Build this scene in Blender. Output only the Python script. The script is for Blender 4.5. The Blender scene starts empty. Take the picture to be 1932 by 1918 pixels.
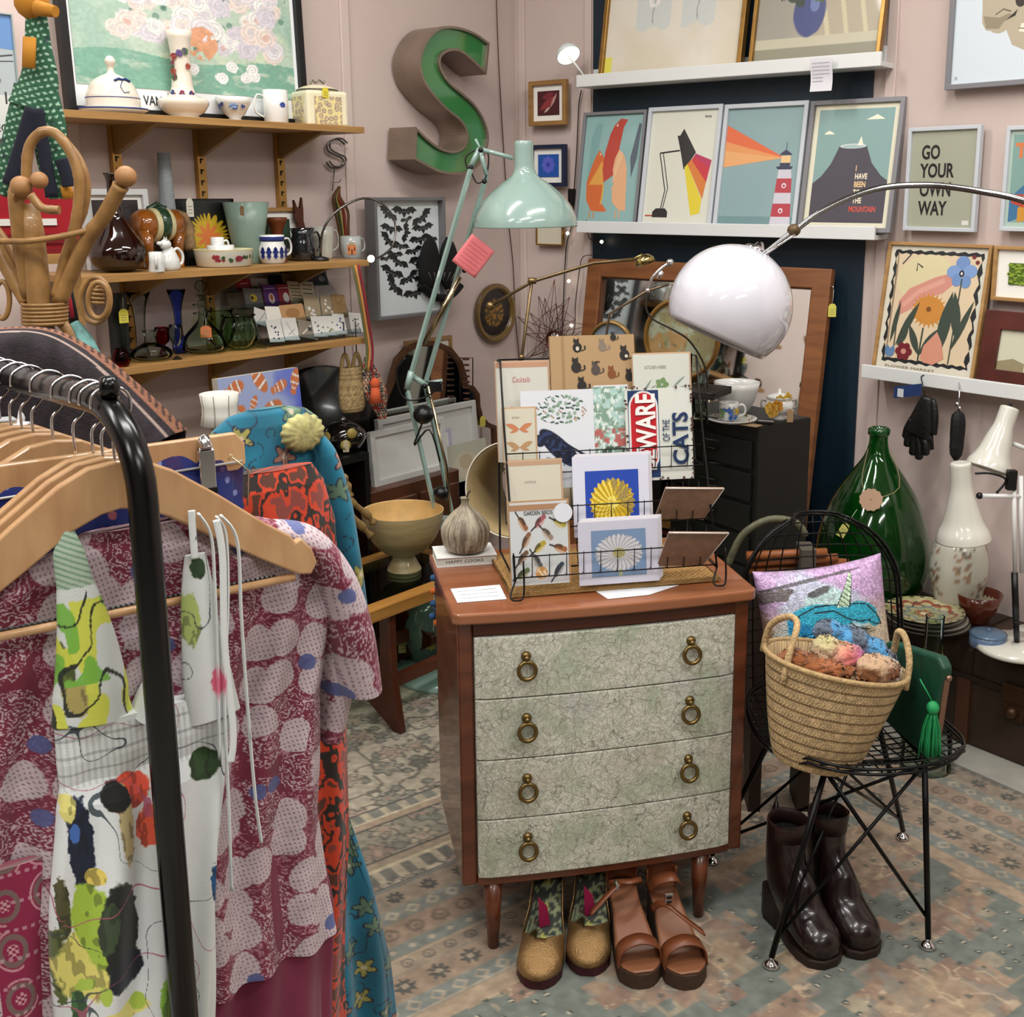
import bpy, math, random
import numpy as np
from mathutils import Vector, Matrix, Euler
random.seed(7)
PI = math.pi
sc = bpy.context.scene
COL = sc.collection
# ---------- camera (photo treated as 1932x1918; principal point off centre because the photo is a crop) ----------
F = 2160.; CX = 1080.; CY = 823.; H = 1.5
PT = math.atan(458/2160.); cp, sp = math.cos(PT), math.sin(PT)
cam_d = bpy.data.cameras.new('camera'); cam = bpy.data.objects.new('camera', cam_d); COL.objects.link(cam)
cam.location = (0, 0, H); cam.rotation_euler = (PI/2-PT, 0, 0)
cam_d.sensor_width = 36; cam_d.lens = F/1932*36; cam_d.shift_x = (966-CX)/1932; cam_d.shift_y = -(959-CY)/1932
cam_d.clip_start = .02
sc.camera = cam
sc.cycles.transparent_max_bounces = 24
sc.view_settings.view_transform = 'Standard'; sc.view_settings.look = 'None'
sc.view_settings.gamma = 1; sc.view_settings.use_curve_mapping = False
sc.view_settings.exposure = -0.40
wd = bpy.data.worlds.new('world'); sc.world = wd; wd.use_nodes = True
wd.node_tree.nodes['Background'].inputs[0].default_value = (.9, .93, 1, 1)
wd.node_tree.nodes['Background'].inputs[1].default_value = .35
# ceiling strip lights of the shop (rows), light side
STRIPS = [(-1.9, .6), (-.2, .9), (1.7, .7), (-.9, 2.5), (.6, 2.2), (-1.2, -1.2), (1.2, -1.2)]
for i, (x, y) in enumerate(STRIPS):
    ld = bpy.data.lights.new('strip_light', 'AREA'); ld.shape = 'RECTANGLE'; ld.size = 1.35; ld.size_y = .16
    ld.energy = 44 if i != 3 and i != 4 else 36
    ld.color = (1, .98, .95)
    o = bpy.data.objects.new('strip_light', ld); COL.objects.link(o); o.location = (x, y, 2.925)
    o.rotation_euler = (0, 0, math.radians(38))

# ---------- pixel helpers: a pixel of the photograph + a real depth, height or wall = a point in the room ----------
def ray(px, py):
    u = px-CX; v = py-CY
    return (u, F*cp-v*sp, -F*sp-v*cp)
def A(px, py, Y):
    r = ray(px, py); k = Y/r[1]; return (r[0]*k, Y, H+r[2]*k)
def G(px, py, Z=0.):
    r = ray(px, py); k = (Z-H)/r[2]; return (r[0]*k, r[1]*k, Z)
C0 = (-.209, 4.4)
_a = math.radians(-38)
WALLS = {'L': (C0, 52), 'B': (C0, -38), 'R': ((C0[0]+math.cos(_a)*1.42, C0[1]+math.sin(_a)*1.42), -50)}
def PW(px, py, cx, cy, th):
    t = math.radians(th); n = (math.sin(t), -math.cos(t)); r = ray(px, py)
    k = (cx*n[0]+cy*n[1])/(r[0]*n[0]+r[1]*n[1]); return (r[0]*k, r[1]*k, H+r[2]*k)
def W(px, py, w, off=0.):
    (cx, cy), th = WALLS[w]; t = math.radians(th)
    return PW(px, py, cx+math.sin(t)*off, cy-math.cos(t)*off, th)
def along(w, s, off=0.):
    (cx, cy), th = WALLS[w]; t = math.radians(th)
    return (cx+math.cos(t)*s+math.sin(t)*off, cy+math.sin(t)*s-math.cos(t)*off)

# ---------- materials ----------
def lin(c):
    if isinstance(c, str):
        c = c.lstrip('#'); c = [int(c[i:i+2], 16)/255 for i in (0, 2, 4)]
    return tuple(x/12.92 if x <= .04045 else ((x+.055)/1.055)**2.4 for x in c)
MC = {}
def M(c, r=.5, m=0., tr=0., ior=1.45, em=0., bump=0., bs=60, var=0., vs=6., coat=0., sheen=0., key=''):
    k = (c if isinstance(c, str) else tuple(c), r, m, tr, ior, em, bump, bs, var, vs, coat, sheen, key)
    if k in MC: return MC[k]
    ma = bpy.data.materials.new('mat_'+(c.lstrip('#') if isinstance(c, str) else 'c')); ma.use_nodes = True
    nt = ma.node_tree; b = nt.nodes['Principled BSDF']; L = nt.links
    cc = lin(c)+(1,)
    b.inputs['Base Color'].default_value = cc; b.inputs['Roughness'].default_value = r
    b.inputs['Metallic'].default_value = m; b.inputs['Transmission Weight'].default_value = tr
    b.inputs['IOR'].default_value = ior
    if coat: b.inputs['Coat Weight'].default_value = coat; b.inputs['Coat Roughness'].default_value = .08
    if sheen: b.inputs['Sheen Weight'].default_value = sheen
    if em:
        b.inputs['Emission Color'].default_value = cc; b.inputs['Emission Strength'].default_value = em
    if bump or var:
        tc = nt.nodes.new('ShaderNodeTexCoord')
        n = nt.nodes.new('ShaderNodeTexNoise'); n.inputs['Scale'].default_value = bs; n.inputs['Detail'].default_value = 4
        L.new(tc.outputs['Object'], n.inputs['Vector'])
        if bump:
            bn = nt.nodes.new('ShaderNodeBump'); bn.inputs['Strength'].default_value = bump; bn.inputs['Distance'].default_value = .004
            L.new(n.outputs['Fac'], bn.inputs['Height']); L.new(bn.outputs['Normal'], b.inputs['Normal'])
        if var:
            n2 = nt.nodes.new('ShaderNodeTexNoise'); n2.inputs['Scale'].default_value = vs; n2.inputs['Detail'].default_value = 5
            L.new(tc.outputs['Object'], n2.inputs['Vector'])
            mr = nt.nodes.new('ShaderNodeMapRange'); mr.inputs['From Min'].default_value = .3; mr.inputs['From Max'].default_value = .7
            mr.inputs['To Min'].default_value = 1-var; mr.inputs['To Max'].default_value = 1+var
            L.new(n2.outputs['Fac'], mr.inputs['Value'])
            vm = nt.nodes.new('ShaderNodeVectorMath'); vm.operation = 'SCALE'; vm.inputs[0].default_value = cc[:3]
            L.new(mr.outputs[0], vm.inputs['Scale']); L.new(vm.outputs[0], b.inputs['Base Color'])
    MC[k] = ma
    return ma
def wood(c1, c2, r=.4, sc_=(3, 3, 40), key='', coat=0):
    k = ('wood', c1, c2, r, sc_, key)
    if k in MC: return MC[k]
    ma = bpy.data.materials.new('wood'); ma.use_nodes = True; nt = ma.node_tree; b = nt.nodes['Principled BSDF']; L = nt.links
    tc = nt.nodes.new('ShaderNodeTexCoord'); mp = nt.nodes.new('ShaderNodeMapping'); mp.inputs['Scale'].default_value = sc_
    n = nt.nodes.new('ShaderNodeTexNoise'); n.inputs['Scale'].default_value = 1.; n.inputs['Detail'].default_value = 8; n.inputs['Distortion'].default_value = .6
    cr = nt.nodes.new('ShaderNodeValToRGB'); cr.color_ramp.elements[0].color = lin(c1)+(1,); cr.color_ramp.elements[1].color = lin(c2)+(1,)
    cr.color_ramp.elements[0].position = .32; cr.color_ramp.elements[1].position = .68
    L.new(tc.outputs['Object'], mp.inputs[0]); L.new(mp.outputs[0], n.inputs['Vector']); L.new(n.outputs['Fac'], cr.inputs[0]); L.new(cr.outputs[0], b.inputs['Base Color'])
    bn = nt.nodes.new('ShaderNodeBump'); bn.inputs['Strength'].default_value = .12; bn.inputs['Distance'].default_value = .002
    L.new(n.outputs['Fac'], bn.inputs['Height']); L.new(bn.outputs['Normal'], b.inputs['Normal'])
    b.inputs['Roughness'].default_value = r
    if coat: b.inputs['Coat Weight'].default_value = coat
    MC[k] = ma; return ma
def vcm(r=.8, bump=.0, bs=400, sheen=0, metal=0, coat=0):
    k = ('vc', r, bump, bs, sheen, metal, coat)
    if k in MC: return MC[k]
    ma = bpy.data.materials.new('patterned'); ma.use_nodes = True; nt = ma.node_tree; b = nt.nodes['Principled BSDF']; L = nt.links
    at = nt.nodes.new('ShaderNodeAttribute'); at.attribute_name = 'Col'; L.new(at.outputs['Color'], b.inputs['Base Color'])
    b.inputs['Roughness'].default_value = r; b.inputs['Metallic'].default_value = metal
    if coat: b.inputs['Coat Weight'].default_value = coat; b.inputs['Coat Roughness'].default_value = .05
    if sheen: b.inputs['Sheen Weight'].default_value = sheen
    if bump:
        tc = nt.nodes.new('ShaderNodeTexCoord'); n = nt.nodes.new('ShaderNodeTexNoise'); n.inputs['Scale'].default_value = bs
        L.new(tc.outputs['Object'], n.inputs['Vector']); bn = nt.nodes.new('ShaderNodeBump'); bn.inputs['Strength'].default_value = bump
        bn.inputs['Distance'].default_value = .003; L.new(n.outputs['Fac'], bn.inputs['Height']); L.new(bn.outputs['Normal'], b.inputs['Normal'])
    MC[k] = ma; return ma
def glass(c='#ffffff', r=.02, ior=1.45):
    """thin-walled glass: tinted see-through sheet with Fresnel reflections"""
    k = ('glass', c, r)
    if k in MC: return MC[k]
    ma = bpy.data.materials.new('glass'); ma.use_nodes = True; nt = ma.node_tree; L = nt.links
    nt.nodes.remove(nt.nodes['Principled BSDF']); out = nt.nodes['Material Output']
    t = nt.nodes.new('ShaderNodeBsdfTransparent'); t.inputs[0].default_value = lin(c)+(1,)
    g = nt.nodes.new('ShaderNodeBsdfGlossy'); g.inputs['Roughness'].default_value = max(r, .03); g.inputs[0].default_value = (.9, .95, .93, 1)
    lw = nt.nodes.new('ShaderNodeLayerWeight'); lw.inputs[0].default_value = .16
    m = nt.nodes.new('ShaderNodeMixShader'); L.new(lw.outputs['Fresnel'], m.inputs[0]); L.new(t.outputs[0], m.inputs[1]); L.new(g.outputs[0], m.inputs[2])
    L.new(m.outputs[0], out.inputs[0]); MC[k] = ma; return ma

# ---------- mesh builder ----------
class MB:
    def __init__(s): s.v = []; s.f = []; s.m = []; s.s = []
    def add(s, vs, fs, mi=0, sm=False):
        o = len(s.v); s.v += [tuple(v) for v in vs]
        for f in fs: s.f.append([i+o for i in f]); s.m.append(mi); s.s.append(sm)
        return s
    def box(s, c, d, rz=0, mi=0, rx=0, ry=0):
        hx, hy, hz = d[0]/2, d[1]/2, d[2]/2
        R = Euler((rx, ry, rz)).to_matrix(); c = Vector(c)
        vs = [R @ Vector((x, y, z))+c for z in (-hz, hz) for x, y in ((-hx, -hy), (hx, -hy), (hx, hy), (-hx, hy))]
        return s.add(vs, [(3, 2, 1, 0), (4, 5, 6, 7), (0, 1, 5, 4), (1, 2, 6, 5), (2, 3, 7, 6), (3, 0, 4, 7)], mi)
    def tube(s, pts, r, n=8, mi=0, closed=False, sm=True, flat=1.):
        P = [Vector(p) for p in pts]; N = len(P)
        rs = r if isinstance(r, (list, tuple)) else [r]*N
        if not closed and N > 1 and rs[0] > 0:   # rounded-ish caps
            pass
        vs = []; up = None
        for i, p in enumerate(P):
            if closed: d = (P[(i+1) % N]-P[i-1])
            else: d = P[min(i+1, N-1)]-P[max(i-1, 0)]
            if d.length < 1e-9: d = Vector((0, 0, 1))
            d.normalize()
            if up is None:
                up = Vector((0, 0, 1)) if abs(d.z) < .9 else Vector((0, 1, 0))
                a = d.cross(up).normalized()
            else:
                a = a-d*a.dot(d)
                if a.length < 1e-6: a = d.cross(Vector((0, 0, 1)))
                a.normalize()
            b = d.cross(a)
            for k in range(n):
                t = 2*PI*k/n; vs.append(p+(a*math.cos(t)+b*math.sin(t)*flat)*rs[i])
        fs = []
        for i in range(N if closed else N-1):
            j = (i+1) % N
            for k in range(n): fs.append((i*n+k, i*n+(k+1) % n, j*n+(k+1) % n, j*n+k))
        s.add(vs, fs, mi, sm)
        if not closed:
            o = len(s.v)-len(vs)
            s.f.append([o+k for k in range(n)][::-1]); s.m.append(mi); s.s.append(False)
            s.f.append([o+(N-1)*n+k for k in range(n)]); s.m.append(mi); s.s.append(False)
        return s
    def lathe(s, prof, n=28, c=(0, 0, 0), mi=0, sm=True, R=None, sx=1, sy=1, wob=None, cap=True):
        vs = []
        for (r, z) in prof:
            for k in range(n):
                t = 2*PI*k/n; rr = max(r, 1e-5)*(wob(t, z) if wob else 1)
                v = Vector((rr*math.cos(t)*sx, rr*math.sin(t)*sy, z))
                if R: v = R @ v
                vs.append(v+Vector(c))
        fs = [(i*n+k, i*n+(k+1) % n, (i+1)*n+(k+1) % n, (i+1)*n+k) for i in range(len(prof)-1) for k in range(n)]
        ring = len(prof) > 2 and prof[0][0] > 1e-4 and prof[-1][0] > 1e-4 and math.hypot(prof[0][0]-prof[-1][0], prof[0][1]-prof[-1][1]) < .03
        if ring: L_ = len(prof)-1; fs += [(L_*n+k, L_*n+(k+1) % n, (k+1) % n, k) for k in range(n)]
        s.add(vs, fs, mi, sm)
        o = len(s.v)-len(vs)
        if ring or not cap: return s
        if prof[0][0] > 1e-4: s.f.append([o+k for k in range(n)][::-1]); s.m.append(mi); s.s.append(False)
        if prof[-1][0] > 1e-4: s.f.append([o+(len(prof)-1)*n+k for k in range(n)]); s.m.append(mi); s.s.append(False)
        return s
    def ball(s, c, r, n=14, mi=0, sz=1., sx=1, sy=1, R=None):
        m = max(5, n//2)
        return s.lathe([(r*math.sin(PI*i/m), -r*sz*math.cos(PI*i/m)) for i in range(m+1)], n, c, mi, sx=sx, sy=sy, R=R)
    def prism(s, poly, t0, t1, ax='y', mi=0, off=(0, 0, 0)):
        n = len(poly); f = {'y': lambda u, v, t: (u, t, v), 'z': lambda u, v, t: (u, v, t), 'x': lambda u, v, t: (t, u, v)}[ax]
        vs = [Vector(f(u, v, t))+Vector(off) for t in (t0, t1) for u, v in poly]
        fs = [list(range(n)), list(range(2*n-1, n-1, -1))]+[(i, i+n, (i+1) % n+n, (i+1) % n) for i in range(n)]
        return s.add(vs, fs, mi)
    def grid(s, fn, nu, nv, mi=0, sm=True, cu=False):
        vs = [fn(i/(nu if cu else nu-1), j/(nv-1)) for j in range(nv) for i in range(nu)]
        fs = [(j*nu+i, j*nu+(i+1) % nu, (j+1)*nu+(i+1) % nu, (j+1)*nu+i) for j in range(nv-1) for i in range(nu if cu else nu-1)]
        return s.add(vs, fs, mi, sm)
    def text(s, txt, x, z, size, mi=0, y=0., bold=0., sx=1., rot=0., align='LEFT', shear=0.):
        for v, f in [glyphs(txt, bold, align, shear)]:
            c, d = math.cos(rot), math.sin(rot)
            s.add([(x+(p[0]*sx*c-p[1]*d)*size, y, z+(p[0]*sx*d+p[1]*c)*size) for p in v], f, mi)
        return s
    def build(s, name, mats, parent=None, bevel=0., paint=None, solid=0., sub=0, fix=True):
        me = bpy.data.meshes.new(name); me.from_pydata(s.v, [], s.f)
        if not isinstance(mats, (list, tuple)): mats = [mats]
        for m in mats: me.materials.append(m)
        me.polygons.foreach_set('material_index', s.m); me.polygons.foreach_set('use_smooth', s.s)
        if paint:
            P = np.array(s.v); c = np.ones((len(P), 4), dtype=np.float32); rgb = np.clip(paint(P), 0, 1)
            c[:, :3] = np.where(rgb <= .04045, rgb/12.92, ((rgb+.055)/1.055)**2.4)
            a = me.color_attributes.new('Col', 'FLOAT_COLOR', 'POINT'); a.data.foreach_set('color', c.ravel())
        me.update()
        o = bpy.data.objects.new(name, me); COL.objects.link(o)
        if parent: o.parent = parent
        if bevel:
            b = o.modifiers.new('bevel', 'BEVEL'); b.width = bevel; b.segments = 2; b.limit_method = 'ANGLE'; b.angle_limit = math.radians(40)
        if solid: q = o.modifiers.new('solid', 'SOLIDIFY'); q.thickness = solid; q.offset = 0
        if sub: q = o.modifiers.new('sub', 'SUBSURF'); q.levels = sub; q.render_levels = sub
        return o
GC = {}
def glyphs(txt, bold, align, shear):
    k = (txt, bold, align, shear)
    if k not in GC:
        cu = bpy.data.curves.new('t', 'FONT'); cu.body = txt; cu.offset = bold; cu.align_x = align; cu.shear = shear; cu.size = 1; cu.resolution_u = 3
        ob = bpy.data.objects.new('t', cu); COL.objects.link(ob)
        dg = bpy.context.evaluated_depsgraph_get(); me = ob.evaluated_get(dg).to_mesh()
        GC[k] = ([tuple(v.co) for v in me.vertices], [tuple(p.vertices) for p in me.polygons])
        ob.evaluated_get(dg).to_mesh_clear(); bpy.data.objects.remove(ob); bpy.data.curves.remove(cu)
    return GC[k]
def T(name, label, cat, loc=(0, 0, 0), rz=0., group=None, rx=0., ry=0.):
    o = bpy.data.objects.new(name, None); COL.objects.link(o); o.empty_display_size = .05
    o.location = loc; o.rotation_euler = (math.radians(rx), math.radians(ry), math.radians(rz)); o['label'] = label; o['category'] = cat
    if group: o['group'] = group
    return o
def tag(o, label, cat, group=None):
    o['label'] = label; o['category'] = cat
    if group: o['group'] = group
    return o
def struct(o): o['kind'] = 'structure'; return o
def copy_tree(root, loc=None, rz=None, label=None, group=None):
    r = root.copy(); COL.objects.link(r)
    if loc: r.location = loc
    if rz is not None: r.rotation_euler = (r.rotation_euler[0], r.rotation_euler[1], math.radians(rz))
    if label: r['label'] = label
    if group: r['group'] = group
    for ch in [o for o in COL.objects if o.parent == root]:
        c = ch.copy(); COL.objects.link(c); c.parent = r
        for g in [o for o in COL.objects if o.parent == ch]:
            d = g.copy(); COL.objects.link(d); d.parent = c
    return r
# ---------- pattern helpers ----------
def h2(i, j, s=0.):
    v = np.sin(i*127.1+j*311.7+s*74.7)*43758.5453
    return v-np.floor(v)
def vn(x, y, s=0.):
    xi = np.floor(x); yi = np.floor(y); fx = x-xi; fy = y-yi; fx = fx*fx*(3-2*fx); fy = fy*fy*(3-2*fy)
    return (h2(xi, yi, s)*(1-fx)+h2(xi+1, yi, s)*fx)*(1-fy)+(h2(xi, yi+1, s)*(1-fx)+h2(xi+1, yi+1, s)*fx)*fy
def fbm(x, y, s=0., o=4):
    r = 0*x; a = .5
    for k in range(o): r = r+a*vn(x*2**k, y*2**k, s+k); a *= .5
    return r/(1-.5**o)
def cells(x, y, s=0., jit=.8):
    xi = np.floor(x); yi = np.floor(y); d1 = x*0+9; d2 = x*0+9; idd = x*0; ox = x*0; oy = x*0
    for di in (-1, 0, 1):
        for dj in (-1, 0, 1):
            i = xi+di; j = yi+dj
            qx = i+.5+jit*(h2(i, j, s)-.5)-x; qy = j+.5+jit*(h2(i, j, s+9)-.5)-y; d = np.sqrt(qx*qx+qy*qy)
            near = d < d1; d2 = np.where(near, d1, np.minimum(d2, d)); idd = np.where(near, h2(i, j, s+5), idd)
            ox = np.where(near, qx, ox); oy = np.where(near, qy, oy); d1 = np.where(near, d, d1)
    return d1, d2, idd, ox, oy
def rgb(c):
    c = c.lstrip('#'); return np.array([int(c[i:i+2], 16)/255 for i in (0, 2, 4)])
def mixc(base, c, m):
    c = rgb(c) if isinstance(c, str) else c
    m = np.clip(m, 0, 1)[:, None]; return base*(1-m)+c*m
def full(x, c): return np.tile(rgb(c), (len(x), 1))
def ste(e, v, w=.02): return np.clip((v-e)/w+.5, 0, 1)
def blob(x, y, cx, cy, rx, ry, rot=0., wob=.25, s=0., soft=.08):
    c, d = math.cos(rot), math.sin(rot); dx = (x-cx)*c+(y-cy)*d; dy = -(x-cx)*d+(y-cy)*c
    r = np.sqrt((dx/rx)**2+(dy/ry)**2); q = r+wob*(fbm(x/rx*2.2, y/rx*2.2, s)-.5)*2
    return np.clip((1-q)/soft+.5, 0, 1), r, dx, dy
# ---------- flat artwork: layered coloured shapes on a sheet ----------
def ell(cx, cy, rx, ry, rot=0., n=20, a0=0, a1=2*PI):
    c, d = math.cos(rot), math.sin(rot); r = []
    for k in range(n):
        t = a0+(a1-a0)*k/(n if a1-a0 > 6.28 else n-1); x, y = rx*math.cos(t), ry*math.sin(t); r.append((cx+x*c-y*d, cy+x*d+y*c))
    return r
def leaf(x0, y0, x1, y1, w, n=6):
    dx, dy = x1-x0, y1-y0; L = math.hypot(dx, dy); nx, ny = -dy/L, dx/L
    a = [(x0+dx*i/n+nx*w*math.sin(PI*i/n), y0+dy*i/n+ny*w*math.sin(PI*i/n)) for i in range(n+1)]
    b = [(x0+dx*i/n-nx*w*math.sin(PI*i/n), y0+dy*i/n-ny*w*math.sin(PI*i/n)) for i in range(n-1, 0, -1)]
    return a+b
def stroke(pts, w):
    a = []; b = []
    for i, (x, y) in enumerate(pts):
        x0, y0 = pts[max(i-1, 0)]; x1, y1 = pts[min(i+1, len(pts)-1)]; L = math.hypot(x1-x0, y1-y0) or 1
        nx, ny = -(y1-y0)/L*w, (x1-x0)/L*w; a.append((x+nx, y+ny)); b.append((x-nx, y-ny))
    return a+b[::-1]
def petals(cx, cy, r, n, w, c, asp=1., r0=.1, ph=0.):
    return [(c, [(cx+(p-cx), cy+(q-cy)*asp) for p, q in leaf(cx+r*r0*math.cos(ph+2*PI*k/n), cy+r*r0*math.sin(ph+2*PI*k/n), cx+r*math.cos(ph+2*PI*k/n), cy+r*math.sin(ph+2*PI*k/n), w)]) for k in range(n)]
def sheet(mb_w, h, layers, name, parent, y=0., base='#ffffff', r=.45, coat=0., z0=0., thick=.0015, x0=0., only=None):
    """a printed sheet: backing card + layered shapes; layers: (colour, [(u,v)..]) or ('T', text, u, v, size, colour, opts)"""
    w = mb_w; mb = MB(); mats = [M(base, r, coat=coat)]; idx = {base: 0}
    mb.box((x0, y+thick/2, z0+h/2), (w, thick, h))
    e = .00025
    for i, l in enumerate(layers):
        c = l[5] if l[0] == 'T' else l[0]
        if c not in idx: idx[c] = len(mats); mats.append(M(c, r, coat=coat))
        yy = y-e*(1+i*.12) if i < 90 else y-e*12
        if l[0] == 'T':
            op = l[6] if len(l) > 6 else {}
            mb.text(l[1], x0+(l[2]-.5)*w, z0+l[3]*h, l[4]*h, idx[c], yy, **op)
        else:
            mb.add([(x0+(u-.5)*w, yy, z0+v*h) for u, v in l[1]], [list(range(len(l[1])))], idx[c])
    return mb.build(name, mats, parent)
def frame_mb(w, h, fw, d, y0=0.):
    mb = MB(); a, b = w/2, h
    P = [(-a, 0), (a, 0), (a, b), (-a, b)]; Q = [(-a+fw, fw), (a-fw, fw), (a-fw, b-fw), (-a+fw, b-fw)]
    vs = [(x, y, z) for y in (y0-d, y0) for x, z in P]+[(x, y, z) for y in (y0-d, y0) for x, z in Q]
    fs = []
    for i in range(4):
        j = (i+1) % 4
        fs += [(i, j, 8+j, 8+i), (4+j, 4+i, 12+i, 12+j), (i, 4+i, 4+j, j), (8+j, 12+j, 12+i, 8+i)]
    return mb.add(vs, fs)
def pic(name, label, loc, th, w, h, fw, d, fm, layers, base='#ffffff', mount=0., lean=0., cat='picture', group=None, coat=.3, mc='#f1efe8', paint=None, pn=None, back=None):
    t = T(name, label, cat, loc, th, group, rx=-lean)
    frame_mb(w, h, fw, d).build('frame', fm, t, bevel=min(.0015, fw*.2))
    MB().box((0, -.002, h/2), (w-fw*1.2, .004, h-fw*1.2)).build('backing_board', M('#6b5a48'), t)
    yy = -d*.45
    if mount:
        MB().box((0, yy+.002, h/2), (w-2*fw+.002, .002, h-2*fw+.002)).build('mount', M(mc, .8), t)
        iw, ih = w-2*fw-2*mount, h-2*fw-2*mount; z0 = fw+mount
    else: iw, ih = w-2*fw+.001, h-2*fw+.001; z0 = fw
    if paint:
        nu, nv = pn; mb = MB()
        mb.grid(lambda u, v: ((u-.5)*iw, yy-.001, z0+v*ih), nu, nv, sm=False)
        mb.build('print', vcm(.45, coat=coat), t, paint=lambda P: paint(P[:, 0]/iw+.5, (P[:, 2]-z0)/ih))
    else:
        sheet(iw, ih, layers, 'print', t, yy-.0015, base, coat=coat, z0=z0)
    return t
def picpx(xl, xr, yt, yb, wall, off):
    xm, ym = (xl+xr)/2, (yt+yb)/2
    a, b = W(xl, ym, wall, off), W(xr, ym, wall, off); w = math.hypot(a[0]-b[0], a[1]-b[1])
    c = W(xm, yb, wall, off); e = W(xm, yt, wall, off)
    return (c[0], c[1], c[2]), WALLS[wall][1], w, e[2]-c[2]
# ---------- vessels ----------
def shell(prof, t):
    """outer profile from the base up, wall thickness t -> closed profile"""
    inner = [(max(r-t, 0), z) for r, z in prof[1:]][::-1]
    zb = prof[0][1]+t*1.5
    return [(0, prof[0][1])]+prof+[(r, max(z, zb)) for r, z in inner]+[(0, zb)]
def place(x1, x2, yt, yb, Y, z=None):
    xm = (x1+x2)/2; b = A(xm, yb, Y); z = b[2] if z is None else z
    a, c = A(x1, (yt+yb)/2, Y), A(x2, (yt+yb)/2, Y)
    return (b[0], Y, z), c[0]-a[0], A(xm, yt, Y)[2]-z
def on(x1, x2, yt, yb, wall, off, z):
    p = W((x1+x2)/2, yb, wall, off); return place(x1, x2, yt, yb, p[1], z)
def vessel(name, label, cat, pl, prof, mat, group=None, t=.003, n=28, rz=0, part='body', solidv=False, squash=1.):
    loc, w, h = pl; o = T(name, label, cat, loc, rz, group)
    pr = [(r*w/2, z*h) for r, z in prof]
    MB().lathe(pr if solidv else shell(pr, t), n, sy=squash).build(part, mat, o)
    return o, w, h
def smoothp(pts, k=4):
    """Catmull-Rom through profile or path points"""
    P = [Vector(p) for p in pts]; out = []
    for i in range(len(P)-1):
        a, b, c, d = P[max(i-1, 0)], P[i], P[i+1], P[min(i+2, len(P)-1)]
        for j in range(k):
            t = j/k; out.append(tuple(.5*((2*b)+(c-a)*t+(2*a-5*b+4*c-d)*t*t+(3*b-a-3*c+d)*t**3)))
    out.append(tuple(P[-1])); return out
def price_tag(parent, x, y, z, w=.016, h=.03, c='#e9e27a', rz=0, string=.03, name='price_tag'):
    mb = MB(); p = [(-w/2, 0), (w/2, 0), (w/2, h*.8), (w*.25, h), (-w*.25, h), (-w/2, h*.8)]
    mb.prism(p, -.0006, .0006, 'y', 0); mb.tube([(0, 0, h*.9), (.002, 0, h+string)], .0006, 5, 1)
    for k in range(3): mb.box((0, -.0008, h*(.2+.18*k)), (w*.6, .0004, h*.04), mi=2)
    o = mb.build(name, [M(c, .8), M('#ddd6c4', .8), M('#8a8a6a', .8)], parent); o.location = (x, y, z-h-string); o.rotation_euler = (0, 0, rz); return o
CHR = M('#d9d9dc', .12, 1.); BRASS = M('#a8874e', .25, 1.); BLK = M('#0b0b0c', .35); WHT = M('#eceae4', .3, coat=.5); GOLD = M('#b08a45', .3, .9)
# ================= room =================
pink = M('#c9b7b0', .75, var=.03, vs=2.5, bump=.08, bs=30); pink2 = M('#ccbab3', .7)
d1 = Vector((math.cos(math.radians(52)), math.sin(math.radians(52)), 0)); d2 = Vector((math.cos(_a), math.sin(_a), 0))
d3 = Vector((math.cos(math.radians(-50)), math.sin(math.radians(-50)), 0)); ZC = 3.0
def wall(name, w, s0, s1, z0=0, z1=ZC, off=0., mat=pink, th=.1):
    p, q = along(w, s0, off), along(w, s1, off); L = s1-s0
    mb = MB(); mb.box((L/2, th/2, (z0+z1)/2), (L, th, z1-z0)); o = mb.build(name, mat); o.location = (p[0], p[1], 0)
    o.rotation_euler = (0, 0, math.radians(WALLS[w][1])); return struct(o)
wall('wall_left', 'L', -9.4, .1); wall('wall_back', 'B', -.05, 1.5); wall('wall_right', 'R', 0, 8.5)
navy = M('#0d2331', .5, var=.15, vs=3)
wall('trim_1', 'B', .361, 1.40, off=.006, mat=navy, th=.012)          # dark blue painted panel of the back wall
struct(MB().box((0, 1, -.05), (16, 9, .1)).build('floor', M('#a09d93', .7, var=.15, vs=9)))
struct(MB().box((0, 1, ZC+.05), (16, 9, .1)).build('ceiling', M('#bdb9b2', .9)))
struct(MB().box((0, -3.05, ZC/2), (16, .1, ZC)).build('wall_front', M('#8a837a', .8)))
struct(MB().box((-7.9, 1, ZC/2), (.1, 9, ZC)).build('wall_far_left', M('#8a837a', .8)))
struct(MB().box((7.9, 1, ZC/2), (.1, 9, ZC)).build('wall_far_right', M('#8a837a', .8)))
def batten(n, px, wl, wd_=.05):
    p = W(px, 400, wl); mb = MB().box((0, -.004, ZC/2), (wd_, .008, ZC)); o = mb.build('trim_%d' % n, pink2, bevel=.003)
    o.location = (p[0], p[1], 0); o.rotation_euler = (0, 0, math.radians(WALLS[wl][1])); struct(o)
batten(2, 662, 'L', .035); batten(3, 988, 'B', .03); batten(4, 1110, 'B', .03); batten(5, 1668, 'R', .035); batten(6, 150, 'L', .03)
for n, (wl, s0, s1) in enumerate((('L', -9.3, -.02), ('B', 0, 1.42), ('R', 0, 8.4))):
    p = along(wl, s0); mb = MB().box(((s1-s0)/2, -.009, .06), (s1-s0, .018, .12)); o = mb.build('baseboard_'+('left', 'back', 'right')[n], M('#cfc4ba', .6), bevel=.004)
    o.location = (p[0], p[1], 0); o.rotation_euler = (0, 0, math.radians(WALLS[wl][1])); struct(o)
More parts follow.
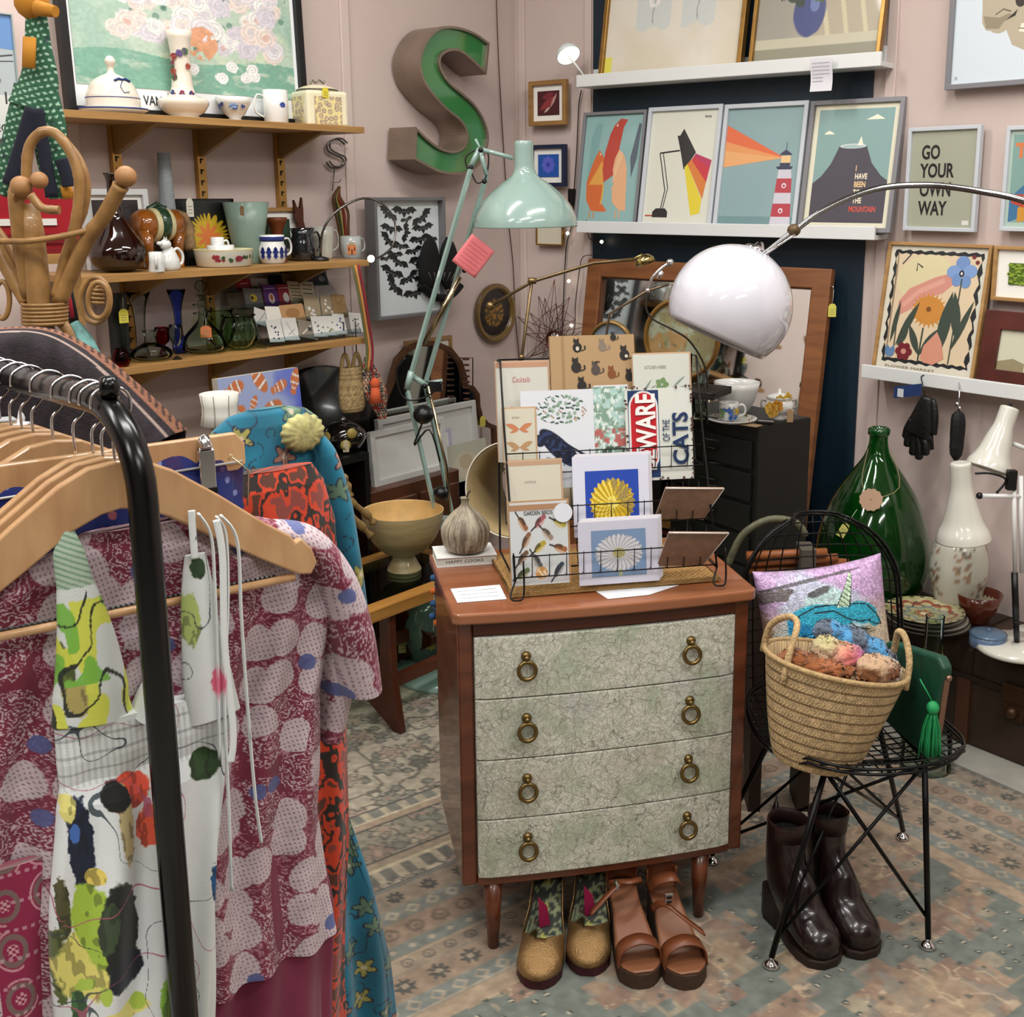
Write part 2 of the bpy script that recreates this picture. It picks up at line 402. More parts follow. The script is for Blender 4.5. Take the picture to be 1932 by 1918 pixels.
for i, (x, y) in enumerate(STRIPS):
    t = T('ceiling_light', 'white fluorescent strip light fixed to the shop ceiling', 'ceiling light', (x, y, ZC), 38, 'strip lights on the ceiling')
    MB().box((0, 0, -.02), (1.5, .2, .04)).build('housing', M('#f2f2f0', .5), t)
    MB().box((0, 0, -.044), (1.4, .16, .008)).build('diffuser', M('#fffaf0', .5, em=1.5), t)
# ---------- rugs ----------
e1 = Vector((math.cos(math.radians(38)), math.sin(math.radians(38)), 0)); e2 = Vector((math.cos(math.radians(-52)), math.sin(math.radians(-52)), 0))
def rug(name, label, s0, s1, t0, t1, z, step, fn, th=.007):
    ns, nt = int((s1-s0)/step), int((t1-t0)/step)
    def g(u, v): q = e1*(t0+(t1-t0)*u)+e2*(s0+(s1-s0)*v); return (q.x, q.y, z)
    mb = MB(); mb.grid(g, nt, ns, sm=False)
    edge = [g(0, 0), g(1, 0), g(1, 1), g(0, 1)]; o = len(mb.v); mb.v += [(p[0], p[1], p[2]) for p in edge]+[(p[0], p[1], z-th) for p in edge]
    for i in range(4): mb.f.append((o+i, o+(i+1) % 4, o+4+(i+1) % 4, o+4+i)); mb.m.append(0); mb.s.append(False)
    def pf(P): return fn(P[:, 0]*e2.x+P[:, 1]*e2.y, P[:, 0]*e1.x+P[:, 1]*e1.y)
    return tag(mb.build(name, vcm(.95, bump=.5, bs=500, sheen=.2), paint=pf), label, 'rug')
def rugB(s, t):
    d = np.minimum(s+2.03, 2.54-t); ue = np.where(s+2.03 < 2.54-t, t, s)   # distance from the edge, coordinate along it
    c = full(s, '#a58d74'); n = fbm(s*60, t*60, 3)
    bands = [(0, .018, '#7d7a70'), (.018, .075, '#9a8a76'), (.08, .12, '#8b8c82'), (.126, .185, '#a58d77'), (.19, .225, '#838880'), (.23, .27, '#a9967f'), (.276, .34, '#a08a74'), (.345, .385, '#80867f'), (.39, .43, '#b09a80')]
    lw = (d < .43)
    c[lw] = rgb('#4f4c45')
    for a, b, k in bands: c = np.where(((d >= a) & (d < b))[:, None], rgb(k), c)
    for e in (.078, .123, .187, .228, .273, .343, .387): c = mixc(c, '#c9b79b', (np.abs(d-e) < .003)*.6)
    # dark stars, rosettes, diamonds
    def motif(a, b, per, kind, col, col2=None):
        nonlocal c
        m = (a+b)/2; hw = (b-a)/2; q = (ue/per) % 1-.5; X = q*per/hw; Y = (d-m)/hw; inb = (d > a) & (d < b)
        r = np.sqrt(X*X+Y*Y); th_ = np.arctan2(Y, X)
        if kind == 'star': mm = r < .35+.4*np.abs(np.cos(th_*4))
        elif kind == 'ring': mm = (np.abs(r-.55) < .16) | (r < .2)
        elif kind == 'dia': mm = np.abs(np.abs(X)+np.abs(Y)-.7) < .2
        else: mm = np.abs(X)+np.abs(Y) < .55
        c = mixc(c, col, (mm & inb)*.8)
        if col2: c = mixc(c, col2, ((r < .25) & inb)*.8)
    motif(.018, .075, .085, 'star', '#3c3f3c', '#8d7f6c'); motif(.126, .185, .06, 'ring', '#7a6a5a'); motif(.08, .12, .05, 'dia', '#c2b498')
    motif(.19, .225, .045, 'dot', '#c4b59b'); motif(.276, .34, .075, 'star', '#444743', '#b9a68b'); motif(.345, .385, .05, 'dia', '#bba98e'); motif(.23, .27, .05, 'ring', '#6f675c')
    # field: stepped teal medallions over a sandy ground
    fm = d > .43; fx, fy = t/.56, s/.42
    row = np.floor(fy); gx = (fx+.5*(row % 2)) % 1-.5; gy = fy % 1-.5
    st = np.abs(np.floor(gx*14)/14+.035)*1.0+np.abs(np.floor(gy*10)/10+.05)*1.0
    wv = .03*(vn(s*30, t*30, 1)-.5)
    base = mixc(full(s, '#a68d74'), '#957a68', ste(.5, fbm(s*22, t*22, 8), .1)); base = mixc(base, '#8d8b80', ste(.56, fbm(s*35, t*35, 18), .05)*.7)
    teal = ste(.42, st+wv, .012)*(1-ste(.66, st+wv, .012))
    base = mixc(base, '#757c73', teal)
    line = np.abs(st+wv-.42) < .014; line |= np.abs(st+wv-.66) < .014; line |= (np.abs(st+wv-.25) < .012)
    base = mixc(base, '#bda787', line*.6)
    inner = st < .24; base = mixc(base, '#ad957a', inner*.6)
    # scrolls
    f1 = fbm(s*17, t*17, 21, 2); base = mixc(base, '#cbb596', (np.abs(f1-.5) < .018)*(teal < .5)*.8)
    dd1, dd2, di, ox, oy = cells(s/.033, t/.033, 4, .25); base = mixc(base, '#3f4844', (dd1 < .2)*(di > .55)*(teal > .5)); base = mixc(base, '#c9c0a6', (dd1 < .1)*(di > .55)*(teal > .5))
    base = mixc(base, '#5a5a4e', (dd1 < .2)*(di > .8)*(teal < .5)*.8)
    c = np.where(fm[:, None], base, c)
    c = c*(.70+.32*n)[:, None]
    fr = (2.54-t) < .02; c = mixc(c, '#5d5a50', (fr & (((s/.03) % 1) < .5))*1.)
    return c
def rugA(s, t):
    d = -2.05-s; c = full(s, '#bdb29c')
    x, y = s/.11, t/.11
    def flowers(c, x, y, sd, cs, k=1.):
        d1_, d2_, idd, ox, oy = cells(x, y, sd, .7); a = np.arctan2(oy, ox); pr = .30+.08*np.cos(a*7)+.05*(idd-.5)
        ring = np.abs(d1_-pr) < .035; f = d1_ < pr
        cc = np.where((idd < .4)[:, None], rgb(cs[0]), np.where((idd < .7)[:, None], rgb(cs[1]), rgb(cs[2])))
        c = np.where((f & (k > 0))[:, None], c*.35+cc*.65, c); c = mixc(c, '#54514b', ring*.8); c = mixc(c, '#5f5a50', (np.abs(d1_-.14-.03*np.cos(a*5)) < .025)*.7)
        c = mixc(c, '#ab8f7c', (d1_ < .07)*.9)
        vine = np.abs(fbm(x*1.15, y*1.15, sd+3, 2)-.5) < .022; c = mixc(c, '#605d50', (vine & ~f)*.8)
        e1_, e2_, ei, px_, py_ = cells(x*2.3, y*2.3, sd+2, .9); lf = (e1_ < .3) & (ei > .5) & ~f; c = mixc(c, '#7d8072', lf*.75); c = mixc(c, '#57564c', ((np.abs(e1_-.3) < .05) & (ei > .5) & ~f)*.8)
        return c
    c = flowers(c, x, y, 2, ('#a3937f', '#8d8d80', '#a98f80'))
    b = (d > .0) & (d < .30)
    bc = full(s, '#8f8977'); bc = flowers(bc, (s+.17)/.12, t/.12, 7, ('#b5a58b', '#9c8070', '#a7a08a'))
    c = np.where((b & (d > .09) & (d < .22))[:, None], bc, c)
    for a_, b_, k in ((.0, .05, '#6f6e63'), (.05, .058, '#c5b799'), (.058, .085, '#9d8d76'), (.085, .09, '#4a4842'), (.22, .225, '#4a4842'), (.225, .25, '#aa957c'), (.25, .256, '#d0c4a6'), (.256, .29, '#7d7d72'), (.29, .296, '#4a4842')):
        c = np.where(((d >= a_) & (d < b_))[:, None], rgb(k), c)
    q = (t/.05) % 1-.5; m = ((d > .0) & (d < .05) | (d > .256) & (d < .29)) & (np.abs(q) < .22); c = mixc(c, '#c2b497', m*.8)
    return c*(.70+.34*fbm(s*70, t*70, 3))[:, None]
rug('patterned_rug', 'worn rug with teal medallions and sandy striped border under the chest and wire chair', -2.03, -.1, -.2, 2.54, .009, .0045, rugB)
rug('floral_rug', 'cream rug with an allover grey floral pattern under the low glass-topped table', -3.05, -1.98, .9, 2.4, .005, .006, rugA, .004)
# ================= left wall: shelving and what stands on it =================
SW = M('#a98350', .5, var=.06, vs=20)
shelfm = wood('#8d6737', '#a98049', .45, (4, 60, 60), 'shelf')
Z1, Z2, Z3 = 1.692, 1.304, 1.071; SO = .24; ST = .018
def shelf(label, xa, ya, xb, yb, z):
    a, b = W(xa, ya, 'L', SO), W(xb, yb, 'L', SO); L = math.hypot(a[0]-b[0], a[1]-b[1])
    t = T('wall_shelf', label, 'shelf', (a[0], a[1], z), 52, 'wooden shelves on the left wall')
    MB().box((L/2, SO/2-.001, -ST/2), (L, SO-.006, ST)).build('board', shelfm, t, bevel=.001)
    return t, L
def bracket(t, x, z=-ST):
    mb = MB(); mb.prism([(.02, z), (SO-.012, z), (SO-.012, z-.075), (SO-.03, z-.07)], x-.007, x+.007, 'x'); mb.build('bracket', M('#8a6a3a', .45), t)
s1, L1 = shelf('top wooden wall shelf carrying the poster and cream china', 108, 222, 688, 228, Z1)
s2, L2 = shelf('middle wooden wall shelf carrying jugs, mugs and brown glass vase', 150, 519, 697, 491, Z2)
s3, L3 = shelf('lowest wooden wall shelf carrying clear glass and jewellery cards', 235, 694, 694, 640, Z3)
UP = [(222, 'left'), (381, 'middle'), (531, 'right')]
for px, nm in UP:
    p = W(px, 300, 'L', .02); t = T('shelf_upright', {'left': 'brass slotted shelf upright, leftmost, behind the dark brown vase', 'middle': 'brass slotted shelf upright behind the black flower print', 'right': 'brass slotted shelf upright nearest the small wire letter'}[nm], 'shelf upright', (p[0], p[1], .75), 52, 'slotted uprights behind the shelves')
    mb = MB().box((0, .01, .48), (.026, .018, 1.10)); mb.build('rail', M('#b58a4a', .35, .6), t)
    mb = MB()
    for k in range(34): mb.box((-.004, .0005, .0+k*.03), (.004, .002, .014)); mb.box((.0, .0005, .004+k*.03), (.009, .002, .004))
    mb.build('slots', M('#1c140c', .8), t)
for t, z in ((s1, Z1), (s2, Z2), (s3, Z3)):
    for px, nm in UP:
        p = W(px, 300, 'L', .02); q = Matrix.Rotation(math.radians(-52), 3, 'Z') @ (Vector((p[0], p[1], 0))-Vector((t.location.x, t.location.y, 0)))
        if q.x > 0: bracket(t, q.x)
# --- top shelf
loc, th, w, h = picpx(143, 592, -230, 208, 'L', .055)
def roses(u, v):
    c = mixc(full(u, '#adbfae'), '#97b3a3', ste(.5, fbm(u*5, v*5, 1), .2)); c = mixc(c, '#d5d8b6', ste(.62, fbm(u*3+v*2, v*3, 6), .1)*.6)
    c = mixc(c, '#6fa08c', ste(.17+.03*np.sin(u*9), 1-v, .02)*0+(v < .17+.02*np.sin(u*9))*1.*ste(.35, fbm(u*20, v*40, 3), .2)*.9)
    lf, l2, li, ox, oy = cells(u*22, v*20, 3, .9); m = (((u-.58)/.40)**2+((v-.52)/.32)**2 < 1)
    c = mixc(c, '#5f8374', ((lf < .34) & (li > .45) & m)*.8); c = mixc(c, '#46645c', ((lf < .2) & (li > .75) & m)*.8)
    for i in range(125):
        r = random.Random(i); cx = .57+.37*r.uniform(-1.1, .95); cy = .46+.30*r.uniform(-.75, 1); k = .03+.026*r.random()
        b_, rr, dx, dy = blob(u, v, cx, cy, k, k*1.05, 0, .35, i); c = mixc(c, ('#d9d3d6', '#e3e1da', '#cfc6cf', '#e2cfc4')[i % 4], b_*.92)
        c = mixc(c, '#a9adb0', b_*(np.sin(rr*16+i+np.arctan2(dy, dx)*2) > .55)*.5); c = mixc(c, '#c58f80' if i % 7 == 0 else '#b5b3bd', b_*(rr < .35)*.5)
    b_, rr, dx, dy = blob(u, v, .55, .26, .075, .085, 0, .1, 3); c = mixc(c, '#cf8f68', b_*.9*(fbm(u*30, v*30, 4) > .4))
    for i in range(9):
        r = random.Random(100+i); b_, rr, *_ = blob(u, v, r.uniform(.4, .8), r.uniform(.07, .16), .03, .03, 0, .3, i); c = mixc(c, '#e4e2de', b_)
        c = mixc(c, '#9c9c98', b_*(np.sin(rr*14) > .6)*.5)
    c = c*(.92+.16*fbm(u*70, v*70, 5))[:, None]
    return c
t = T('framed_poster', 'large black-framed flower painting poster lettered VAN, standing on the top shelf', 'poster', (loc[0], loc[1], Z1), th, rx=-2)
hh = h+.01; frame_mb(w, hh, .022, .025).build('frame', M('#0d0d0e', .4), t, bevel=.001)
MB().box((0, -.008, hh/2), (w-.04, .004, hh-.04)).build('poster_border', M('#e6e9ea', .5, coat=.4), t)
pz0 = .022+.055; iw = w-.07; ih = hh-.03-pz0
mb = MB(); mb.grid(lambda u, v: ((u-.5)*iw, -.0115, pz0+v*ih), 300, 280, sm=False); mb.build('print', vcm(.45, coat=.4), t, paint=lambda P: roses(P[:, 0]/iw+.5, (P[:, 2]-pz0)/ih))
p = W(262, 190, 'L', .07); q = math.hypot(p[0]-loc[0], p[1]-loc[1])
MB().text('VAN', -q+.018, .036, .034, 0, -.0112, bold=.01, sx=.8).text('GO', -q+.53-.13, .036, .034, 0, -.0112, bold=.01, sx=.8).build('lettering', M('#191919', .6), t)
cream = M('#d9cfbf', .22, coat=.6); white = M('#d8d8d4', .22, coat=.6); blue = M('#2b3c77', .4)
def spots(o, rad, z, cols, n=8, s=.006, seed=1, a0=-2.6, a1=-.5, zr=.01, name='painted_flowers'):
    """small enamel decorations following a round body: radius function rad(z)"""
    r = random.Random(seed); mb = MB(); mats = [M(c, .35) for c in cols]
    for k in range(n):
        a = r.uniform(a0, a1); zz = z+r.uniform(-zr, zr); R = rad(zz) if callable(rad) else rad; ss = s*r.uniform(.6, 1.3)
        c = Vector((R*math.cos(a), R*math.sin(a), zz)); tn = Vector((-math.sin(a), math.cos(a), 0)); nn = Vector((math.cos(a), math.sin(a), 0))
        for f in range(5):
            b = 2*PI*f/5+r.random(); ctr = c+(tn*math.cos(b)+Vector((0, 0, 1))*math.sin(b))*ss*.55; ctr = ctr+nn*.0008; vs = [ctr+(tn*math.cos(2*PI*j/6)+Vector((0, 0, 1))*math.sin(2*PI*j/6))*ss*.5 for j in range(6)]
            mb.add(vs, [list(range(6))], k % len(cols))
    return mb.build(name, mats, o)
# cheese dome
pl = on(152, 278, 105, 213, 'L', .13, Z1); loc, w, h = pl
t = T('cheese_dome', 'cream china cheese dome with blue bow on a blue-rimmed plate, left end of top shelf', 'cheese dome', loc, 52)
MB().lathe([(0, 0), (w*.33, 0), (w*.5, .012), (w*.5, .015), (w*.33, .006), (0, .006)], 36).build('plate', white, t)
MB().lathe([(w*.485, .0145), (w*.503, .0165), (w*.50, .0125)], 36).build('plate_rim', blue, t)
R = w*.39; prof = [(R, .008), (R, .03), (R*.98, .045), (R*.93, h*.38), (R*.75, h*.55), (R*.4, h*.66), (R*.16, h*.71), (R*.12, h*.8), (R*.18, h*.86), (R*.2, h*.92), (R*.1, h*.99), (0, h)]
MB().lathe(smoothp([(a, 0, b) for a, b in prof]) and [(p[0], p[2]) for p in smoothp([(a, 0, b) for a, b in prof])], 36).build('dome', cream, t)
MB().lathe([(R*1.005, .04), (R*1.01, .041), (R*1.005, .042)], 36).build('blue_line', blue, t)
mb = MB(); mb.tube([(-.02, -R*.72, h*.56), (-.008, -R*.7, h*.6), (0, -R*.72, h*.585), (.01, -R*.7, h*.6), (.022, -R*.72, h*.56)], .003, 6); mb.tube([(0, -R*.76, h*.57), (-.012, -R*.9, h*.46), (-.006, -R*.97, h*.36), (.01, -R*.97, h*.38)], .001, 5); mb.build('painted_bow', blue, t)
# tall necked vase
loc, w, h = on(300, 395, 58, 215, 'L', .10, Z1)
vp = [(.58, 0), (.62, .02), (.56, .05), (.8, .09), (.98, .17), (1, .21), (.95, .235), (.75, .25), (.5, .29), (.42, .38), (.37, .55), (.38, .75), (.45, .92), (.53, 1)]
t, w, h = vessel('tall_vase', 'cream bottle vase with tall neck and painted flowers, before the poster', 'vase', (loc, w, h), vp, cream)
spots(t, w*.205, h*.62, ['#8a3f52', '#a04b3c', '#5f4a78', '#4f6b48'], 12, .008, 3, zr=.035); spots(t, w*.28, h*.28, ['#8a3f52', '#303f7c', '#b0654a'], 10, .007, 5, zr=.006)
loc, w, h = on(408, 478, 184, 216, 'L', .11, Z1)
t, w, h = vessel('small_bowl', 'small white footed bowl with dark blue flowers on the top shelf', 'bowl', (loc, w, h), [(.35, 0), (.36, .12), (.3, .18), (.55, .35), (.85, .75), (1, 1)], white, t=.002)
spots(t, lambda z: w*.5*(.55+.42*z/h), h*.6, ['#22306c', '#33447f', '#7f94b5'], 9, .009, 8, zr=.008)
def mug(name, label, cat, pl, mat, hr=.5, taper=1., group=None, prof=None, side=1, hm=None, rz=25):
    loc, w, h = pl; bw = w*.72; o = T(name, label, cat, (loc[0]-side*w*.13, loc[1], loc[2]), rz, group)
    pr = prof or [(.9*taper, 0), (.95*taper, .03), (1, .5), (1, 1)]
    MB().lathe(shell([(r*bw/2, z*h) for r, z in pr], .003), 28).build('body', mat, o)
    pts = [(side*bw*.46, 0, h*.82), (side*(bw*.5+w*.15), 0, h*.86), (side*(bw*.5+w*.24), 0, h*.62), (side*(bw*.5+w*.2), 0, h*.35), (side*bw*.46, 0, h*.22)]
    MB().tube(smoothp(pts, 4), .0042, 8, flat=.7).build('handle', hm or mat, o); return o, bw, h
o, bw, h = mug('mug', 'white mug with tiny blue flower beside the square biscuit barrel', 'mug', on(480, 545, 170, 219, 'L', .10, Z1), white, side=-1)
spots(o, bw*.5, h*.55, ['#2a3a86', '#4356a0'], 3, .007, 2, -1.5, -1.1, .006)
# square biscuit barrel
loc, w, h = on(543, 658, 150, 221, 'L', .11, Z1)
t = T('biscuit_barrel', 'square cream and yellow patterned biscuit barrel with yellow tag, right end of top shelf', 'biscuit barrel', loc, 40)
a = w*.37; bh = h*.74
MB().box((0, 0, bh/2), (a*2, a*1.9, bh)).build('body', M('#ddd6b8', .25, coat=.5), t, bevel=.008)
def barrelpat(P):
    x = P[:, 0]/.018; z = P[:, 2]/.018; d1_, d2_, i_, ox, oy = cells(x, z, 3, .6); c = full(x, '#d8c98e'); c = mixc(c, '#6f5b66', (np.abs(d1_-.33) < .07)*.8); c = mixc(c, '#8a6b52', (d1_ < .12)*.8); c = mixc(c, '#b7a2a0', ((d1_ < .27) & (d1_ > .15))*.5); return c
for s_, ax in ((-1, 'y'), (-1, 'x')):
    mb = MB(); 
    if ax == 'y': mb.grid(lambda u, v: ((u-.5)*a*1.35, -a*.955, .006+v*(bh-.022)), 50, 30, sm=False)
    else: mb.grid(lambda u, v: (-a*1.005, (u-.5)*a*1.2, .006+v*(bh-.022)), 50, 30, sm=False)
    mb.build('patterned_panel', vcm(.4, coat=.4), t, paint=(barrelpat if ax == 'y' else (lambda P: barrelpat(np.stack([P[:, 1], P[:, 0], P[:, 2]], 1)))))
MB().lathe([(a*.86, bh-.002), (a*.9, bh+.004), (a*.86, bh+.008), (a*.6, bh+.015), (a*.3, bh+.02), (0, bh+.021)], 32).build('lid', M('#cfc5a8', .3), t)
MB().lathe([(a*.87, bh+.001), (a*.93, bh+.004), (a*.87, bh+.007)], 32).build('rim', M('#6f6c66', .25, .9), t)
mb = MB()
mb.tube(smoothp([(-.02, 0, bh+.018), (-.018, 0, bh+.034), (-.004, 0, bh+.026), (.008, 0, bh+.034), (.022, 0, bh+.026), (.026, 0, bh+.034)], 3), .003, 6); mb.build('lid_handle', M('#8d8878', .3, .8), t)
tg = price_tag(t, -.008, -a*.98, bh+.02, .022, .028, '#d9c832', .2, .012)
# ----- middle shelf
brown_g = glass('#4a1208'); 
loc, th, w, h = picpx(166, 288, 362, 512, 'L', .03)
pic('white_picture_frame', 'white-framed dark picture leaning on the wall behind the brown vase', (loc[0], loc[1], Z2), th, w, h, .016, .02, M('#dadcdc', .5), [('#3a3436', [(.2, .1), (.8, .1), (.8, .85), (.2, .85)]), ('#6d5f5c', ell(.45, .45, .16, .22))], '#2b2526', .012, 3)
loc, w, h = on(172, 277, 326, 510, 'L', .14, Z2)
vp = [(.45, 0), (.5, .01), (.85, .07), (1, .17), (.98, .24), (.82, .33), (.55, .44), (.33, .55), (.24, .68), (.2, .8), (.2, .92), (.3, 1)]
t, *_ = vessel('brown_glass_vase', 'dark brown glass bottle vase with long neck and flared lip', 'vase', (loc, w, h), [(p[0], p[2]) for p in smoothp([(a_, 0, b_) for a_, b_ in vp], 3)], M('#2a0b06', .06, tr=.55, coat=.8), t=.004, n=36)
loc, w, h = on(303, 343, 288, 492, 'L', .05, Z2)
vessel('frosted_glass_vase', 'tall narrow frosted glass vase with a speckled surface, against the wall', 'vase', (loc, w, h), [(.95, 0), (1, .02), (.9, .3), (.62, .8), (.58, 1)], M('#b9c2c6', .35, tr=.45, bump=.5, bs=160), n=24)
# donkey / horse figurine
loc, w, h = on(235, 372, 385, 500, 'L', .09, Z2)
t = T('horse_figurine', 'glazed brown pottery horse figurine with green and white saddle', 'figurine', loc, 55)
bm_ = M('#8a4e16', .18, coat=.8, var=.35, vs=25); zc = h*.68; L = w*.36
prof = [(0, -L), (h*.19, -L*.96), (h*.25, -L*.7), (h*.24, -L*.4), (h*.19, 0), (h*.23, L*.4), (h*.25, L*.68), (h*.2, L*.93), (0, L)]
mb = MB().lathe(prof, 24, (0, 0, zc), R=Matrix.Rotation(PI/2, 3, 'Y')); mb.build('torso', bm_, t)
for sx in (-1, 1):
    for sy in (-1, 1):
        MB().tube([(sx*L*.72, sy*h*.1, zc-h*.08), (sx*L*.66, sy*h*.11, h*.3), (sx*L*.7, sy*h*.11, .006), (sx*L*.7, sy*h*.11, 0)], [h*.12, h*.075, h*.06, h*.075], 10).build('leg', bm_, t)
MB().tube(smoothp([(L*.75, 0, zc+h*.05), (L*1.1, 0, zc-.0), (L*1.3, 0, zc-h*.2), (L*1.34, 0, zc-h*.42)], 4), [h*.19]*4+[h*.15]*4+[h*.11]*4+[h*.06], 12).build('lowered_head', M('#8f7350', .5, var=.4, vs=40, bump=.6, bs=90), t)
MB().lathe([(h*.262, -.028), (h*.268, -.024), (h*.262, .024), (h*.255, .028)], 24, (0, 0, zc), R=Matrix.Rotation(PI/2, 3, 'Y')).build('saddle_blanket', M('#c9bf94', .3), t)
MB().lathe([(h*.262, -.014), (h*.285, -.012), (h*.28, .012), (h*.262, .014)], 24, (0, 0, zc+.002), R=Matrix.Rotation(PI/2, 3, 'Y')).build('saddle', M('#1e3d28', .25, coat=.6), t)
MB().tube([(-.03, 0, zc+h*.27), (-.018, 0, zc+h*.26), (0, 0, zc+h*.33), (.018, 0, zc+h*.26), (.03, 0, zc+h*.28)], [.003, .008, .006, .008, .003], 8).build('saddle_horn', M('#1e3d28', .25, coat=.6), t)
# black square print with yellow flower
loc, th, w, h = picpx(340, 447, 356, 480, 'L', .05)
def dand(u, v):
    c = full(u, '#121311'); x = (u-.52)/.40; y = (v-.42)/.40; r = np.sqrt(x*x+y*y); a = np.arctan2(y, x)
    pt = .62+.30*np.abs(np.sin(a*13+2*np.sin(a*3))); c = mixc(c, '#d9b52a', ste(r, pt, .05)); c = mixc(c, '#a88a1c', ste(r, pt, .05)*(np.sin(a*40+r*9) > .5)*.6); c = mixc(c, '#dd7a3c', ste(r, .42+.14*np.sin(a*9), .2)); return c
pic('flower_print', 'square black print of a yellow and orange dandelion flower', (loc[0], loc[1], Z2), th, w, h, .0015, .012, BLK, [], lean=3, paint=dand, pn=(120, 130))
t = T('luggage_label', 'white tie-on price label hanging by the black dandelion print', 'label', W(359, 402, 'L', .075), 52)
price_tag(t, 0, 0, .05, .022, .05, '#d8d5c8', 0, .01)
# cat jug, creamer
loc, w, h = on(293, 352, 450, 510, 'L', .20, Z2)
t = T('cat_jug', 'small white china cat-shaped jug with curled tail handle', 'jug', loc, 52)
wc = M('#cfd1cc', .2, coat=.7)
mb = MB().lathe([(0, 0), (w*.3, 0), (w*.36, h*.12), (w*.33, h*.35), (w*.22, h*.6), (w*.15, h*.72), (w*.1, h*.75)], 20, (-w*.03, 0, 0), sy=.8); mb.build('body', wc, t)
mb = MB().ball((-w*.15, -.002, h*.82), w*.17, 14, sx=1.15); mb.tube([(-w*.28, -.003, h*.84), (-w*.44, -.004, h*.88)], [w*.09, w*.05], 8); mb.build('head', wc, t)
for s_ in (-1, 1): MB().lathe([(w*.06, 0), (0, h*.14)], 6, (-w*.12+s_*w*.02, s_*w*.09, h*.93)).build('ear', wc, t)
MB().tube(smoothp([(w*.22, 0, h*.14), (w*.42, 0, h*.22), (w*.46, 0, h*.48), (w*.3, 0, h*.68), (w*.14, 0, h*.62)], 4), .004, 8).build('tail_handle', wc, t)
for s_ in (-1, 1): MB().tube([(-w*.2, s_*w*.1-.003, h*.5), (-w*.26, s_*w*.1-.004, h*.03)], [w*.07, w*.06], 8).build('front_leg', wc, t)
o_, bw, h_ = mug('creamer', 'tiny plain white creamer in front of the brown vase', 'creamer', on(270, 311, 475, 511, 'L', .215, Z2), wc, taper=1.12, side=-1, prof=[(1.0, 0), (1.02, .05), (.86, .5), (.86, 1)], rz=110)
# stacked crockery
loc, w, h = on(369, 477, 470, 500, 'L', .16, Z2)
t = T('hand_painted_dish', 'round white dish with painted flowers and yellow rim at shelf front', 'dish', loc, 52)
MB().lathe(shell([(w*.42, 0), (w*.46, .004), (w*.5, h*.95), (w*.505, h)], .004), 36).build('body', M('#d5d4c6', .25, coat=.5), t)
MB().lathe([(w*.498, h-.002), (w*.51, h), (w*.498, h+.001)], 36).build('yellow_rim', M('#c9b75a', .3), t)
spots(t, lambda z: w*(.465+.03*z/h), h*.5, ['#7b2430', '#2f4a2c', '#3c5a33', '#8b2f38'], 16, .008, 11, zr=.006)
dz = Z2+.0075
pl = place(392, 442, 462, 480, loc[1]+.005, dz); t, wb, hb = vessel('white_bowl', 'plain white small bowl nested in the flowered dish', 'bowl', pl, [(.8, 0), (.85, .05), (1, .6), (1, 1)], white)
hb_ = hb
pl = place(398, 432, 449, 463, loc[1]+.005, dz+.006); o_, *_ = mug('espresso_cup', 'little white cup standing inside the small white bowl', 'cup', (pl[0], pl[1]*1.0, hb_*1.3), white, side=1, rz=20)
# green tumbler vase
vessel('green_glass_vase', 'tapered green-grey glass vase with vertical ribs', 'vase', on(427, 512, 381, 490, 'L', .10, Z2), [(.55, 0), (.58, .02), (.8, .55), (1, 1)], M('#8ba396', .3, tr=.2), t=.004)
t = T('brown_gift_tag', 'small brown tag on the green glass vase', 'tag', W(457, 405, 'L', .17), 52); price_tag(t, 0, 0, .03, .012, .026, '#6b4a2a', 0, .006)
loc, th, w, h = picpx(476, 566, 389, 488, 'L', .03)
pic('wooden_picture_frame', 'light oak frame with white mount behind the brown candle holder', (loc[0], loc[1], Z2), th, w, h, .012, .018, wood('#8f6a3d', '#a98049', .5, key='fr'), [('#2f4a34', [(.1, .1), (.9, .1), (.9, .9), (.1, .9)]), ('#5c7a4e', ell(.4, .5, .2, .3))], '#27402d', .022, 3)
vessel('candle_holder', 'turned brown wooden candle holder behind the blue and white jug', 'candle holder', on(505, 545, 410, 490, 'L', .09, Z2), [(.9, 0), (.95, .04), (.5, .1), (.42, .35), (.5, .6), (.6, .75), (.9, .88), (1, .93), (1, 1)], M('#6d3718', .4), t=.006)
# wooden kangaroo / fox silhouette
loc, w, h = on(548, 592, 372, 490, 'L', .05, Z2)
t = T('wooden_animal', 'dark wooden long-eared animal silhouette behind the black jug', 'figurine', loc, 52)
P2 = [(-.3, 0), (.5, 0), (.5, .2), (.42, .42), (.2, .52), (.12, .62), (.14, .8), (.1, 1), (-.02, .82), (-.14, .8), (-.32, .96), (-.3, .78), (-.34, .66), (-.2, .6), (-.16, .5), (-.3, .3)]
MB().prism([(x*w, z*h) for x, z in P2], -.006, .006).build('body', M('#4b2314', .45, var=.2), t, bevel=.001)
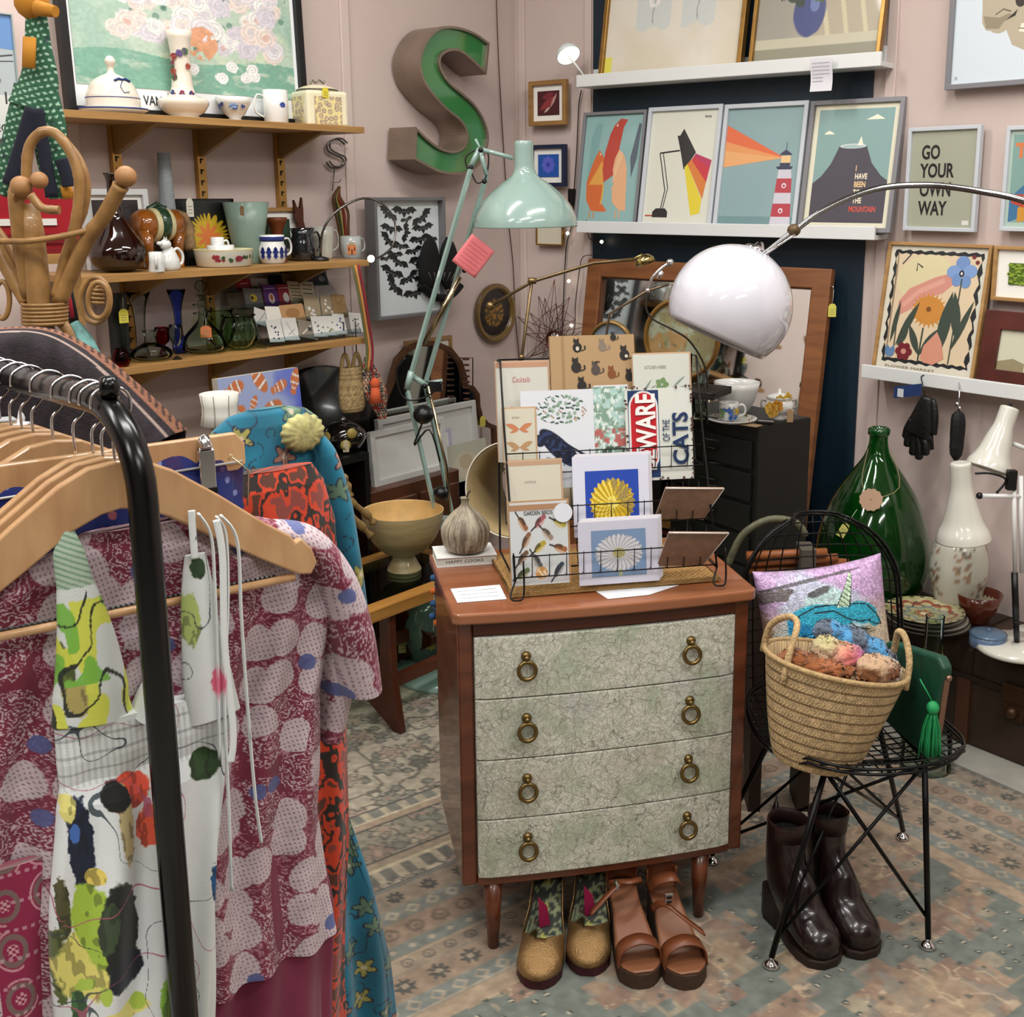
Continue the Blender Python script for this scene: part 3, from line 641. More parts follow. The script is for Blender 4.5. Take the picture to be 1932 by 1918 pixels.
# jugs
o, bw, h = mug('blue_white_jug', 'white jug with dark blue painted trees and angular handle', 'jug', on(489, 560, 443, 496, 'L', .17, Z2), white, prof=[(.75, 0), (.85, .04), (1.03, .3), (1, .55), (.86, .72), (.9, 1)], rz=50)
mb = MB()
for k in range(7):
    a_ = -2.9+k*.46; R = bw*.5
    for zz, ss in ((.28, .007), (.42, .009), (.52, .006)):
        c = Vector((R*1.03*math.cos(a_), R*1.03*math.sin(a_), h*zz)); tn = Vector((-math.sin(a_), math.cos(a_), 0)); nn = Vector((math.cos(a_), math.sin(a_), 0))*.0012
        mb.add([c+nn+tn*ss, c+nn+Vector((0, 0, ss*1.3)), c+nn-tn*ss, c+nn-Vector((0, 0, ss*1.3))], [(0, 1, 2, 3)])
mb.build('painted_trees', M('#1d2a6b', .35), o)
MB().lathe([(bw*.44, h*.78), (bw*.452, h*.84), (bw*.452, h*.93), (bw*.455, h*.95)], 28).build('blue_band', M('#26336f', .35), o)
mug('black_jug', 'glossy black ribbed jug between the blue jug and tall white mug', 'jug', on(548, 615, 430, 489, 'L', .13, Z2), M('#15181d', .12, coat=1), prof=[(.75, 0), (.95, .08), (1.02, .3), (.95, .6), (.8, .8), (.95, 1)], rz=50)
mug('white_mug', 'tall ivory mug with looped handle behind the black jug', 'mug', on(588, 649, 427, 489, 'L', .09, Z2), M('#bdbdb2', .2, coat=.7), prof=[(.75, 0), (.8, .04), (.86, .3), (.95, .7), (1, 1)], rz=50)
o, bw, h = mug('house_mug', 'pale grey mug with an orange painted house, right end of middle shelf', 'mug', on(643, 697, 445, 486, 'L', .12, Z2), M('#a9adab', .3, coat=.5), rz=50)
mb = MB(); R = bw*.505
def onc(a_, z): return (R*math.cos(a_), R*math.sin(a_), z*h)
for a0_, a1_, z0_, z1_, mi in ((-2.6, -1.75, .18, .62, 0), (-2.45, -1.9, .62, .75, 2), (-2.25, -2.1, .18, .42, 1), (-2.5, -2.38, .35, .5, 1), (-1.98, -1.86, .35, .5, 1)):
    q = .0006*(mi > 0); mb.add([tuple(c*(1+q/R) if i < 2 else c for i, c in enumerate(onc(a0_+(a1_-a0_)*k/4, z))) for z in (z0_, z1_) for k in range(5)], [(k, k+1, k+6, k+5) for k in range(4)], mi)
mb.build('painted_house', [M('#c97c45', .5), M('#6b3324', .5), M('#a39b86', .5)], o)
# gooseneck lamp clipped by the shelf end, with heart bulb
t = T('gooseneck_lamp', 'thin bent metal gooseneck lamp with small glowing bulb at the shelf end', 'lamp', W(604, 470, 'L', .16), 52)
b0 = Vector(t.location); Rm = Matrix.Rotation(math.radians(-52), 3, 'Z')
def lc(px, py, off, wl='L'): return tuple(Rm @ (Vector(W(px, py, wl, off))-b0))
t.location.z = Z2; b0 = Vector(t.location)
MB().lathe([(0, 0), (.025, 0), (.025, .008), (.008, .014), (0, .014)], 20, (0, 0, 0)).build('base', M('#3c3a38', .3, .8), t)
pts = [(0, 0, .01)]+[lc(px, py, off) for px, py, off in ((608, 440, .18), (628, 405, .2), (665, 380, .22), (695, 374, .23), (722, 385, .25), (742, 410, .26), (746, 440, .27), (738, 468, .28), (718, 484, .29), (704, 488, .30))]
MB().tube(smoothp(pts, 3), .0035, 8).build('gooseneck', M('#6a6662', .25, .9), t)
MB().ball(lc(700, 488, .30), .011, 12).build('bulb', M('#fff4e6', .4, em=5), t)
# ----- lowest shelf : glass
cg = glass('#eef4f2'); 
t = T('gift_box_with_vial', 'slim black gift box holding a glass tube with yellow tag', 'gift box', W(232, 668, 'L', .12), 52); t.location.z = Z3
zt = W(232, 553, 'L', .12)[2]-Z3
MB().box((0, .01, zt*.5), (.045, .02, zt)).build('box', M('#11120f', .5), t); MB().lathe([(0, .02), (.007, .02), (.007, zt*.9), (.003, zt*.93), (.003, zt)], 12, (0, -.008, 0)).build('glass_tube', cg, t)
price_tag(t, 0, -.018, zt*.95, .026, .036, '#d9d24e', 0, .03)
def glassv(name, label, x1, x2, yt, yb, off, prof, c='#eef4f2', cat='vase', n=28, t=.0025, group=None, rough=.02):
    return vessel(name, label, cat, on(x1, x2, yt, yb, 'L', off, Z3), [(p[0], p[2]) for p in smoothp([(a_, 0, b_) for a_, b_ in prof], 2)], glass(c, rough), group, t=t, n=n)
glassv('fluted_glass_vase', 'clear trumpet-shaped glass vase, leftmost clear vase against the wall', 246, 292, 550, 676, .06, [(.6, 0), (.65, .02), (.45, .15), (.4, .4), (.55, .75), (1, 1)], '#f4f6f6')
glassv('squat_glass_vase', 'low wide clear glass vase with short collared neck, shelf front', 250, 325, 622, 684, .16, [(.5, 0), (.95, .1), (1, .25), (.8, .42), (.4, .55), (.3, .65), (.3, .85), (.42, 1)], '#eef3ef')
glassv('red_glass_tealight', 'small red glass tea light holder behind the squat vase', 294, 322, 617, 668, .10, [(.5, 0), (.55, .05), (.3, .2), (.3, .35), (.9, .5), (1, .8), (.9, 1)], '#d03a4a', 'tealight holder')
glassv('blue_glass_vase', 'slim cobalt blue glass vase with flared mouth', 322, 357, 546, 655, .10, [(.65, 0), (.7, .03), (.8, .12), (.45, .3), (.4, .6), (.6, .8), (1, 1)], '#bccbff')
glassv('glass_goblet', 'little clear glass goblet on the shelf edge', 322, 347, 612, 676, .20, [(.7, 0), (.7, .03), (.15, .1), (.15, .35), (.6, .45), (1, .7), (.9, 1)], '#dfe6ea', 'goblet')
t, w, h = glassv('glass_decanter', 'wide-based ribbed clear glass ship decanter with round stopper and orange label', 346, 428, 556, 668, .14, [(.6, 0), (.95, .05), (1, .14), (.85, .3), (.5, .45), (.2, .58), (.16, .75), (.16, .92), (.28, 1)], '#f2f6f3', 'decanter')
MB().lathe([(0, h*.9), (w*.07, h*.9), (w*.07, h*1.0), (w*.13, h*1.02), (w*.06, h*1.05)], 14).ball((0, 0, h*1.05+w*.135), w*.135, 14).build('stopper', cg, t)
MB().tube([(w*.2*math.cos(k*.55), w*.2*math.sin(k*.55), h*.6+k*.006*h*2.2) for k in range(24)], .0022, 6).build('neck_spiral', cg, t)
price_tag(t, .02, -w*.35, h*.62, .03, .032, '#cf7d4e', 0, .02)
gg = '#f0faec'
glassv('green_glass_bowl', 'pale green pressed glass bowl with wavy rim, back one of the pair', 388, 447, 583, 655, .08, [(.4, 0), (.45, .05), (.85, .3), (1, .65), (.8, .9), (.95, 1)], gg, 'bowl', n=20)
t, w, h = glassv('green_glass_bowl', 'pale green pressed glass bowl with wavy rim, front one of the pair', 418, 488, 594, 661, .16, [(.45, 0), (.5, .05), (.75, .1), (1, .35), (1, .65), (.8, .9), (.95, 1)], gg, 'bowl', n=20)
mb = MB()
for k in range(14): a_ = 2*PI*k/14; mb.tube([(w*.36*math.cos(a_), w*.36*math.sin(a_), h*.08), (w*.49*math.cos(a_+.25), w*.49*math.sin(a_+.25), h*.5), (w*.4*math.cos(a_+.1), w*.4*math.sin(a_+.1), h*.9)], .003, 6)
mb.build('ribs', glass(gg), t)
glassv('red_stemmed_glass', 'upturned red glass dish beside the black gift box', 212, 246, 657, 690, .2, [(.4, 0), (.9, .1), (1, .45), (.8, .8), (.5, 1)], '#c02a3a', 'dish')
# clear acrylic stepped card rack with its cards
p0 = W(470, 664, 'L', .215); pL = W(505, 660, 'L', .215); pR = W(686, 640, 'L', .215); Lr = math.hypot(pR[0]-pL[0], pR[1]-pL[1])
t = T('acrylic_card_rack', 'clear acrylic stepped display rack with jewellery cards on the lowest shelf', 'display rack', (pL[0], pL[1], Z3), 52)
mb = MB(); ac = glass('#e8eef0', .05)
for x in (-.004, Lr): MB().prism([(0, 0), (.20, 0), (.20, .20), (.19, .205), (0, .01)], x-.0015, x+.0015, 'x').build('side_panel', ac, t)
mb = MB()
for k in range(4): mb.box((Lr/2, .03+k*.05, .012+k*.046), (Lr, .04, .002)); mb.box((Lr/2, .011+k*.05, .018+k*.046), (Lr, .002, .016))
mb.build('steps', ac, t)
RNG = random.Random(4)
def card(label, px, py, wpx, hpx, tier, base, layers, lean=20, rot=0, name='jewellery_card', r=.5):
    y = .20-(.03+tier*.05); p = W(px, py+hpx/2, 'L', .215-.014-tier*.05)
    s = Vector((p[0]-pL[0], p[1]-pL[1], 0)).dot(Vector((math.cos(math.radians(52)), math.sin(math.radians(52)), 0)))
    off = .215-.014-tier*.05; q = Vector((pL[0], pL[1], Z3))+Vector((math.cos(math.radians(52)), math.sin(math.radians(52)), 0))*s-Vector((math.sin(math.radians(52)), -math.cos(math.radians(52)), 0))*(.215-off)
    q.z = max(Z3+.0135+tier*.046-.0*1, 0); a_ = W(px-wpx/2, py, 'L', off); b_ = W(px+wpx/2, py, 'L', off); w = math.hypot(a_[0]-b_[0], a_[1]-b_[1]); h = (W(px, py-hpx/2, 'L', off)[2]-W(px, py+hpx/2, 'L', off)[2])
    t = T(name, label, 'card', q, 52, 'jewellery cards on the acrylic rack', rx=-lean); t.rotation_euler[1] = math.radians(rot)
    sheet(w, h, layers, 'card', t, 0, base, r); return t
WC = '#c9c7c1'
def dots(n, c, s=.04, seed=0):
    r = random.Random(seed); return [(c, ell(r.uniform(.25, .75), r.uniform(.15, .8), s, s*.7, 0, 8)) for _ in range(n)]
card('white card with four dark blue drop earrings, front left of rack', 524, 622, 28, 44, 0, WC, dots(8, '#26304a', .06, 1), rot=4)
card('white card with thin grey wire earrings, front second from left', 553, 624, 28, 44, 0, WC, [('#8f8f8a', stroke([(.3, .8), (.7, .2)], .02)), ('#8f8f8a', stroke([(.8, .5), (.3, .25)], .02))], rot=4)
card('clear-wrapped grey card with twig earrings, front centre of rack', 583, 632, 36, 34, 0, '#7d7468', [('#c9c2b4', stroke([(.2, .2), (.7, .8)], .03)), ('#3a3a34', ell(.6, .55, .12, .12))], rot=14)
card('white card with green leaf studs, front row beside the grey card', 607, 622, 26, 40, 0, WC, dots(6, '#5f7466', .07, 3), rot=5)
card('white card with three olive studs, front row centre right', 627, 618, 24, 38, 0, WC, dots(6, '#7a7f55', .07, 4), rot=5)
card('white card with tiny navy flower studs, front row right', 645, 610, 22, 40, 0, WC, dots(7, '#27346b', .07, 5), rot=5)
card('white card with black scribble studs, front row rightmost', 676, 614, 24, 38, 0, WC, dots(7, '#3c3c40', .06, 6), rot=8)
card('oval white card with silver branch necklace, second row left', 494, 600, 30, 32, 1, WC, [('#7c7a76', stroke([(.3, .2), (.5, .5), (.7, .85)], .02))], rot=20)
card('round white scalloped card, second row beside the oval one', 520, 594, 28, 34, 1, '#e6e2d8', [], rot=5)
card('brown kraft scalloped card, second row centre', 557, 590, 44, 34, 1, '#b98d5e', [('#9c7244', ell(.5, .5, .3, .3))], rot=0)
card('kraft card with silver crescent charm in clear sleeve, second row right of centre', 593, 582, 30, 46, 1, '#9a8a70', dots(5, '#d5d2c8', .1, 7), rot=10)
card('kraft card with clear bead earrings in sleeve, second row right', 622, 572, 26, 44, 1, '#9a8a70', dots(6, '#dedbd2', .09, 8), rot=10)
card('plain kraft card with fine gold chain necklace, second row rightmost', 644, 574, 26, 44, 1, '#96784f', [('#6b5230', stroke([(.2, .8), (.5, .55), (.8, .85)], .015))], rot=8)
card('grey card with yellow flower brooch, third row left', 482, 562, 34, 38, 2, '#6d6c6c', [('#c9b13a', ell(.5, .5, .2, .2)), ('#2c2c28', ell(.42, .5, .08, .1))], rot=6)
card('purple card with orange drop charm, third row', 516, 562, 28, 42, 2, '#5b2c78', [('#d8d0d8', ell(.5, .35, .2, .25)), ('#c0693a', ell(.5, .4, .1, .15)), ('#b9a3c9', [(.1, .78), (.8, .82), (.8, .86), (.1, .82)])], rot=5)
card('crimson card with white ghost charm, third row', 543, 558, 28, 40, 2, '#8f2338', [('#e6e0e0', ell(.5, .35, .2, .25)), ('#d0a3ae', [(.1, .78), (.8, .82), (.8, .86), (.1, .82)])], rot=5)
card('cream card with lines of small print, third row centre', 563, 560, 26, 44, 2, '#b5a688', [('#54483a', [(.15, y), (.85, y), (.85, y+.04), (.15, y+.04)]) for y in (.2, .35, .5, .65, .8)], rot=6)
card('cream card with grid of tiny text, third row right of centre', 584, 548, 26, 42, 2, '#b8ab92', [('#54483a', [(.15, y), (.85, y), (.85, y+.05), (.15, y+.05)]) for y in (.2, .4, .6, .8)], rot=8)
card('bright red card at the top left corner of the rack', 462, 540, 30, 24, 3, '#a5222e', [('#d9979c', [(.3, .5), (.8, .6), (.8, .7), (.3, .6)])], rot=5)
card('white card with pale ring, back row left', 492, 538, 32, 22, 3, '#b5b2ae', [('#8b8987', ell(.5, .5, .1, .15))], rot=5)
card('black card at the back row centre of the rack', 526, 534, 30, 26, 3, '#15130f', [], rot=5)
card('kraft card pair with gold studs at the back row', 556, 530, 40, 26, 3, '#8d7658', [('#5a4630', ell(.3, .6, .04, .06)), ('#5a4630', ell(.7, .6, .04, .06))], rot=3)
card('black card with glass pendant, back row right', 600, 538, 44, 40, 3, '#12110f', [('#8a8f90', ell(.75, .3, .14, .16))], rot=3)
# ================= left wall right of the shelves, and the corner =================
def R2(th): return Matrix.Rotation(math.radians(-th), 3, 'Z')
def loc_fn(t, th):
    b = Vector(t.location); Rm_ = R2(th); return lambda p: tuple(Rm_ @ (Vector(p)-b))
def outline(t, th, pts, wall, off):
    f = loc_fn(t, th); r = [f(W(x, y, wall, off)) for x, y in pts]; return [(p[0], p[2]) for p in r]
def inset(poly, d):
    n = len(poly); A_ = sum(poly[i][0]*poly[(i+1) % n][1]-poly[(i+1) % n][0]*poly[i][1] for i in range(n)); s_ = 1 if A_ > 0 else -1; out = []
    for i in range(n):
        a, b, c = poly[i-1], poly[i], poly[(i+1) % n]
        u = Vector((b[0]-a[0], b[1]-a[1])).normalized(); v = Vector((c[0]-b[0], c[1]-b[1])).normalized()
        n1 = Vector((-u.y, u.x))*s_; n2 = Vector((-v.y, v.x))*s_; m = (n1+n2); m = m/max(m.length, .3); k = min(1/max(m.dot(n1), .4), 2); out.append((b[0]+m.x*d*k, b[1]+m.y*d*k))
    return out
# the big channel letter
SP = [(1775,325),(1700,268),(1610,222),(1500,196),(1400,205),(1320,270),(1265,370),(1245,450),(1250,530),(1280,620),(1340,710),(1440,820),(1540,900),(1590,970),(1602,1040),(1575,1105),(1500,1135),(1400,1110),(1300,1035),(1218,955),(1205,1200),(1340,1275),(1450,1312),(1600,1308),(1700,1240),(1755,1130),(1768,1010),(1725,880),(1650,770),(1560,690),(1470,610),(1415,520),(1405,455),(1430,408),(1490,383),(1560,395),(1650,465),(1752,562)]
SP = [(480+x/3.996, y/3.996) for x, y in SP]
def dense(P, sharp):
    out = []; n = len(P)
    for i in range(n):
        a, b, c, d = P[i-1], P[i], P[(i+1) % n], P[(i+2) % n]
        if i in sharp or (i+1) % n in sharp: out += [b, ((b[0]+c[0])/2, (b[1]+c[1])/2)] if not (i in sharp and (i+1) % n in sharp) else [b]; continue
        for j in range(3):
            t = j/3; out.append(tuple(.5*(2*b[k]+(c[k]-a[k])*t+(2*a[k]-5*b[k]+4*c[k]-d[k])*t*t+(3*b[k]-a[k]-3*c[k]+d[k])*t**3) for k in (0, 1)))
    return out
SP = dense(SP, {0, 19, 20, 37})
t = T('letter_sign', 'large green and bronze shop-sign letter S mounted high on the pink wall', 'sign letter', W(850, 330, 'L', 0), 52)
po = outline(t, 52, SP, 'L', .135); pin = inset(po, .008); n = len(po)
mb = MB(); D0, D1, D2 = -.135, -.01, -.123
vs = [(x, D0, z) for x, z in po]+[(x, D1, z) for x, z in po]+[(x, D0, z) for x, z in pin]+[(x, D2, z) for x, z in pin]
fs = []
for i in range(n):
    j = (i+1) % n; fs += [(i, j, n+j, n+i), (i, 2*n+i, 2*n+j, j), (2*n+i, 3*n+i, 3*n+j, 2*n+j)]
fs.append([n+i for i in range(n)])
mb.add(vs, fs); mb.build('metal_return', M('#8d7d70', .35, .6, var=.12, vs=12), t)
mb = MB(); mb.add([(x, D2, z) for x, z in pin], [list(range(n))]); mb.build('green_face', M('#3b7a44', .12, coat=.8, var=.05, vs=6), t)
# small wire letter + hanging belts
t = T('wire_letter', 'small bent wire letter S hung on the wall above the black jug', 'ornament', W(632, 320, 'L', .015), 52)
f = loc_fn(t, 52)
c_ = [(650,272),(640,264),(628,264),(618,272),(619,284),(632,292),(645,298),(648,307),(640,316),(625,316),(616,306)]
pts = smoothp([f(W(x, y, 'L', .015)) for x, y in c_], 4)
mb = MB().tube(pts, .0035, 6).tube([(p[0]+.008, p[1]-.004, p[2]+.004) for p in pts], .0028, 6); mb.tube([f(W(631, 318, 'L', .015)), f(W(629, 345, 'L', .015)), f(W(627, 360, 'L', .02))], .0018, 5); mb.build('wire', M('#6f6a6a', .25, .9), t)
t = T('hanging_belts', 'bunch of brown and yellow woven belts hanging from a wall hook', 'belt', W(640, 350, 'L', .03), 52)
f = loc_fn(t, 52); mb = MB()
for i, (dx, c) in enumerate(((-4, 0), (0, 1), (4, 2), (8, 0), (-1, 3))):
    mb.tube(smoothp([f(W(640, 352, 'L', .03)), f(W(633+dx, 372, 'L', .035)), f(W(640+dx*2, 398, 'L', .03)), f(W(645+dx*1.5, 430, 'L', .03)), f(W(650+dx*1.2, 480, 'L', .03))], 4), .006, 6, c, flat=.4)
mb.build('straps', [M('#5a3a1c', .7), M('#b09a3a', .7), M('#7a2f20', .7), M('#3c4a2c', .7)], t)
MB().tube([(0, .03, .01), (0, 0, .01), (0, -.012, .022)], .002, 6).build('hook', CHR, t)
# bat picture
def bat(cx, cy, s, rot, asp=.62):
    P = [(0, .18), (.08, .3), (.1, .16), (.3, .34), (.62, .42), (1, .1), (.8, .08), (.66, -.12), (.48, -.02), (.34, -.2), (.18, -.08), (.06, -.34), (0, -.42)]
    P = P+[(-x, y) for x, y in P[1:-1][::-1]]; c, d = math.cos(rot), math.sin(rot)
    return [(cx+(x*c-y*d)*s, cy+(x*d+y*c)*s*asp) for x, y in P]
L_ = []; r = random.Random(3)
for i, (cx, cy, s, ro) in enumerate([(.22,.88,.17,-.7),(.47,.9,.2,-.05),(.75,.84,.2,.7),(.27,.75,.18,-.2),(.5,.72,.16,1.4),(.75,.75,.18,.15),(.22,.65,.18,-.8),(.4,.6,.14,-.3),(.7,.65,.18,.2),(.3,.53,.14,-.2),(.6,.55,.15,.3),(.35,.46,.18,-.6),(.7,.48,.2,.4),(.25,.37,.2,-.5),(.52,.31,.18,.6),(.75,.38,.18,-.4),(.27,.25,.2,-1.),(.72,.27,.17,-.3),(.6,.17,.2,.2),(.85,.55,.13,.9),(.5,.83,.1,.3),(.88,.66,.1,-.4),(.18,.5,.1,.2)]):
    L_.append(('#1b1c1e', bat(cx, cy, s, ro))); L_.append(('#565a5c', stroke([(cx-s*.6*math.cos(ro), cy-s*.6*math.sin(ro)*.6), (cx, cy), (cx+s*.6*math.cos(ro), cy+s*.6*math.sin(ro)*.6)], .004)))
loc, th, w, h = picpx(697, 829, 372, 596, 'L', .05)
pic('bat_picture', 'deep grey box frame with a print of many black bats', loc, th, w, h, .011, .048, M('#6f6e70', .4, .2), L_, '#cfd6d8', 0, 0, coat=.4)
# clear plastic ledge the picture stands on
# black rabbit-eared headpiece
t = T('feather_headpiece', 'black velvet headpiece with two tall ears hanging over the bat picture corner', 'headpiece', W(830, 560, 'L', .12), 52)
blkf = M('#070708', .9, bump=.8, bs=200)
mb = MB(); f = loc_fn(t, 52)
for x0_, x1_, yt in ((808, 812, 445), (848, 845, 447)):
    a_, b_ = Vector(f(W(x0_, 545, 'L', .1))), Vector(f(W(x1_, yt, 'L', .1)))
    pts = [a_.lerp(b_, k/8) for k in range(9)]; mb.tube(pts, [.02, .034, .044, .046, .045, .042, .036, .026, .008], 14, flat=.5)
mb.build('ears', blkf, t)
MB().tube(smoothp([f(W(x, y, 'L', .09)) for x, y in ((795, 535), (810, 552), (830, 562), (850, 556), (866, 538))], 4), .022, 12, flat=.6).build('band', blkf, t)
mb = MB()
for k in range(7): p = Vector(f(W(815+k*7, 530, 'L', .13))); mb.tube([p, p+Vector((.008*(k-3), -.01, .03))], .0015, 5)
mb.build('trim', M('#5d5a58', .5), t)
# oval plate
loc = W(928, 590, 'L', .0); t = T('wall_plate', 'round black and gold decorative plate hung on the pink wall', 'plate', (loc[0], loc[1], loc[2]), 52)
RX = Matrix.Rotation(PI/2, 3, 'X'); w = (W(928, 535, 'L')[2]-W(928, 646, 'L')[2])/2
def platepat(P):
    r = np.sqrt(P[:, 0]**2+P[:, 2]**2)/w; x, z = P[:, 0]/w, P[:, 2]/w
    c = full(r, '#54401f'); c = mixc(c, '#7d6233', (np.abs(r-.9) < .05)*.8); c = mixc(c, '#0d0b08', (r < .78)*1.); c = mixc(c, '#4a3f20', (r < .52)*1.)
    d1_, d2_, i_, *_r = cells(x*7, z*7, 2); c = mixc(c, '#a8742c', ((r < .5) & (d1_ < .33))*.9); c = mixc(c, '#1d160a', (np.abs(r-.51) < .02)*.8); c = mixc(c, '#6f5a2c', (np.abs(r-.81) < .015)); return c
mb = MB(); prof = [(0, .012), (w*.5, .012), (w*.53, .012), (w*.78, .014), (w*.82, .024)]+[(w*(.82+.18*k/6), .024+.004*math.sin(k/6*PI)) for k in range(1, 7)]+[(w, .012), (w*.6, .001), (0, .001)]
fine = []
for i in range(len(prof)-1):
    for k in range(6): fine.append(tuple(prof[i][j]+(prof[i+1][j]-prof[i][j])*k/6 for j in (0, 1)))
mb.lathe(fine+[prof[-1]], 90, R=RX); mb.build('body', vcm(.25, coat=.6), t, paint=platepat)
# small pictures in the corner
loc, th, w, h = picpx(1003, 1073, 152, 237, 'B', .02)
pic('oak_framed_photo', 'small oak-framed print of red leaves, uppermost in the corner', loc, th, w, h, .016, .02, wood('#8a6436', '#a37a48', .5, key='fr2'), [('#8c3238', leaf(.1, .2, .9, .8, .15)), ('#b78a80', leaf(.6, .3, .9, .9, .06)), ('#7a2c34', leaf(.2, .7, .8, .9, .12)), ('#c9a79b', leaf(.3, .1, .6, .35, .05))], '#4a1a22', .02)
loc, th, w, h = picpx(1005, 1071, 273, 352, 'B', .02)
pic('navy_framed_photo', 'small navy-framed print of a blue flower behind the mint lampshade', loc, th, w, h, .014, .02, M('#1a2340', .5), petals(.5, .55, .34, 8, .12, '#5a62c8', 1.2)+[('#3a3fa0', ell(.5, .55, .1, .1))], '#1f55a8', .02)
loc, th, w, h = picpx(1014, 1065, 415, 463, 'B', .02)
pic('small_gilt_frame', 'small thin gilt frame with plain cream print below the mint lampshade', loc, th, w, h, .006, .012, BRASS, [], '#cfc8b4', 0)
# cables and fairy lights
def cable(name, label, pts, wall, r=.0022, c='#1c1614', cat='cable', lights=()):
    t = T(name, label, cat, W(pts[0][0], pts[0][1], wall, .03), WALLS[wall][1]); f = loc_fn(t, WALLS[wall][1])
    MB().tube(smoothp([f(W(p[0], p[1], wall, p[2] if len(p) > 2 else .012)) for p in pts], 3), r, 6).build('cord', M(c, .5), t)
    for x, y in lights: MB().ball(f(W(x, y, wall, .035)), .006, 8).build('bulb', M('#fff2d8', .4, em=12), t)
    return t
cable('wall_cable', 'thin brown cable running down the pink wall beside the plate', [(936, -20), (940, 100), (947, 230), (958, 400), (968, 500), (972, 590), (980, 680)], 'L', .002, '#4a2f26')
cable('lamp_cable', 'black cable with inline plug dropping from the upper picture ledge', [(1097, 170), (1092, 200), (1088, 290), (1083, 360), (1080, 420), (1068, 470), (1062, 600), (1058, 680)], 'B')
t = T('inline_plug', 'black inline plug on the cable beside the bird print', 'plug', W(1079, 372, 'B', .02), -38); MB().box((0, 0, 0), (.024, .022, .06)).build('body', BLK, t, bevel=.004)
cable('fairy_lights', 'string of tiny warm fairy lights hanging by the dark blue panel', [(1106, 415, .1), (1112, 450, .05), (1135, 456, .03), (1128, 480, .03), (1100, 484, .03), (1092, 520, .03), (1086, 570, .03), (1084, 620, .03), (1075, 640, .03)], 'B', .0016, '#171310', 'fairy lights', ((1135, 456), (1071, 440), (1073, 530), (1078, 614), (1160, 540)))
# clip lamp on the upper ledge
LZ1, LZ2 = 1.872, 1.382
t = T('clip_lamp', 'little white dome lamp on a thin arm, left end of upper ledge', 'lamp', W(1103, 150, 'B', .07), -38); t.location.z = LZ1+.018
f = loc_fn(t, -38); a_ = Vector(f(W(1073, 105, 'B', .12)))
MB().tube([(0, .02, 0), (0, 0, .004), a_], .0035, 8).build('arm', M('#e9e9e6', .3), t)
ax = Vector((.62, -.25, -.74)).normalized(); Rq = Vector((0, 0, -1)).rotation_difference(ax).to_matrix(); Rr = .043
MB().lathe([(0, Rr), (Rr*.4, Rr*.92), (Rr*.75, Rr*.66), (Rr*.95, Rr*.3), (Rr, 0), (Rr*.96, 0), (Rr*.9, Rr*.3), (Rr*.7, Rr*.6), (0, Rr*.86)], 26, a_, R=Rq).build('shade', M('#cfd6d4', .3, coat=.5), t)
MB().lathe([(0, .004), (Rr*.93, .004), (Rr*.93, .0), (0, 0)], 26, a_, R=Rq).build('diffuser', M('#fffdf6', .4, em=1.2), t)
# starburst wire ornament with round mirror
c0 = W(1046, 642, 'B', .04); t = T('wire_star_mirror', 'rusty wire starburst with a small round mirror at its centre', 'mirror', c0, -38)
f = loc_fn(t, -38); mb = MB(); r = random.Random(5)
tips = [(1046, 527), (1028, 562), (1016, 558), (1000, 590), (976, 597), (992, 630), (984, 680), (1000, 672), (1020, 690), (1060, 700), (1090, 660), (1112, 615), (1085, 602), (1075, 560), (1062, 575), (1088, 640), (1050, 572)]
rad = []
for x, y in tips:
    p = Vector(f(W(x, y, 'B', .04))); a = math.atan2(p.z, p.x)
    for s_ in (-.45, .45): mb.tube([p, (.036*math.cos(a+s_*1.6), -.005, .036*math.sin(a+s_*1.6))], .0012, 5)
    rad.append(p)
for i in range(len(rad)): mb.tube([rad[i], rad[(i+5) % len(rad)]*.6], .001, 4)
mb.tube([(.036*math.cos(k*.35), -.005, .036*math.sin(k*.35)) for k in range(18)], .003, 6, closed=True)
mb.build('wires', M('#5c3128', .5, .4), t); MB().lathe([(0, .002), (.034, .002), (.034, 0), (0, 0)], 28, (0, -.004, 0), R=RX).build('mirror_glass', M('#e6e6e6', .03, 1), t)
# bags hanging at the shelf end
def bag_hang(): pass
p = W(666, 776, 'L', .20); pl = on(638, 694, 668, 776, 'L', .20, p[2]); loc, w, h = pl
t = T('straw_bag', 'small woven straw bag hanging by two handles from the lowest shelf', 'bag', loc, 40)
def strawpat(P):
    z = P[:, 2]/.006; a = np.arctan2(P[:, 1], P[:, 0])/.11; c = full(z, '#a58e63'); k = np.sin(z*PI+np.sin(a*6)*.8); c = mixc(c, '#6f5a38', (k < -.3)*.7); c = c*(.75+.5*fbm(a*6, z*1.2, 2))[:, None]; return c
hs = h*.78
mb = MB(); mb.lathe(shell(smoothp([(w*.36, 0, 0), (w*.46, 0, .015), (w*.5, 0, hs*.4), (w*.46, 0, hs*.8), (w*.42, 0, hs)], 7) and [(q[0], q[2]) for q in smoothp([(w*.36, 0, 0), (w*.46, 0, .015), (w*.5, 0, hs*.4), (w*.46, 0, hs*.8), (w*.42, 0, hs)], 7)], .004), 60, sy=.5); mb.build('body', vcm(.9, bump=.6, bs=250), t, paint=strawpat)
for s_ in (-1, 1): MB().tube(smoothp([(s_*w*.38, 0, hs*.9), (s_*w*.34, 0, hs*1.12), (s_*w*.22, 0, hs*1.3), (s_*w*.1, 0, hs*1.12), (s_*w*.06, 0, hs*.92)], 4), .006, 8).build('handle', M('#8d7448', .9), t)
mb = MB()
for s_ in (-1, 1): mb.tube([(s_*w*.22, 0, hs*1.28), (s_*w*.22, 0, hs*1.28+.10)], .002, 5)
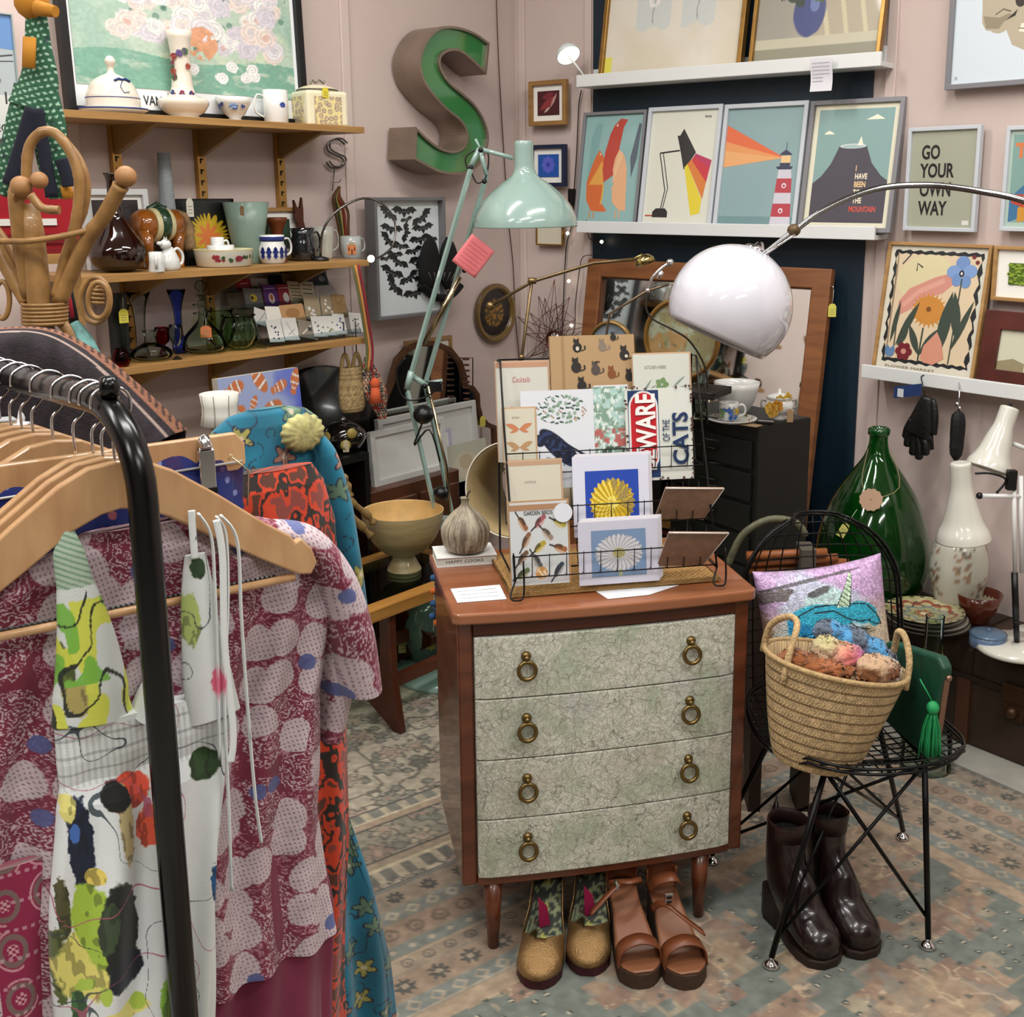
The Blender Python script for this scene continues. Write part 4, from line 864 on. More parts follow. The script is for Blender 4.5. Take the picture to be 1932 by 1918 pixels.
mb.build('hanging_cord', M('#2c1d12', .8), t)
p0 = W(722, 790, 'L', .24); t = T('crochet_bag', 'red, black and white crochet bag with a long strap hanging off the shelf end', 'bag', p0, 40)
f = loc_fn(t, 40); q = [Vector(f(W(x, y, 'L', .24))) for x, y in ((690, 655), (706, 650), (730, 745), (722, 790), (700, 720))]
def crop(P):
    x, z = P[:, 0]/.009, P[:, 2]/.009; k = (np.floor(x+.5*(np.floor(z) % 2))); dd = (x+.5*(np.floor(z) % 2)) % 1-.5; e = z % 1-.5; r_ = np.sqrt(dd*dd+e*e); c = full(x, '#8a6a4e'); c = mixc(c, '#1c1a22', ((h2(k, np.floor(z), 1) > .45))*.9); c = mixc(c, '#cfc4b2', (r_ < .26)*.8); c = mixc(c, '#9a2c26', (h2(k, np.floor(z), 7) > .8)*.8); return c
mb = MB(); wv = (q[2]-q[0]).length
mb.grid(lambda u, v: (lambda wd__, cx, cz, ph: (cx+wd__*math.cos(ph), wd__*.35*math.sin(ph), cz))(*((lambda vv: (.006+.034*math.sin(min(vv*1.25, 1)*PI*.62)**.8*(1-.75*max(0, vv-.6)/.4), -.05+.05*vv, .20*(1-vv)))(v)+(2*PI*u,))), 60, 60, cu=True)
mb.build('body', vcm(.95), t, paint=crop)
pts = [f(W(x, y, 'L', o_)) for x, y, o_ in ((670, 500, .25), (682, 560, .26), (690, 610, .26), (697, 660, .26), (694, 700, .26))]
for k, (dx, c) in enumerate(((0, '#b5793c'), (7, '#7a1f26'), (-5, '#5a5a34'))):
    MB().tube(smoothp([(p[0]+dx*.0016, p[1], p[2]) for p in pts], 3), .0045, 6).build('strap', M(c, .9), t)
MB().ball((-.04, -.03, .12), .016, 10, sz=1.2).tube([(-.04, -.03, .11), (-.04, -.03, .06)], [.012, .02], 10).build('tassel', M('#c0552f', .9), t)
# framed prints etc. low against the left wall
loc, th, w, h = picpx(765, 852, 637, 760, 'L', .02)
pic('narrow_wooden_frame', 'plain light wooden frame on the wall behind the shaped mirror', loc, th, w, h, .014, .014, wood('#7d5e3a', '#97744a', .5, key='fr3'), [], '#cfc9bb', .0)
# shaped walnut mirror
pts = [(735,700),(742,676),(760,656),(785,644),(815,642),(845,655),(865,680),(874,710),(876,724),(888,728),(898,742),(899,765),(905,785),(915,796),(930,802),(932,850),(940,1000),(700,1010),(695,872),(705,862),(716,850),(718,830),(708,805),(706,785),(722,740),(730,722)]
p0 = W(815, 1005, 'L', .05); t = T('shaped_mirror', 'walnut-framed mirror with arched top and scrolled shoulders leaning against the wall', 'mirror', p0, 52)
po = outline(t, 52, pts, 'L', .05); pin = inset(po, .016); n = len(po); mb = MB()
vs = [(x, -.02, z) for x, z in po]+[(x, 0, z) for x, z in po]+[(x, -.02, z) for x, z in pin]+[(x, -.01, z) for x, z in pin]; fs = []
for i in range(n):
    j = (i+1) % n; fs += [(i, j, n+j, n+i), (i, 2*n+i, 2*n+j, j), (2*n+i, 3*n+i, 3*n+j, 2*n+j)]
fs.append([n+i for i in range(n)]); mb.add(vs, fs); mb.build('frame', M('#4a2f1c', .35, var=.25, vs=30), t)
MB().add([(x, -.011, z) for x, z in pin], [list(range(n))]).build('mirror_glass', M('#e2e4e2', .03, 1), t)
price_tag(t, po[12][0]-.01, -.024, po[12][1]+.015, .028, .038, '#cfc24e', 0, .01)
# wire tower ornament behind the mirror
t = T('wire_rack', 'rusty square wire plant stand standing behind the shaped mirror', 'wire stand', W(882, 745, 'L', .10), 52); f = loc_fn(t, 52)
mb = MB(); a_ = [f(W(x, y, 'L', .06)) for x, y in ((868, 675), (892, 675), (892, 745), (868, 760))]; mb.tube([a_[0], a_[1], a_[2]], .0022, 6); mb.tube([a_[0], a_[3]], .0022, 6)
for k in range(9): z = a_[3][2]+(a_[0][2]-a_[3][2])*k/8; mb.tube([(a_[0][0]-.012+.012*math.cos(q_), .012*math.sin(q_), z) for q_ in (0, 1, 2, 3, 4, 5)], .0025, 5, closed=True)
mb.build('wires', M('#4a2a1e', .5, .3), t)
# white framed pictures stacked in front of the mirror
for i, (xl, xr, yt, yb, off, sl, lab, lay) in enumerate([(722, 905, 772, 905, .12, 0, 'white picture frame with mauve mount lying before the shaped mirror', [('#b6b0c4', [(.25, .3), (.75, .3), (.75, .7), (.25, .7)]), ('#d8d6d2', [(.29, .36), (.71, .36), (.71, .64), (.29, .64)])]), (702, 842, 800, 900, .18, 0, 'plain white stretched canvas at the front of the stacked frames', [])]):
    loc, th, w, h = picpx(xl, xr, yt, yb, 'L', off); pic('stacked_picture', lab, loc, th, w, h, .02, .02, M('#b7b7b3', .5), lay, '#c9c9c4', 0, 5, group='white frames stacked by the mirror')
loc, th, w, h = picpx(842, 925, 835, 905, 'L', .19)
t = T('glass_print', 'pale unframed print under glass leaning at the right of the white frames', 'picture', loc, th, rx=-8); sheet(w, h, [('#b5ab96', ell(.5, .4, .3, .35)), ('#a89a80', ell(.5, .5, .15, .2))], 'print', t, 0, '#a8a796', .3, coat=.6)
# brown wooden cabinet
def cabinet_front(name, label, cat, xl, xr, yt, yb, off, dep, mat, z0=0):
    loc, th, w, h = picpx(xl, xr, yt, yb, 'L', off); top = loc[2]+h; t = T(name, label, cat, (loc[0], loc[1], z0), th); return t, w, top-z0
t, w, h = cabinet_front('brown_cabinet', 'low brown wooden cabinet below the white frames', 'cabinet', 705, 872, 905, 980, .235, 0, 0)
bw_ = wood('#3a1d0e', '#56301a', .35, (8, 8, 3), 'cab')
mb = MB().box((0, .085, h/2), (w, .17, h)); mb.build('body', bw_, t, bevel=.004)
MB().box((-w*.24, -.005, h*.5), (w*.44, .01, h*.86)).build('door', bw_, t, bevel=.003); MB().box((w*.24, -.005, h*.5), (w*.44, .01, h*.86)).build('door', bw_, t, bevel=.003)
for s_ in (-1, 1): MB().ball((s_*.02, -.016, h*.6), .008, 10).build('knob', BRASS, t)
# black tilt-top table, fish canvas, bamboo, teapot
t = T('black_round_tabletop', 'large black lacquered round tabletop tipped up against the wall', 'table', W(600, 870, 'L', .04), 52)
r_ = (W(600, 688, 'L', .04)[2]-W(600, 870, 'L', .04)[2]); MB().lathe([(0, .02), (r_*.98, .02), (r_, .014), (r_, .004), (r_*.98, 0), (0, 0)], 56, R=RX).build('top', M('#0e100f', .2, coat=.5), t)
MB().tube([(0, -.004, 0), (0, -.004, -t.location.z+.03)], .02, 14).build('pedestal', M('#0e100f', .3), t)
MB().lathe([(.03, 0), (.03, .02), (.025, .04), (.02, .05)], 24, (0, -.004, -t.location.z)).build('foot', M('#0e100f', .3), t)
def clown(u, v, k_=2.05):
    v = 1-(1-v)*k_
    c = mixc(full(u, '#4a58b4'), '#8e9bc0', ste(.45, fbm(u*2.2+v, v*2-u, 2, 3), .2))
    for i, (cx, cy, s, ro) in enumerate([(.2,.9,.11,.3),(.5,.93,.12,-.9),(.75,.86,.09,.3),(.95,.9,.1,1.2),(.17,.66,.13,.5),(.6,.64,.16,.5),(.86,.6,.07,.2),(.33,.48,.13,-.1),(.82,.38,.12,.6),(.15,.4,.08,.9),(.5,.33,.12,.2),(.7,.16,.11,-.5),(.25,.17,.12,.6),(.92,.14,.08,.2),(.4,.75,.07,1.),(.05,.8,.06,0),(.3,-.1,.13,.4),(.75,-.2,.12,-.3),(.4,-.5,.13,.5),(.8,-.7,.12,.2),(.2,-.85,.12,-.4)]):
        b_, rr, dx, dy = blob(u, v, cx, cy, s, s*.55, ro, .1, i, .15); q = dx/s
        b2, *_ = blob(u, v, cx-s*1.15*math.cos(ro), cy-s*1.15*math.sin(ro), s*.3, s*.4, ro, .1, i, .2)
        m = np.maximum(b_, b2); c = mixc(c, '#b8683c', m); c = mixc(c, '#d8d0c6', ((np.abs(q-.35) < .09) | (np.abs(q+.35) < .08) | (np.abs(q+.85) < .05))*m); c = mixc(c, '#3a2a20', ((np.abs(q-.47) < .02) | (np.abs(q+.46) < .02))*m*.8)
    return c
a_, b_ = W(437, 760, 'L', .36), W(590, 760, 'L', .36); zt = W(510, 706, 'L', .36)[2]
w = math.hypot(a_[0]-b_[0], a_[1]-b_[1]); ZT = .385; hh = zt-ZT
t = T('fish_canvas', 'canvas print of orange and white clownfish on blue-violet water', 'canvas', ((a_[0]+b_[0])/2, (a_[1]+b_[1])/2, zt-hh), 52, rx=-5)
MB().box((0, .014, hh/2), (w, .024, hh)).build('stretched_canvas', M('#b9b4a8', .8), t); mb = MB(); mb.grid(lambda u, v: ((u-.5)*w, .0015, v*hh), 110, 170, sm=False); mb.build('printed_face', vcm(.6), t, paint=lambda P: clown(P[:, 0]/w+.5, P[:, 2]/hh))
t = T('black_shelf_unit', 'black open shelf unit with a deep red interior under the lacquered jar', 'shelf unit', W(655, 1000, 'L', .24), 52)
zt = W(655, 862, 'L', .24)[2]; t.location.z = 0; wd_ = .20
mb = MB().box((0, .08, zt-.012), (wd_, .16, .022)).box((-wd_/2+.009, .08, zt/2-.012), (.018, .16, zt-.024)).box((wd_/2-.009, .08, zt/2-.012), (.018, .16, zt-.024)).box((0, .08, .02), (wd_-.036, .16, .02))
mb.build('carcass', M('#0b0b0a', .35), t); MB().box((0, .15, zt/2), (wd_-.036, .01, zt-.05)).build('red_back', M('#7a1410', .5), t)
MB().box((0, .075, zt*.45), (wd_-.037, .14, .016)).build('shelf', M('#7a1410', .5), t)
t, w, h = vessel('lacquered_jar', 'round black lacquered lidded jar with gold fruit and white paper label', 'jar', place(608, 692, 792, 862, W(650, 862, 'L', .15)[1], zt), [(.55, 0), (.8, .08), (1, .4), (.96, .62), (.75, .8), (.5, .9), (.2, .97)], M('#0d0d0c', .08, coat=1), t=.004)
MB().ball((0, 0, h*1.02), .009, 10).build('lid_knob', CHR, t)
for a_, zz in ((-2.2, .55), (-1.3, .3), (-1.0, .68), (-2.8, .3)):
    c = Vector((w*.5*math.cos(a_), w*.5*math.sin(a_), h*zz)); MB().lathe([(.017, 0), (.015, .003), (0, .004)], 14, c*.985, R=Vector((0, 0, 1)).rotation_difference(Vector((math.cos(a_), math.sin(a_), .1))).to_matrix()).build('gold_fruit', M('#8a7a3a', .4), t)
price_tag(t, .02, -w*.5, h*.5, .018, .03, '#b0a488', .2, .01)
# bundle of bamboo-like wooden things and sticks
t = T('bamboo_roots', 'carved bamboo root branches standing on the table by the black shelf unit', 'ornament', W(640, 1050, 'L', .45), 52); t.location.z = ZT+.008; f = loc_fn(t, 52)
mb = MB(); 
for P in (((628, 895), (640, 915), (650, 935), (645, 955)), ((640, 925), (655, 940), (690, 968), (704, 985)), ((632, 930), (650, 955), (680, 990), (700, 1010)), ((640, 905), (648, 900), (655, 915), (660, 935))):
    mb.tube(smoothp([f(W(x, y, 'L', .46)) for x, y in P], 4), [.010+.003*math.sin(k*1.7) for k in range(4*(len(P)-1)+1)], 10)
mb.tube([f(W(650, 950, 'L', .47)), (f(W(650, 950, 'L', .47))[0], f(W(650, 950, 'L', .47))[1], 0)], .012, 10)
mb.build('root', M('#8a7145', .5, var=.35, vs=60), t)
# white ribbed lampshade above the teal dress
t, w, h = vessel('white_lampshade', 'small white waisted fabric lampshade with seams beside the fish canvas', 'lampshade', place(378, 456, 742, 800, 2.75), [(.95, 0), (.86, .35), (.85, .6), (.93, 1)], M('#cfcfc6', .8), solidv=False, t=.002, part='fabric_shade')
mb = MB()
for k in range(8): a_ = 2*PI*k/8; mb.tube([(w*.48*math.cos(a_)*q[0], w*.48*math.sin(a_)*q[0], h*q[1]) for q in ((.99, 0), (.9, .35), (.89, .6), (.965, 1))], .0014, 5)
mb.build('seams', M('#8d8a80', .8), t)
MB().tube([(0, 0, h*.3), (0, 0, -t.location.z+.02)], .012, 10).build('stand', BLK, t); MB().lathe([(.09, 0), (.09, .012), (.01, .02)], 20, (0, 0, -t.location.z)).build('base', BLK, t)
MB().tube([(-w*.46, 0, h*.3), (w*.46, 0, h*.3)], .002, 6).build('spider', BLK, t)
# ---------- teak and glass coffee table ----------
tk = wood('#3d1a0c', '#5a2a16', .35, (6, 6, 6), 'teak'); oak = wood('#9a6a2e', '#b78442', .35, (5, 60, 60), 'oak')
t = T('coffee_table', 'long teak coffee table with glass top and flared dark legs', 'coffee table', (-.56, 2.96, .0055), 52)
TL, TD = .98, .33
fr = MB().box((0, 0, ZT-.0175), (TL, .05, .035)).box((0, TD, ZT-.0175), (TL, .05, .035)).box((-TL/2+.02, TD/2, ZT-.0175), (.04, TD-.05, .035)).box((TL/2-.02, TD/2, ZT-.0175), (.04, TD-.05, .035)); fr.build('frame', oak, t, bevel=.002)
MB().box((0, TD/2, ZT-.006), (TL-.08, TD-.05, .006)).build('glass_top', glass('#b9c8bc', .03), t)
for sx in (.08, .43):
    for sy, s_ in ((0, -1), (TD, 1)):
        mb = MB(); mb.prism([(-.03*s_, ZT-.035), (.012*s_, ZT-.035), (.014*s_, .16), (.04*s_, 0), (.012*s_, 0), (-.15*s_, .10), (-.15*s_, .125), (-.07*s_, .15), (-.035*s_, .2)], -.012, .012, 'x', off=(sx, sy, 0)); mb.build('leg', tk, t, bevel=.002)
MB().box((.255, .05, .115), (.33, .025, .035)).build('stretcher', tk, t, bevel=.002)
MB().box((.255, TD-.05, .115), (.33, .025, .035)).build('stretcher', tk, t, bevel=.002)
gl = G(757, 1074, ZT); pl = place(686, 840, 962, 1078, gl[1], ZT)
bc = [(.40, 0), (.42, .02), (.36, .1), (.27, .22), (.30, .27), (.52, .34), (.80, .55), (.95, .8), (1, 1)]
def bamb(P):
    z = P[:, 2]*260; a = np.arctan2(P[:, 1], P[:, 0]); c = full(z, '#a5946c'); c = mixc(c, '#8c7a52', ste(.5, fbm(z*.6, a*1.2, 4), .3)*.6); r_ = np.sqrt(P[:, 0]**2+P[:, 1]**2); c = mixc(c, '#c2a56c', (r_ < 0)*1.); return c
loc, w, h = pl; t = T('bamboo_bowl', 'pale spun bamboo footed bowl standing on the glass coffee table', 'bowl', loc); mb = MB(); pr = [(p[0], p[2]) for p in smoothp([(a_*w/2, 0, b_*h) for a_, b_ in bc], 8)]
mb.lathe([(0, 0)]+pr, 60, cap=False); mb.build('body', vcm(.45, coat=.2), t, paint=bamb); MB().lathe([pr[-1]]+[(max(r0-.004, 0), z0) for r0, z0 in pr[::-1] if z0 > h*.30]+[(0, h*.31)], 60, cap=False).build('inner_lining', M('#c9a56a', .45, var=.1, vs=30), t)
t = T('pompom_garland', 'string of orange and blue felt pompoms hanging behind the chest', 'garland', A(818, 1190, 2.52)); f = lambda px, py: tuple(Vector(A(px, py, 2.52))-Vector(t.location))
MB().tube([f(822, 1060), f(820, 1120), f(818, 1190)], .0015, 5).build('cord', M('#c9c6bd', .8), t)
for i in range(9): MB().ball(f(822+(-1)**i*4-(i > 5)*2, 1078+i*12), .0085, 10).build('pompom', M(('#c2642c', '#1f3a5c', '#2a4f78')[0 if i in (0, 8, 3) else 1+i % 2], .95), t)
t, w, h = vessel('teal_enamel_shade', 'upturned grey-green enamel lampshade with yellow tags under the table', 'lampshade', place(762, 850, 1122, 1200, 3.5, 0.0), [(.35, .02), (.75, .12), (.97, .38), (1, .55), (.8, .82), (.4, 1)], M('#5f726a', .15, coat=.8), t=.003)
price_tag(t, .02, -w*.5, h*.6, .03, .05, '#b8ad4a', 0, .01); price_tag(t, -w*.5, -.03, h*.55, .03, .07, '#b3ab66', .3, .01)
t = T('brown_suitcase', 'dark brown suitcase with pale handle under the coffee table', 'suitcase', (-.74, 3.30, .008), 52); MB().box((0, .05, .1), (.32, .14, .2)).build('case', M('#3a1c10', .5, var=.2), t, bevel=.012); MB().box((0, .05, .1), (.324, .144, .01)).build('band', M('#a08a64', .5), t)
MB().tube(smoothp([(-.05, -.022, .13), (-.04, -.045, .15), (.04, -.045, .15), (.05, -.022, .13)], 4), .006, 8).build('handle', M('#b3a891', .5), t)
# ================= picture ledges, back panel, right wall =================
def ledge(label, w, pa, pb, z):
    a, b = W(pa[0], pa[1], w, .10), W(pb[0], pb[1], w, .10); L = math.hypot(a[0]-b[0], a[1]-b[1])
    t = T('picture_ledge', label, 'picture ledge', (a[0], a[1], z), WALLS[w][1], 'white picture ledges')
    MB().box((L/2, .05, -.009), (L, .10, .014)).box((L/2, .094, .02), (L, .012, .06)).build('shelf', M('#d6d8d6', .4), t, bevel=.001)
    MB().box((L/2, -.003, .004), (L, .012, .04)).build('front_lip', M('#dcdedd', .35), t, bevel=.002); return t, L
ledge('upper white picture ledge above the four prints', 'B', (1090, 155), (1664, 118), LZ1)
ledge('lower white picture ledge holding four framed prints', 'B', (1090, 428), (1652, 446), LZ2)
ZR = .975
pa = W(1628, 705, 'R', .10); t = T('picture_ledge', 'white picture ledge on the right wall with gloves hooked on it', 'picture ledge', (pa[0], pa[1], ZR), -50, 'white picture ledges')
MB().box((.45, .05, -.009), (.9, .10, .014)).box((.45, .094, .02), (.9, .012, .06)).build('shelf', M('#d6d8d6', .4), t, bevel=.001); MB().box((.45, -.003, .004), (.9, .012, .04)).build('front_lip', M('#dcdedd', .35), t, bevel=.002)
gold = M('#94713a', .35, .75, var=.15, vs=30)
def leaning(name, label, xl, xr, yt, yb, wall, z, off, fw, d, fm, layers, base, mount=0, lean=9, coat=.35, group=None, paint=None, pn=None, top=None):
    loc, th, w, h = picpx(xl, xr, yt, yb, wall, off); h = (loc[2]+h-z)
    return pic(name, label, (loc[0], loc[1], z), th, w, h/math.cos(math.radians(lean)), fw, d, fm, layers, base, mount, lean, coat=coat, group=group, paint=paint, pn=pn)
# A4-ish: four prints (coordinates of the artwork in sheet fractions)
A_ = '#8fb3b1'
birds = [('#7fa6a6', [(.1,.35),(.12,.8),(.2,.93),(.3,.92),(.24,.6),(.18,.35)]),
 ('#cf6a3a', [(.28,.68),(.38,.6),(.4,.45),(.38,.2),(.5,.12),(.42,.11),(.22,.12),(.12,.22),(.1,.38),(.16,.52),(.22,.62)]), ('#dba04a', [(.34,.58),(.4,.5),(.4,.36),(.14,.36)]),
 ('#b8483c', [(.5,.9),(.6,.96),(.72,.95),(.66,.88),(.62,.7),(.62,.55),(.56,.45),(.4,.38),(.36,.5),(.38,.66),(.44,.82)]),
 ('#e2ad84', [(.62,.68),(.72,.62),(.78,.5),(.8,.3),(.82,.12),(.7,.13),(.58,.2),(.55,.34),(.58,.36),(.54,.5),(.56,.6)]), ('#e6bb90', [(.62,.68),(.7,.64),(.6,.45),(.54,.36)]),
 ('#5c6672', [(.92,.92),(.96,.9),(.93,.6),(.86,.42),(.82,.6)]), ('#d9b34a', stroke([(.4,.36),(.4,.25),(.38,.18)], .012)), ('#e8e4d8', ell(.55, .9, .012, .012)), ('#e8e4d8', ell(.3, .64, .01, .01)),
 ('#c88a5a', stroke([(.2,.12),(.2,.05)], .01)), ('#c88a5a', stroke([(.27,.12),(.27,.05)], .01)), ('#dba880', stroke([(.66,.13),(.66,.05)], .01)), ('#dba880', stroke([(.72,.13),(.72,.05)], .01))]
lampart = [('#2c2a2a', [(.45,.78),(.5,.84),(.71,.63),(.66,.58),(.55,.48),(.49,.62),(.41,.78)]), ('#b2365c', [(.71,.62),(.95,.56),(.93,.48),(.66,.57)]), ('#c23640', [(.69,.6),(.93,.49),(.9,.36),(.65,.56)]),
 ('#d27a38', [(.65,.57),(.9,.37),(.87,.22),(.6,.53)]), ('#dcc838', [(.6,.53),(.86,.22),(.85,.1),(.72,.08),(.56,.5)]), ('#2c2a2a', stroke([(.47,.65),(.17,.63)], .007)), ('#2c2a2a', stroke([(.17,.63),(.3,.3),(.26,.13)], .007)), ('#2c2a2a', stroke([(.22,.63),(.34,.32),(.29,.13)], .006)),
 ('#2c2a2a', [(.14,.06),(.14,.11),(.19,.14),(.33,.14),(.37,.11),(.37,.06)]), ('#b3422e', stroke([(.03,.075),(.14,.075)], .006)), ('T', 'lamp', .79, .93, .035, '#2c2a2a', dict(bold=.015))]
light = [('#8aa3a3', [(0,.08),(1,.08),(1,0),(0,0)]), ('#6f8e90', [(0,.08),(1,.08),(1,.0),(0,.0)]), ('#d9683f', [(0,.86),(.78,.58),(0,.64)]), ('#dd9257', [(0,.72),(.78,.575),(0,.5)]), ('#e0a268', [(0,.64),(.78,.57),(0,.5)]),
 ('#c9c6cf', [(.74,.48),(.9,.48),(.92,.38),(.73,.38)]), ('#b03a48', [(.73,.4),(.92,.4),(.93,.28),(.72,.28)]), ('#c9c6cf', [(.72,.28),(.93,.28),(.94,.19),(.71,.19)]), ('#b03a48', [(.71,.19),(.94,.19),(.95,.08),(.7,.08)]), ('#c9c6cf', [(.7,.08),(.95,.08),(.96,.0),(.69,.0)]),
 ('#2f3550', [(.7,.5),(.92,.5),(.9,.475),(.73,.475)]), ('#2f3550', [(.75,.53),(.88,.53),(.88,.5),(.75,.5)]), ('#e3c08a', [(.76,.59),(.88,.59),(.88,.53),(.76,.53)]), ('#2f3550', [(.73,.595),(.9,.595),(.86,.62),(.81,.64),(.77,.62)]), ('#2f3550', stroke([(.815,.63),(.815,.7)], .004)),
 ('#d8d4da', ell(.83,.34,.03,.022)), ('#b03a48', ell(.83,.338,.015,.012)), ('#d8d4da', ell(.82,.13,.03,.022)), ('#b03a48', ell(.82,.128,.015,.012))]
mount_ = [('#7f9f9c', [(.06,.04),(.94,.04),(.94,.96),(.06,.96)]), ('#423f49', [(.06,.04),(.94,.04),(.94,.38),(.86,.42),(.74,.52),(.66,.66),(.34,.66),(.26,.52),(.16,.42),(.06,.36)]), ('#c4cfcc', ell(.5,.66,.155,.02)), ('#9fb5b5', ell(.5,.657,.13,.014)),
 ('#e9e4cf', [(.55,.665),(.62,.665),(.585,.74)]), ('#e9e4cf', [(.62,.87),(.84,.87),(.78,.895),(.74,.91),(.7,.895)]), ('#e9e4cf', [(.14,.76),(.27,.76),(.23,.78),(.2,.79),(.17,.78)]),
 ('T','I',.56,.46,.062,'#e3c08a',dict(bold=.03,sx=.7)),('T','HAVE',.56,.395,.062,'#e8dcc0',dict(bold=.03,sx=.7)),('T','BEEN',.56,.33,.062,'#e3c08a',dict(bold=.03,sx=.7)),('T','TO',.56,.265,.062,'#e8dcc0',dict(bold=.03,sx=.7)),('T','THE',.56,.2,.062,'#e8dcc0',dict(bold=.03,sx=.7)),('T','MOUNTAIN',.53,.13,.062,'#c8483c',dict(bold=.03,sx=.7))]
wf = M('#c3c8ce', .4); gf = M('#7d7c80', .4)
leaning('bird_print', 'grey-framed print of red and orange stylised birds on pale teal', 1086, 1204, 210, 416, 'B', LZ2+.002, .062, .011, .022, gf, birds, A_)
leaning('lamp_print', 'white-framed print of a black desk lamp casting rainbow light', 1206, 1345, 200, 420, 'B', LZ2+.002, .068, .014, .022, wf, lampart, '#d6d6c8')
leaning('lighthouse_print', 'white-framed print of a red striped lighthouse with orange beam', 1347, 1504, 194, 428, 'B', LZ2+.002, .068, .014, .022, wf, light, '#87a2a4')
leaning('mountain_print', 'grey-framed print of a dark mountain with sail and lettering', 1506, 1682, 187, 437, 'B', LZ2+.002, .072, .014, .022, gf, mount_, '#d9d5bd')
# upper ledge, cropped by the photo
def botan(u, v):
    c = mixc(full(u, '#cfc6b2'), '#d8d2c4', ste(.5, fbm(u*3, v*2, 2), .3))
    for cx, w_ in ((.35, .13), (.68, .12)):
        m = (np.abs(u-cx) < w_) & (v > .28+.015*np.sin(u*40)) & (v < .9); c = mixc(c, '#c3c8c6', m*.9); st = (np.abs(u-cx-.01*np.sin(v*30)) < .004) & (v > .31) & (v < .8); c = mixc(c, '#8b8a84', st*.9)
        f = m & (fbm(u*26, v*22, 9) > .52) & (v > .42) & (np.abs(u-cx) < .09*np.clip((v-.3)*3, 0, 1)); c = mixc(c, '#e1ddda', f*.9)
    return mixc(c, '#d9d256', ((u < .06) & (v < .12) & (v > .01))*1.)
leaning('gilt_botanical_picture', 'large gilt-framed picture of two pale pressed flower studies on the upper ledge', 1128, 1398, -180, 140, 'B', LZ1+.002, .066, .016, .025, gold, [], '#cfc6b2', paint=botan, pn=(150, 150))
def bluev(u, v):
    c = mixc(full(u, '#a89d88'), '#c9bf9c', ((np.sin((u*1.0+v*.25)*42) > .75) & (u > .5))*.8); c = mixc(c, '#8f8d86', ste(.62, 1-u, .3)*.7); c = mixc(c, '#b9b39c', ((v < .16) & (v > .1))*1.); c = mixc(c, '#8a8672', (v < .10)*1.)
    b_, rr, dx, dy = blob(u, v, .43, .33, .13, .17, 0, .04, 2); c = mixc(c, rgb('#3c4576')*1.0, b_); c = mixc(c, '#6f7fae', b_*(((u-.47)/.04)**2+((v-.38)/.06)**2 < 1)*.8)
    for i in range(40): r = random.Random(i); x_, y_ = r.gauss(.42, .17), r.gauss(.56, .08); b_, rr, *_ = blob(u, v, x_, y_, .035+.03*r.random(), .03+.02*r.random(), r.random()*3, .5, i); c = mixc(c, ('#35472f', '#4a5c3a', '#6d5a86', '#4a4263', '#2c3a2c')[i % 5], b_*.9)
    return c
leaning('gilt_still_life', 'gilt-framed picture of a blue vase of lilac flowers, right end of upper ledge', 1412, 1660, -190, 118, 'B', LZ1+.002, .066, .012, .025, gold, [], '#cfc6b2', paint=bluev, pn=(150, 170))
t = T('handwritten_note', 'small white handwritten note taped below the upper ledge', 'note', W(1548, 172, 'B', .125), -38)
nw = .07; nh = W(1548, 110, 'B', .125)[2]-t.location.z; mb = MB(); mb.grid(lambda u, v: ((u-.5)*nw, .004*math.sin(v*5), v*nh), 8, 12); mb.build('paper', M('#d6d5da', .8), t); mb = MB()
r = random.Random(2)
for k in range(6):
    z = nh*(.86-.11*k); mb.tube([(-nw*.4+nw*.78*j/26*(1 if k < 4 else .6), -.0016+.004*math.sin((z+r.uniform(-.001, .001))/nh*5), z+.0016*math.sin(j*2.3+k)*r.uniform(.3, 1)) for j in range(27)], .0004, 4)
mb.build('handwriting', M('#5a5f85', .7), t)
# pine framed mirror leaning on the dark panel
pine = wood('#6b3f1f', '#8a5730', .45, (4, 4, 30), 'pine')
a_, b_ = W(1120, 700, 'B', .14), W(1549, 700, 'B', .14); w = .935; cx_, cy_ = along('B', .361-.02+.52, .235)
t = T('pine_mirror', 'tall pine-framed mirror leaning against the dark blue panel', 'mirror', (cx_, cy_, 0.0), -38, rx=-8.5)
hM = 1.285; frame_mb(w, hM, .062, .03).build('frame', pine, t, bevel=.004)
MB().box((0, -.006, hM/2), (w-.12, .006, hM-.12)).build('mirror_glass', M('#dfe3e2', .03, 1), t)
frame_mb(w-.115, hM-.115, .008, .022).build('inner_moulding', M('#5a321a', .4), t).location = (0, 0, .0575)
t2 = T('yellow_price_ticket', 'yellow price ticket hanging from a hook on the pine mirror edge', 'price ticket', W(1572, 545, 'B', .085)); price_tag(t2, 0, 0, .0, .024, .04, '#cfc85a', 0, .045); MB().tube([(0, 0, 0), (0, .0, .008), (-.006, .01, .006)], .003, 6).build('hook', CHR, t2)
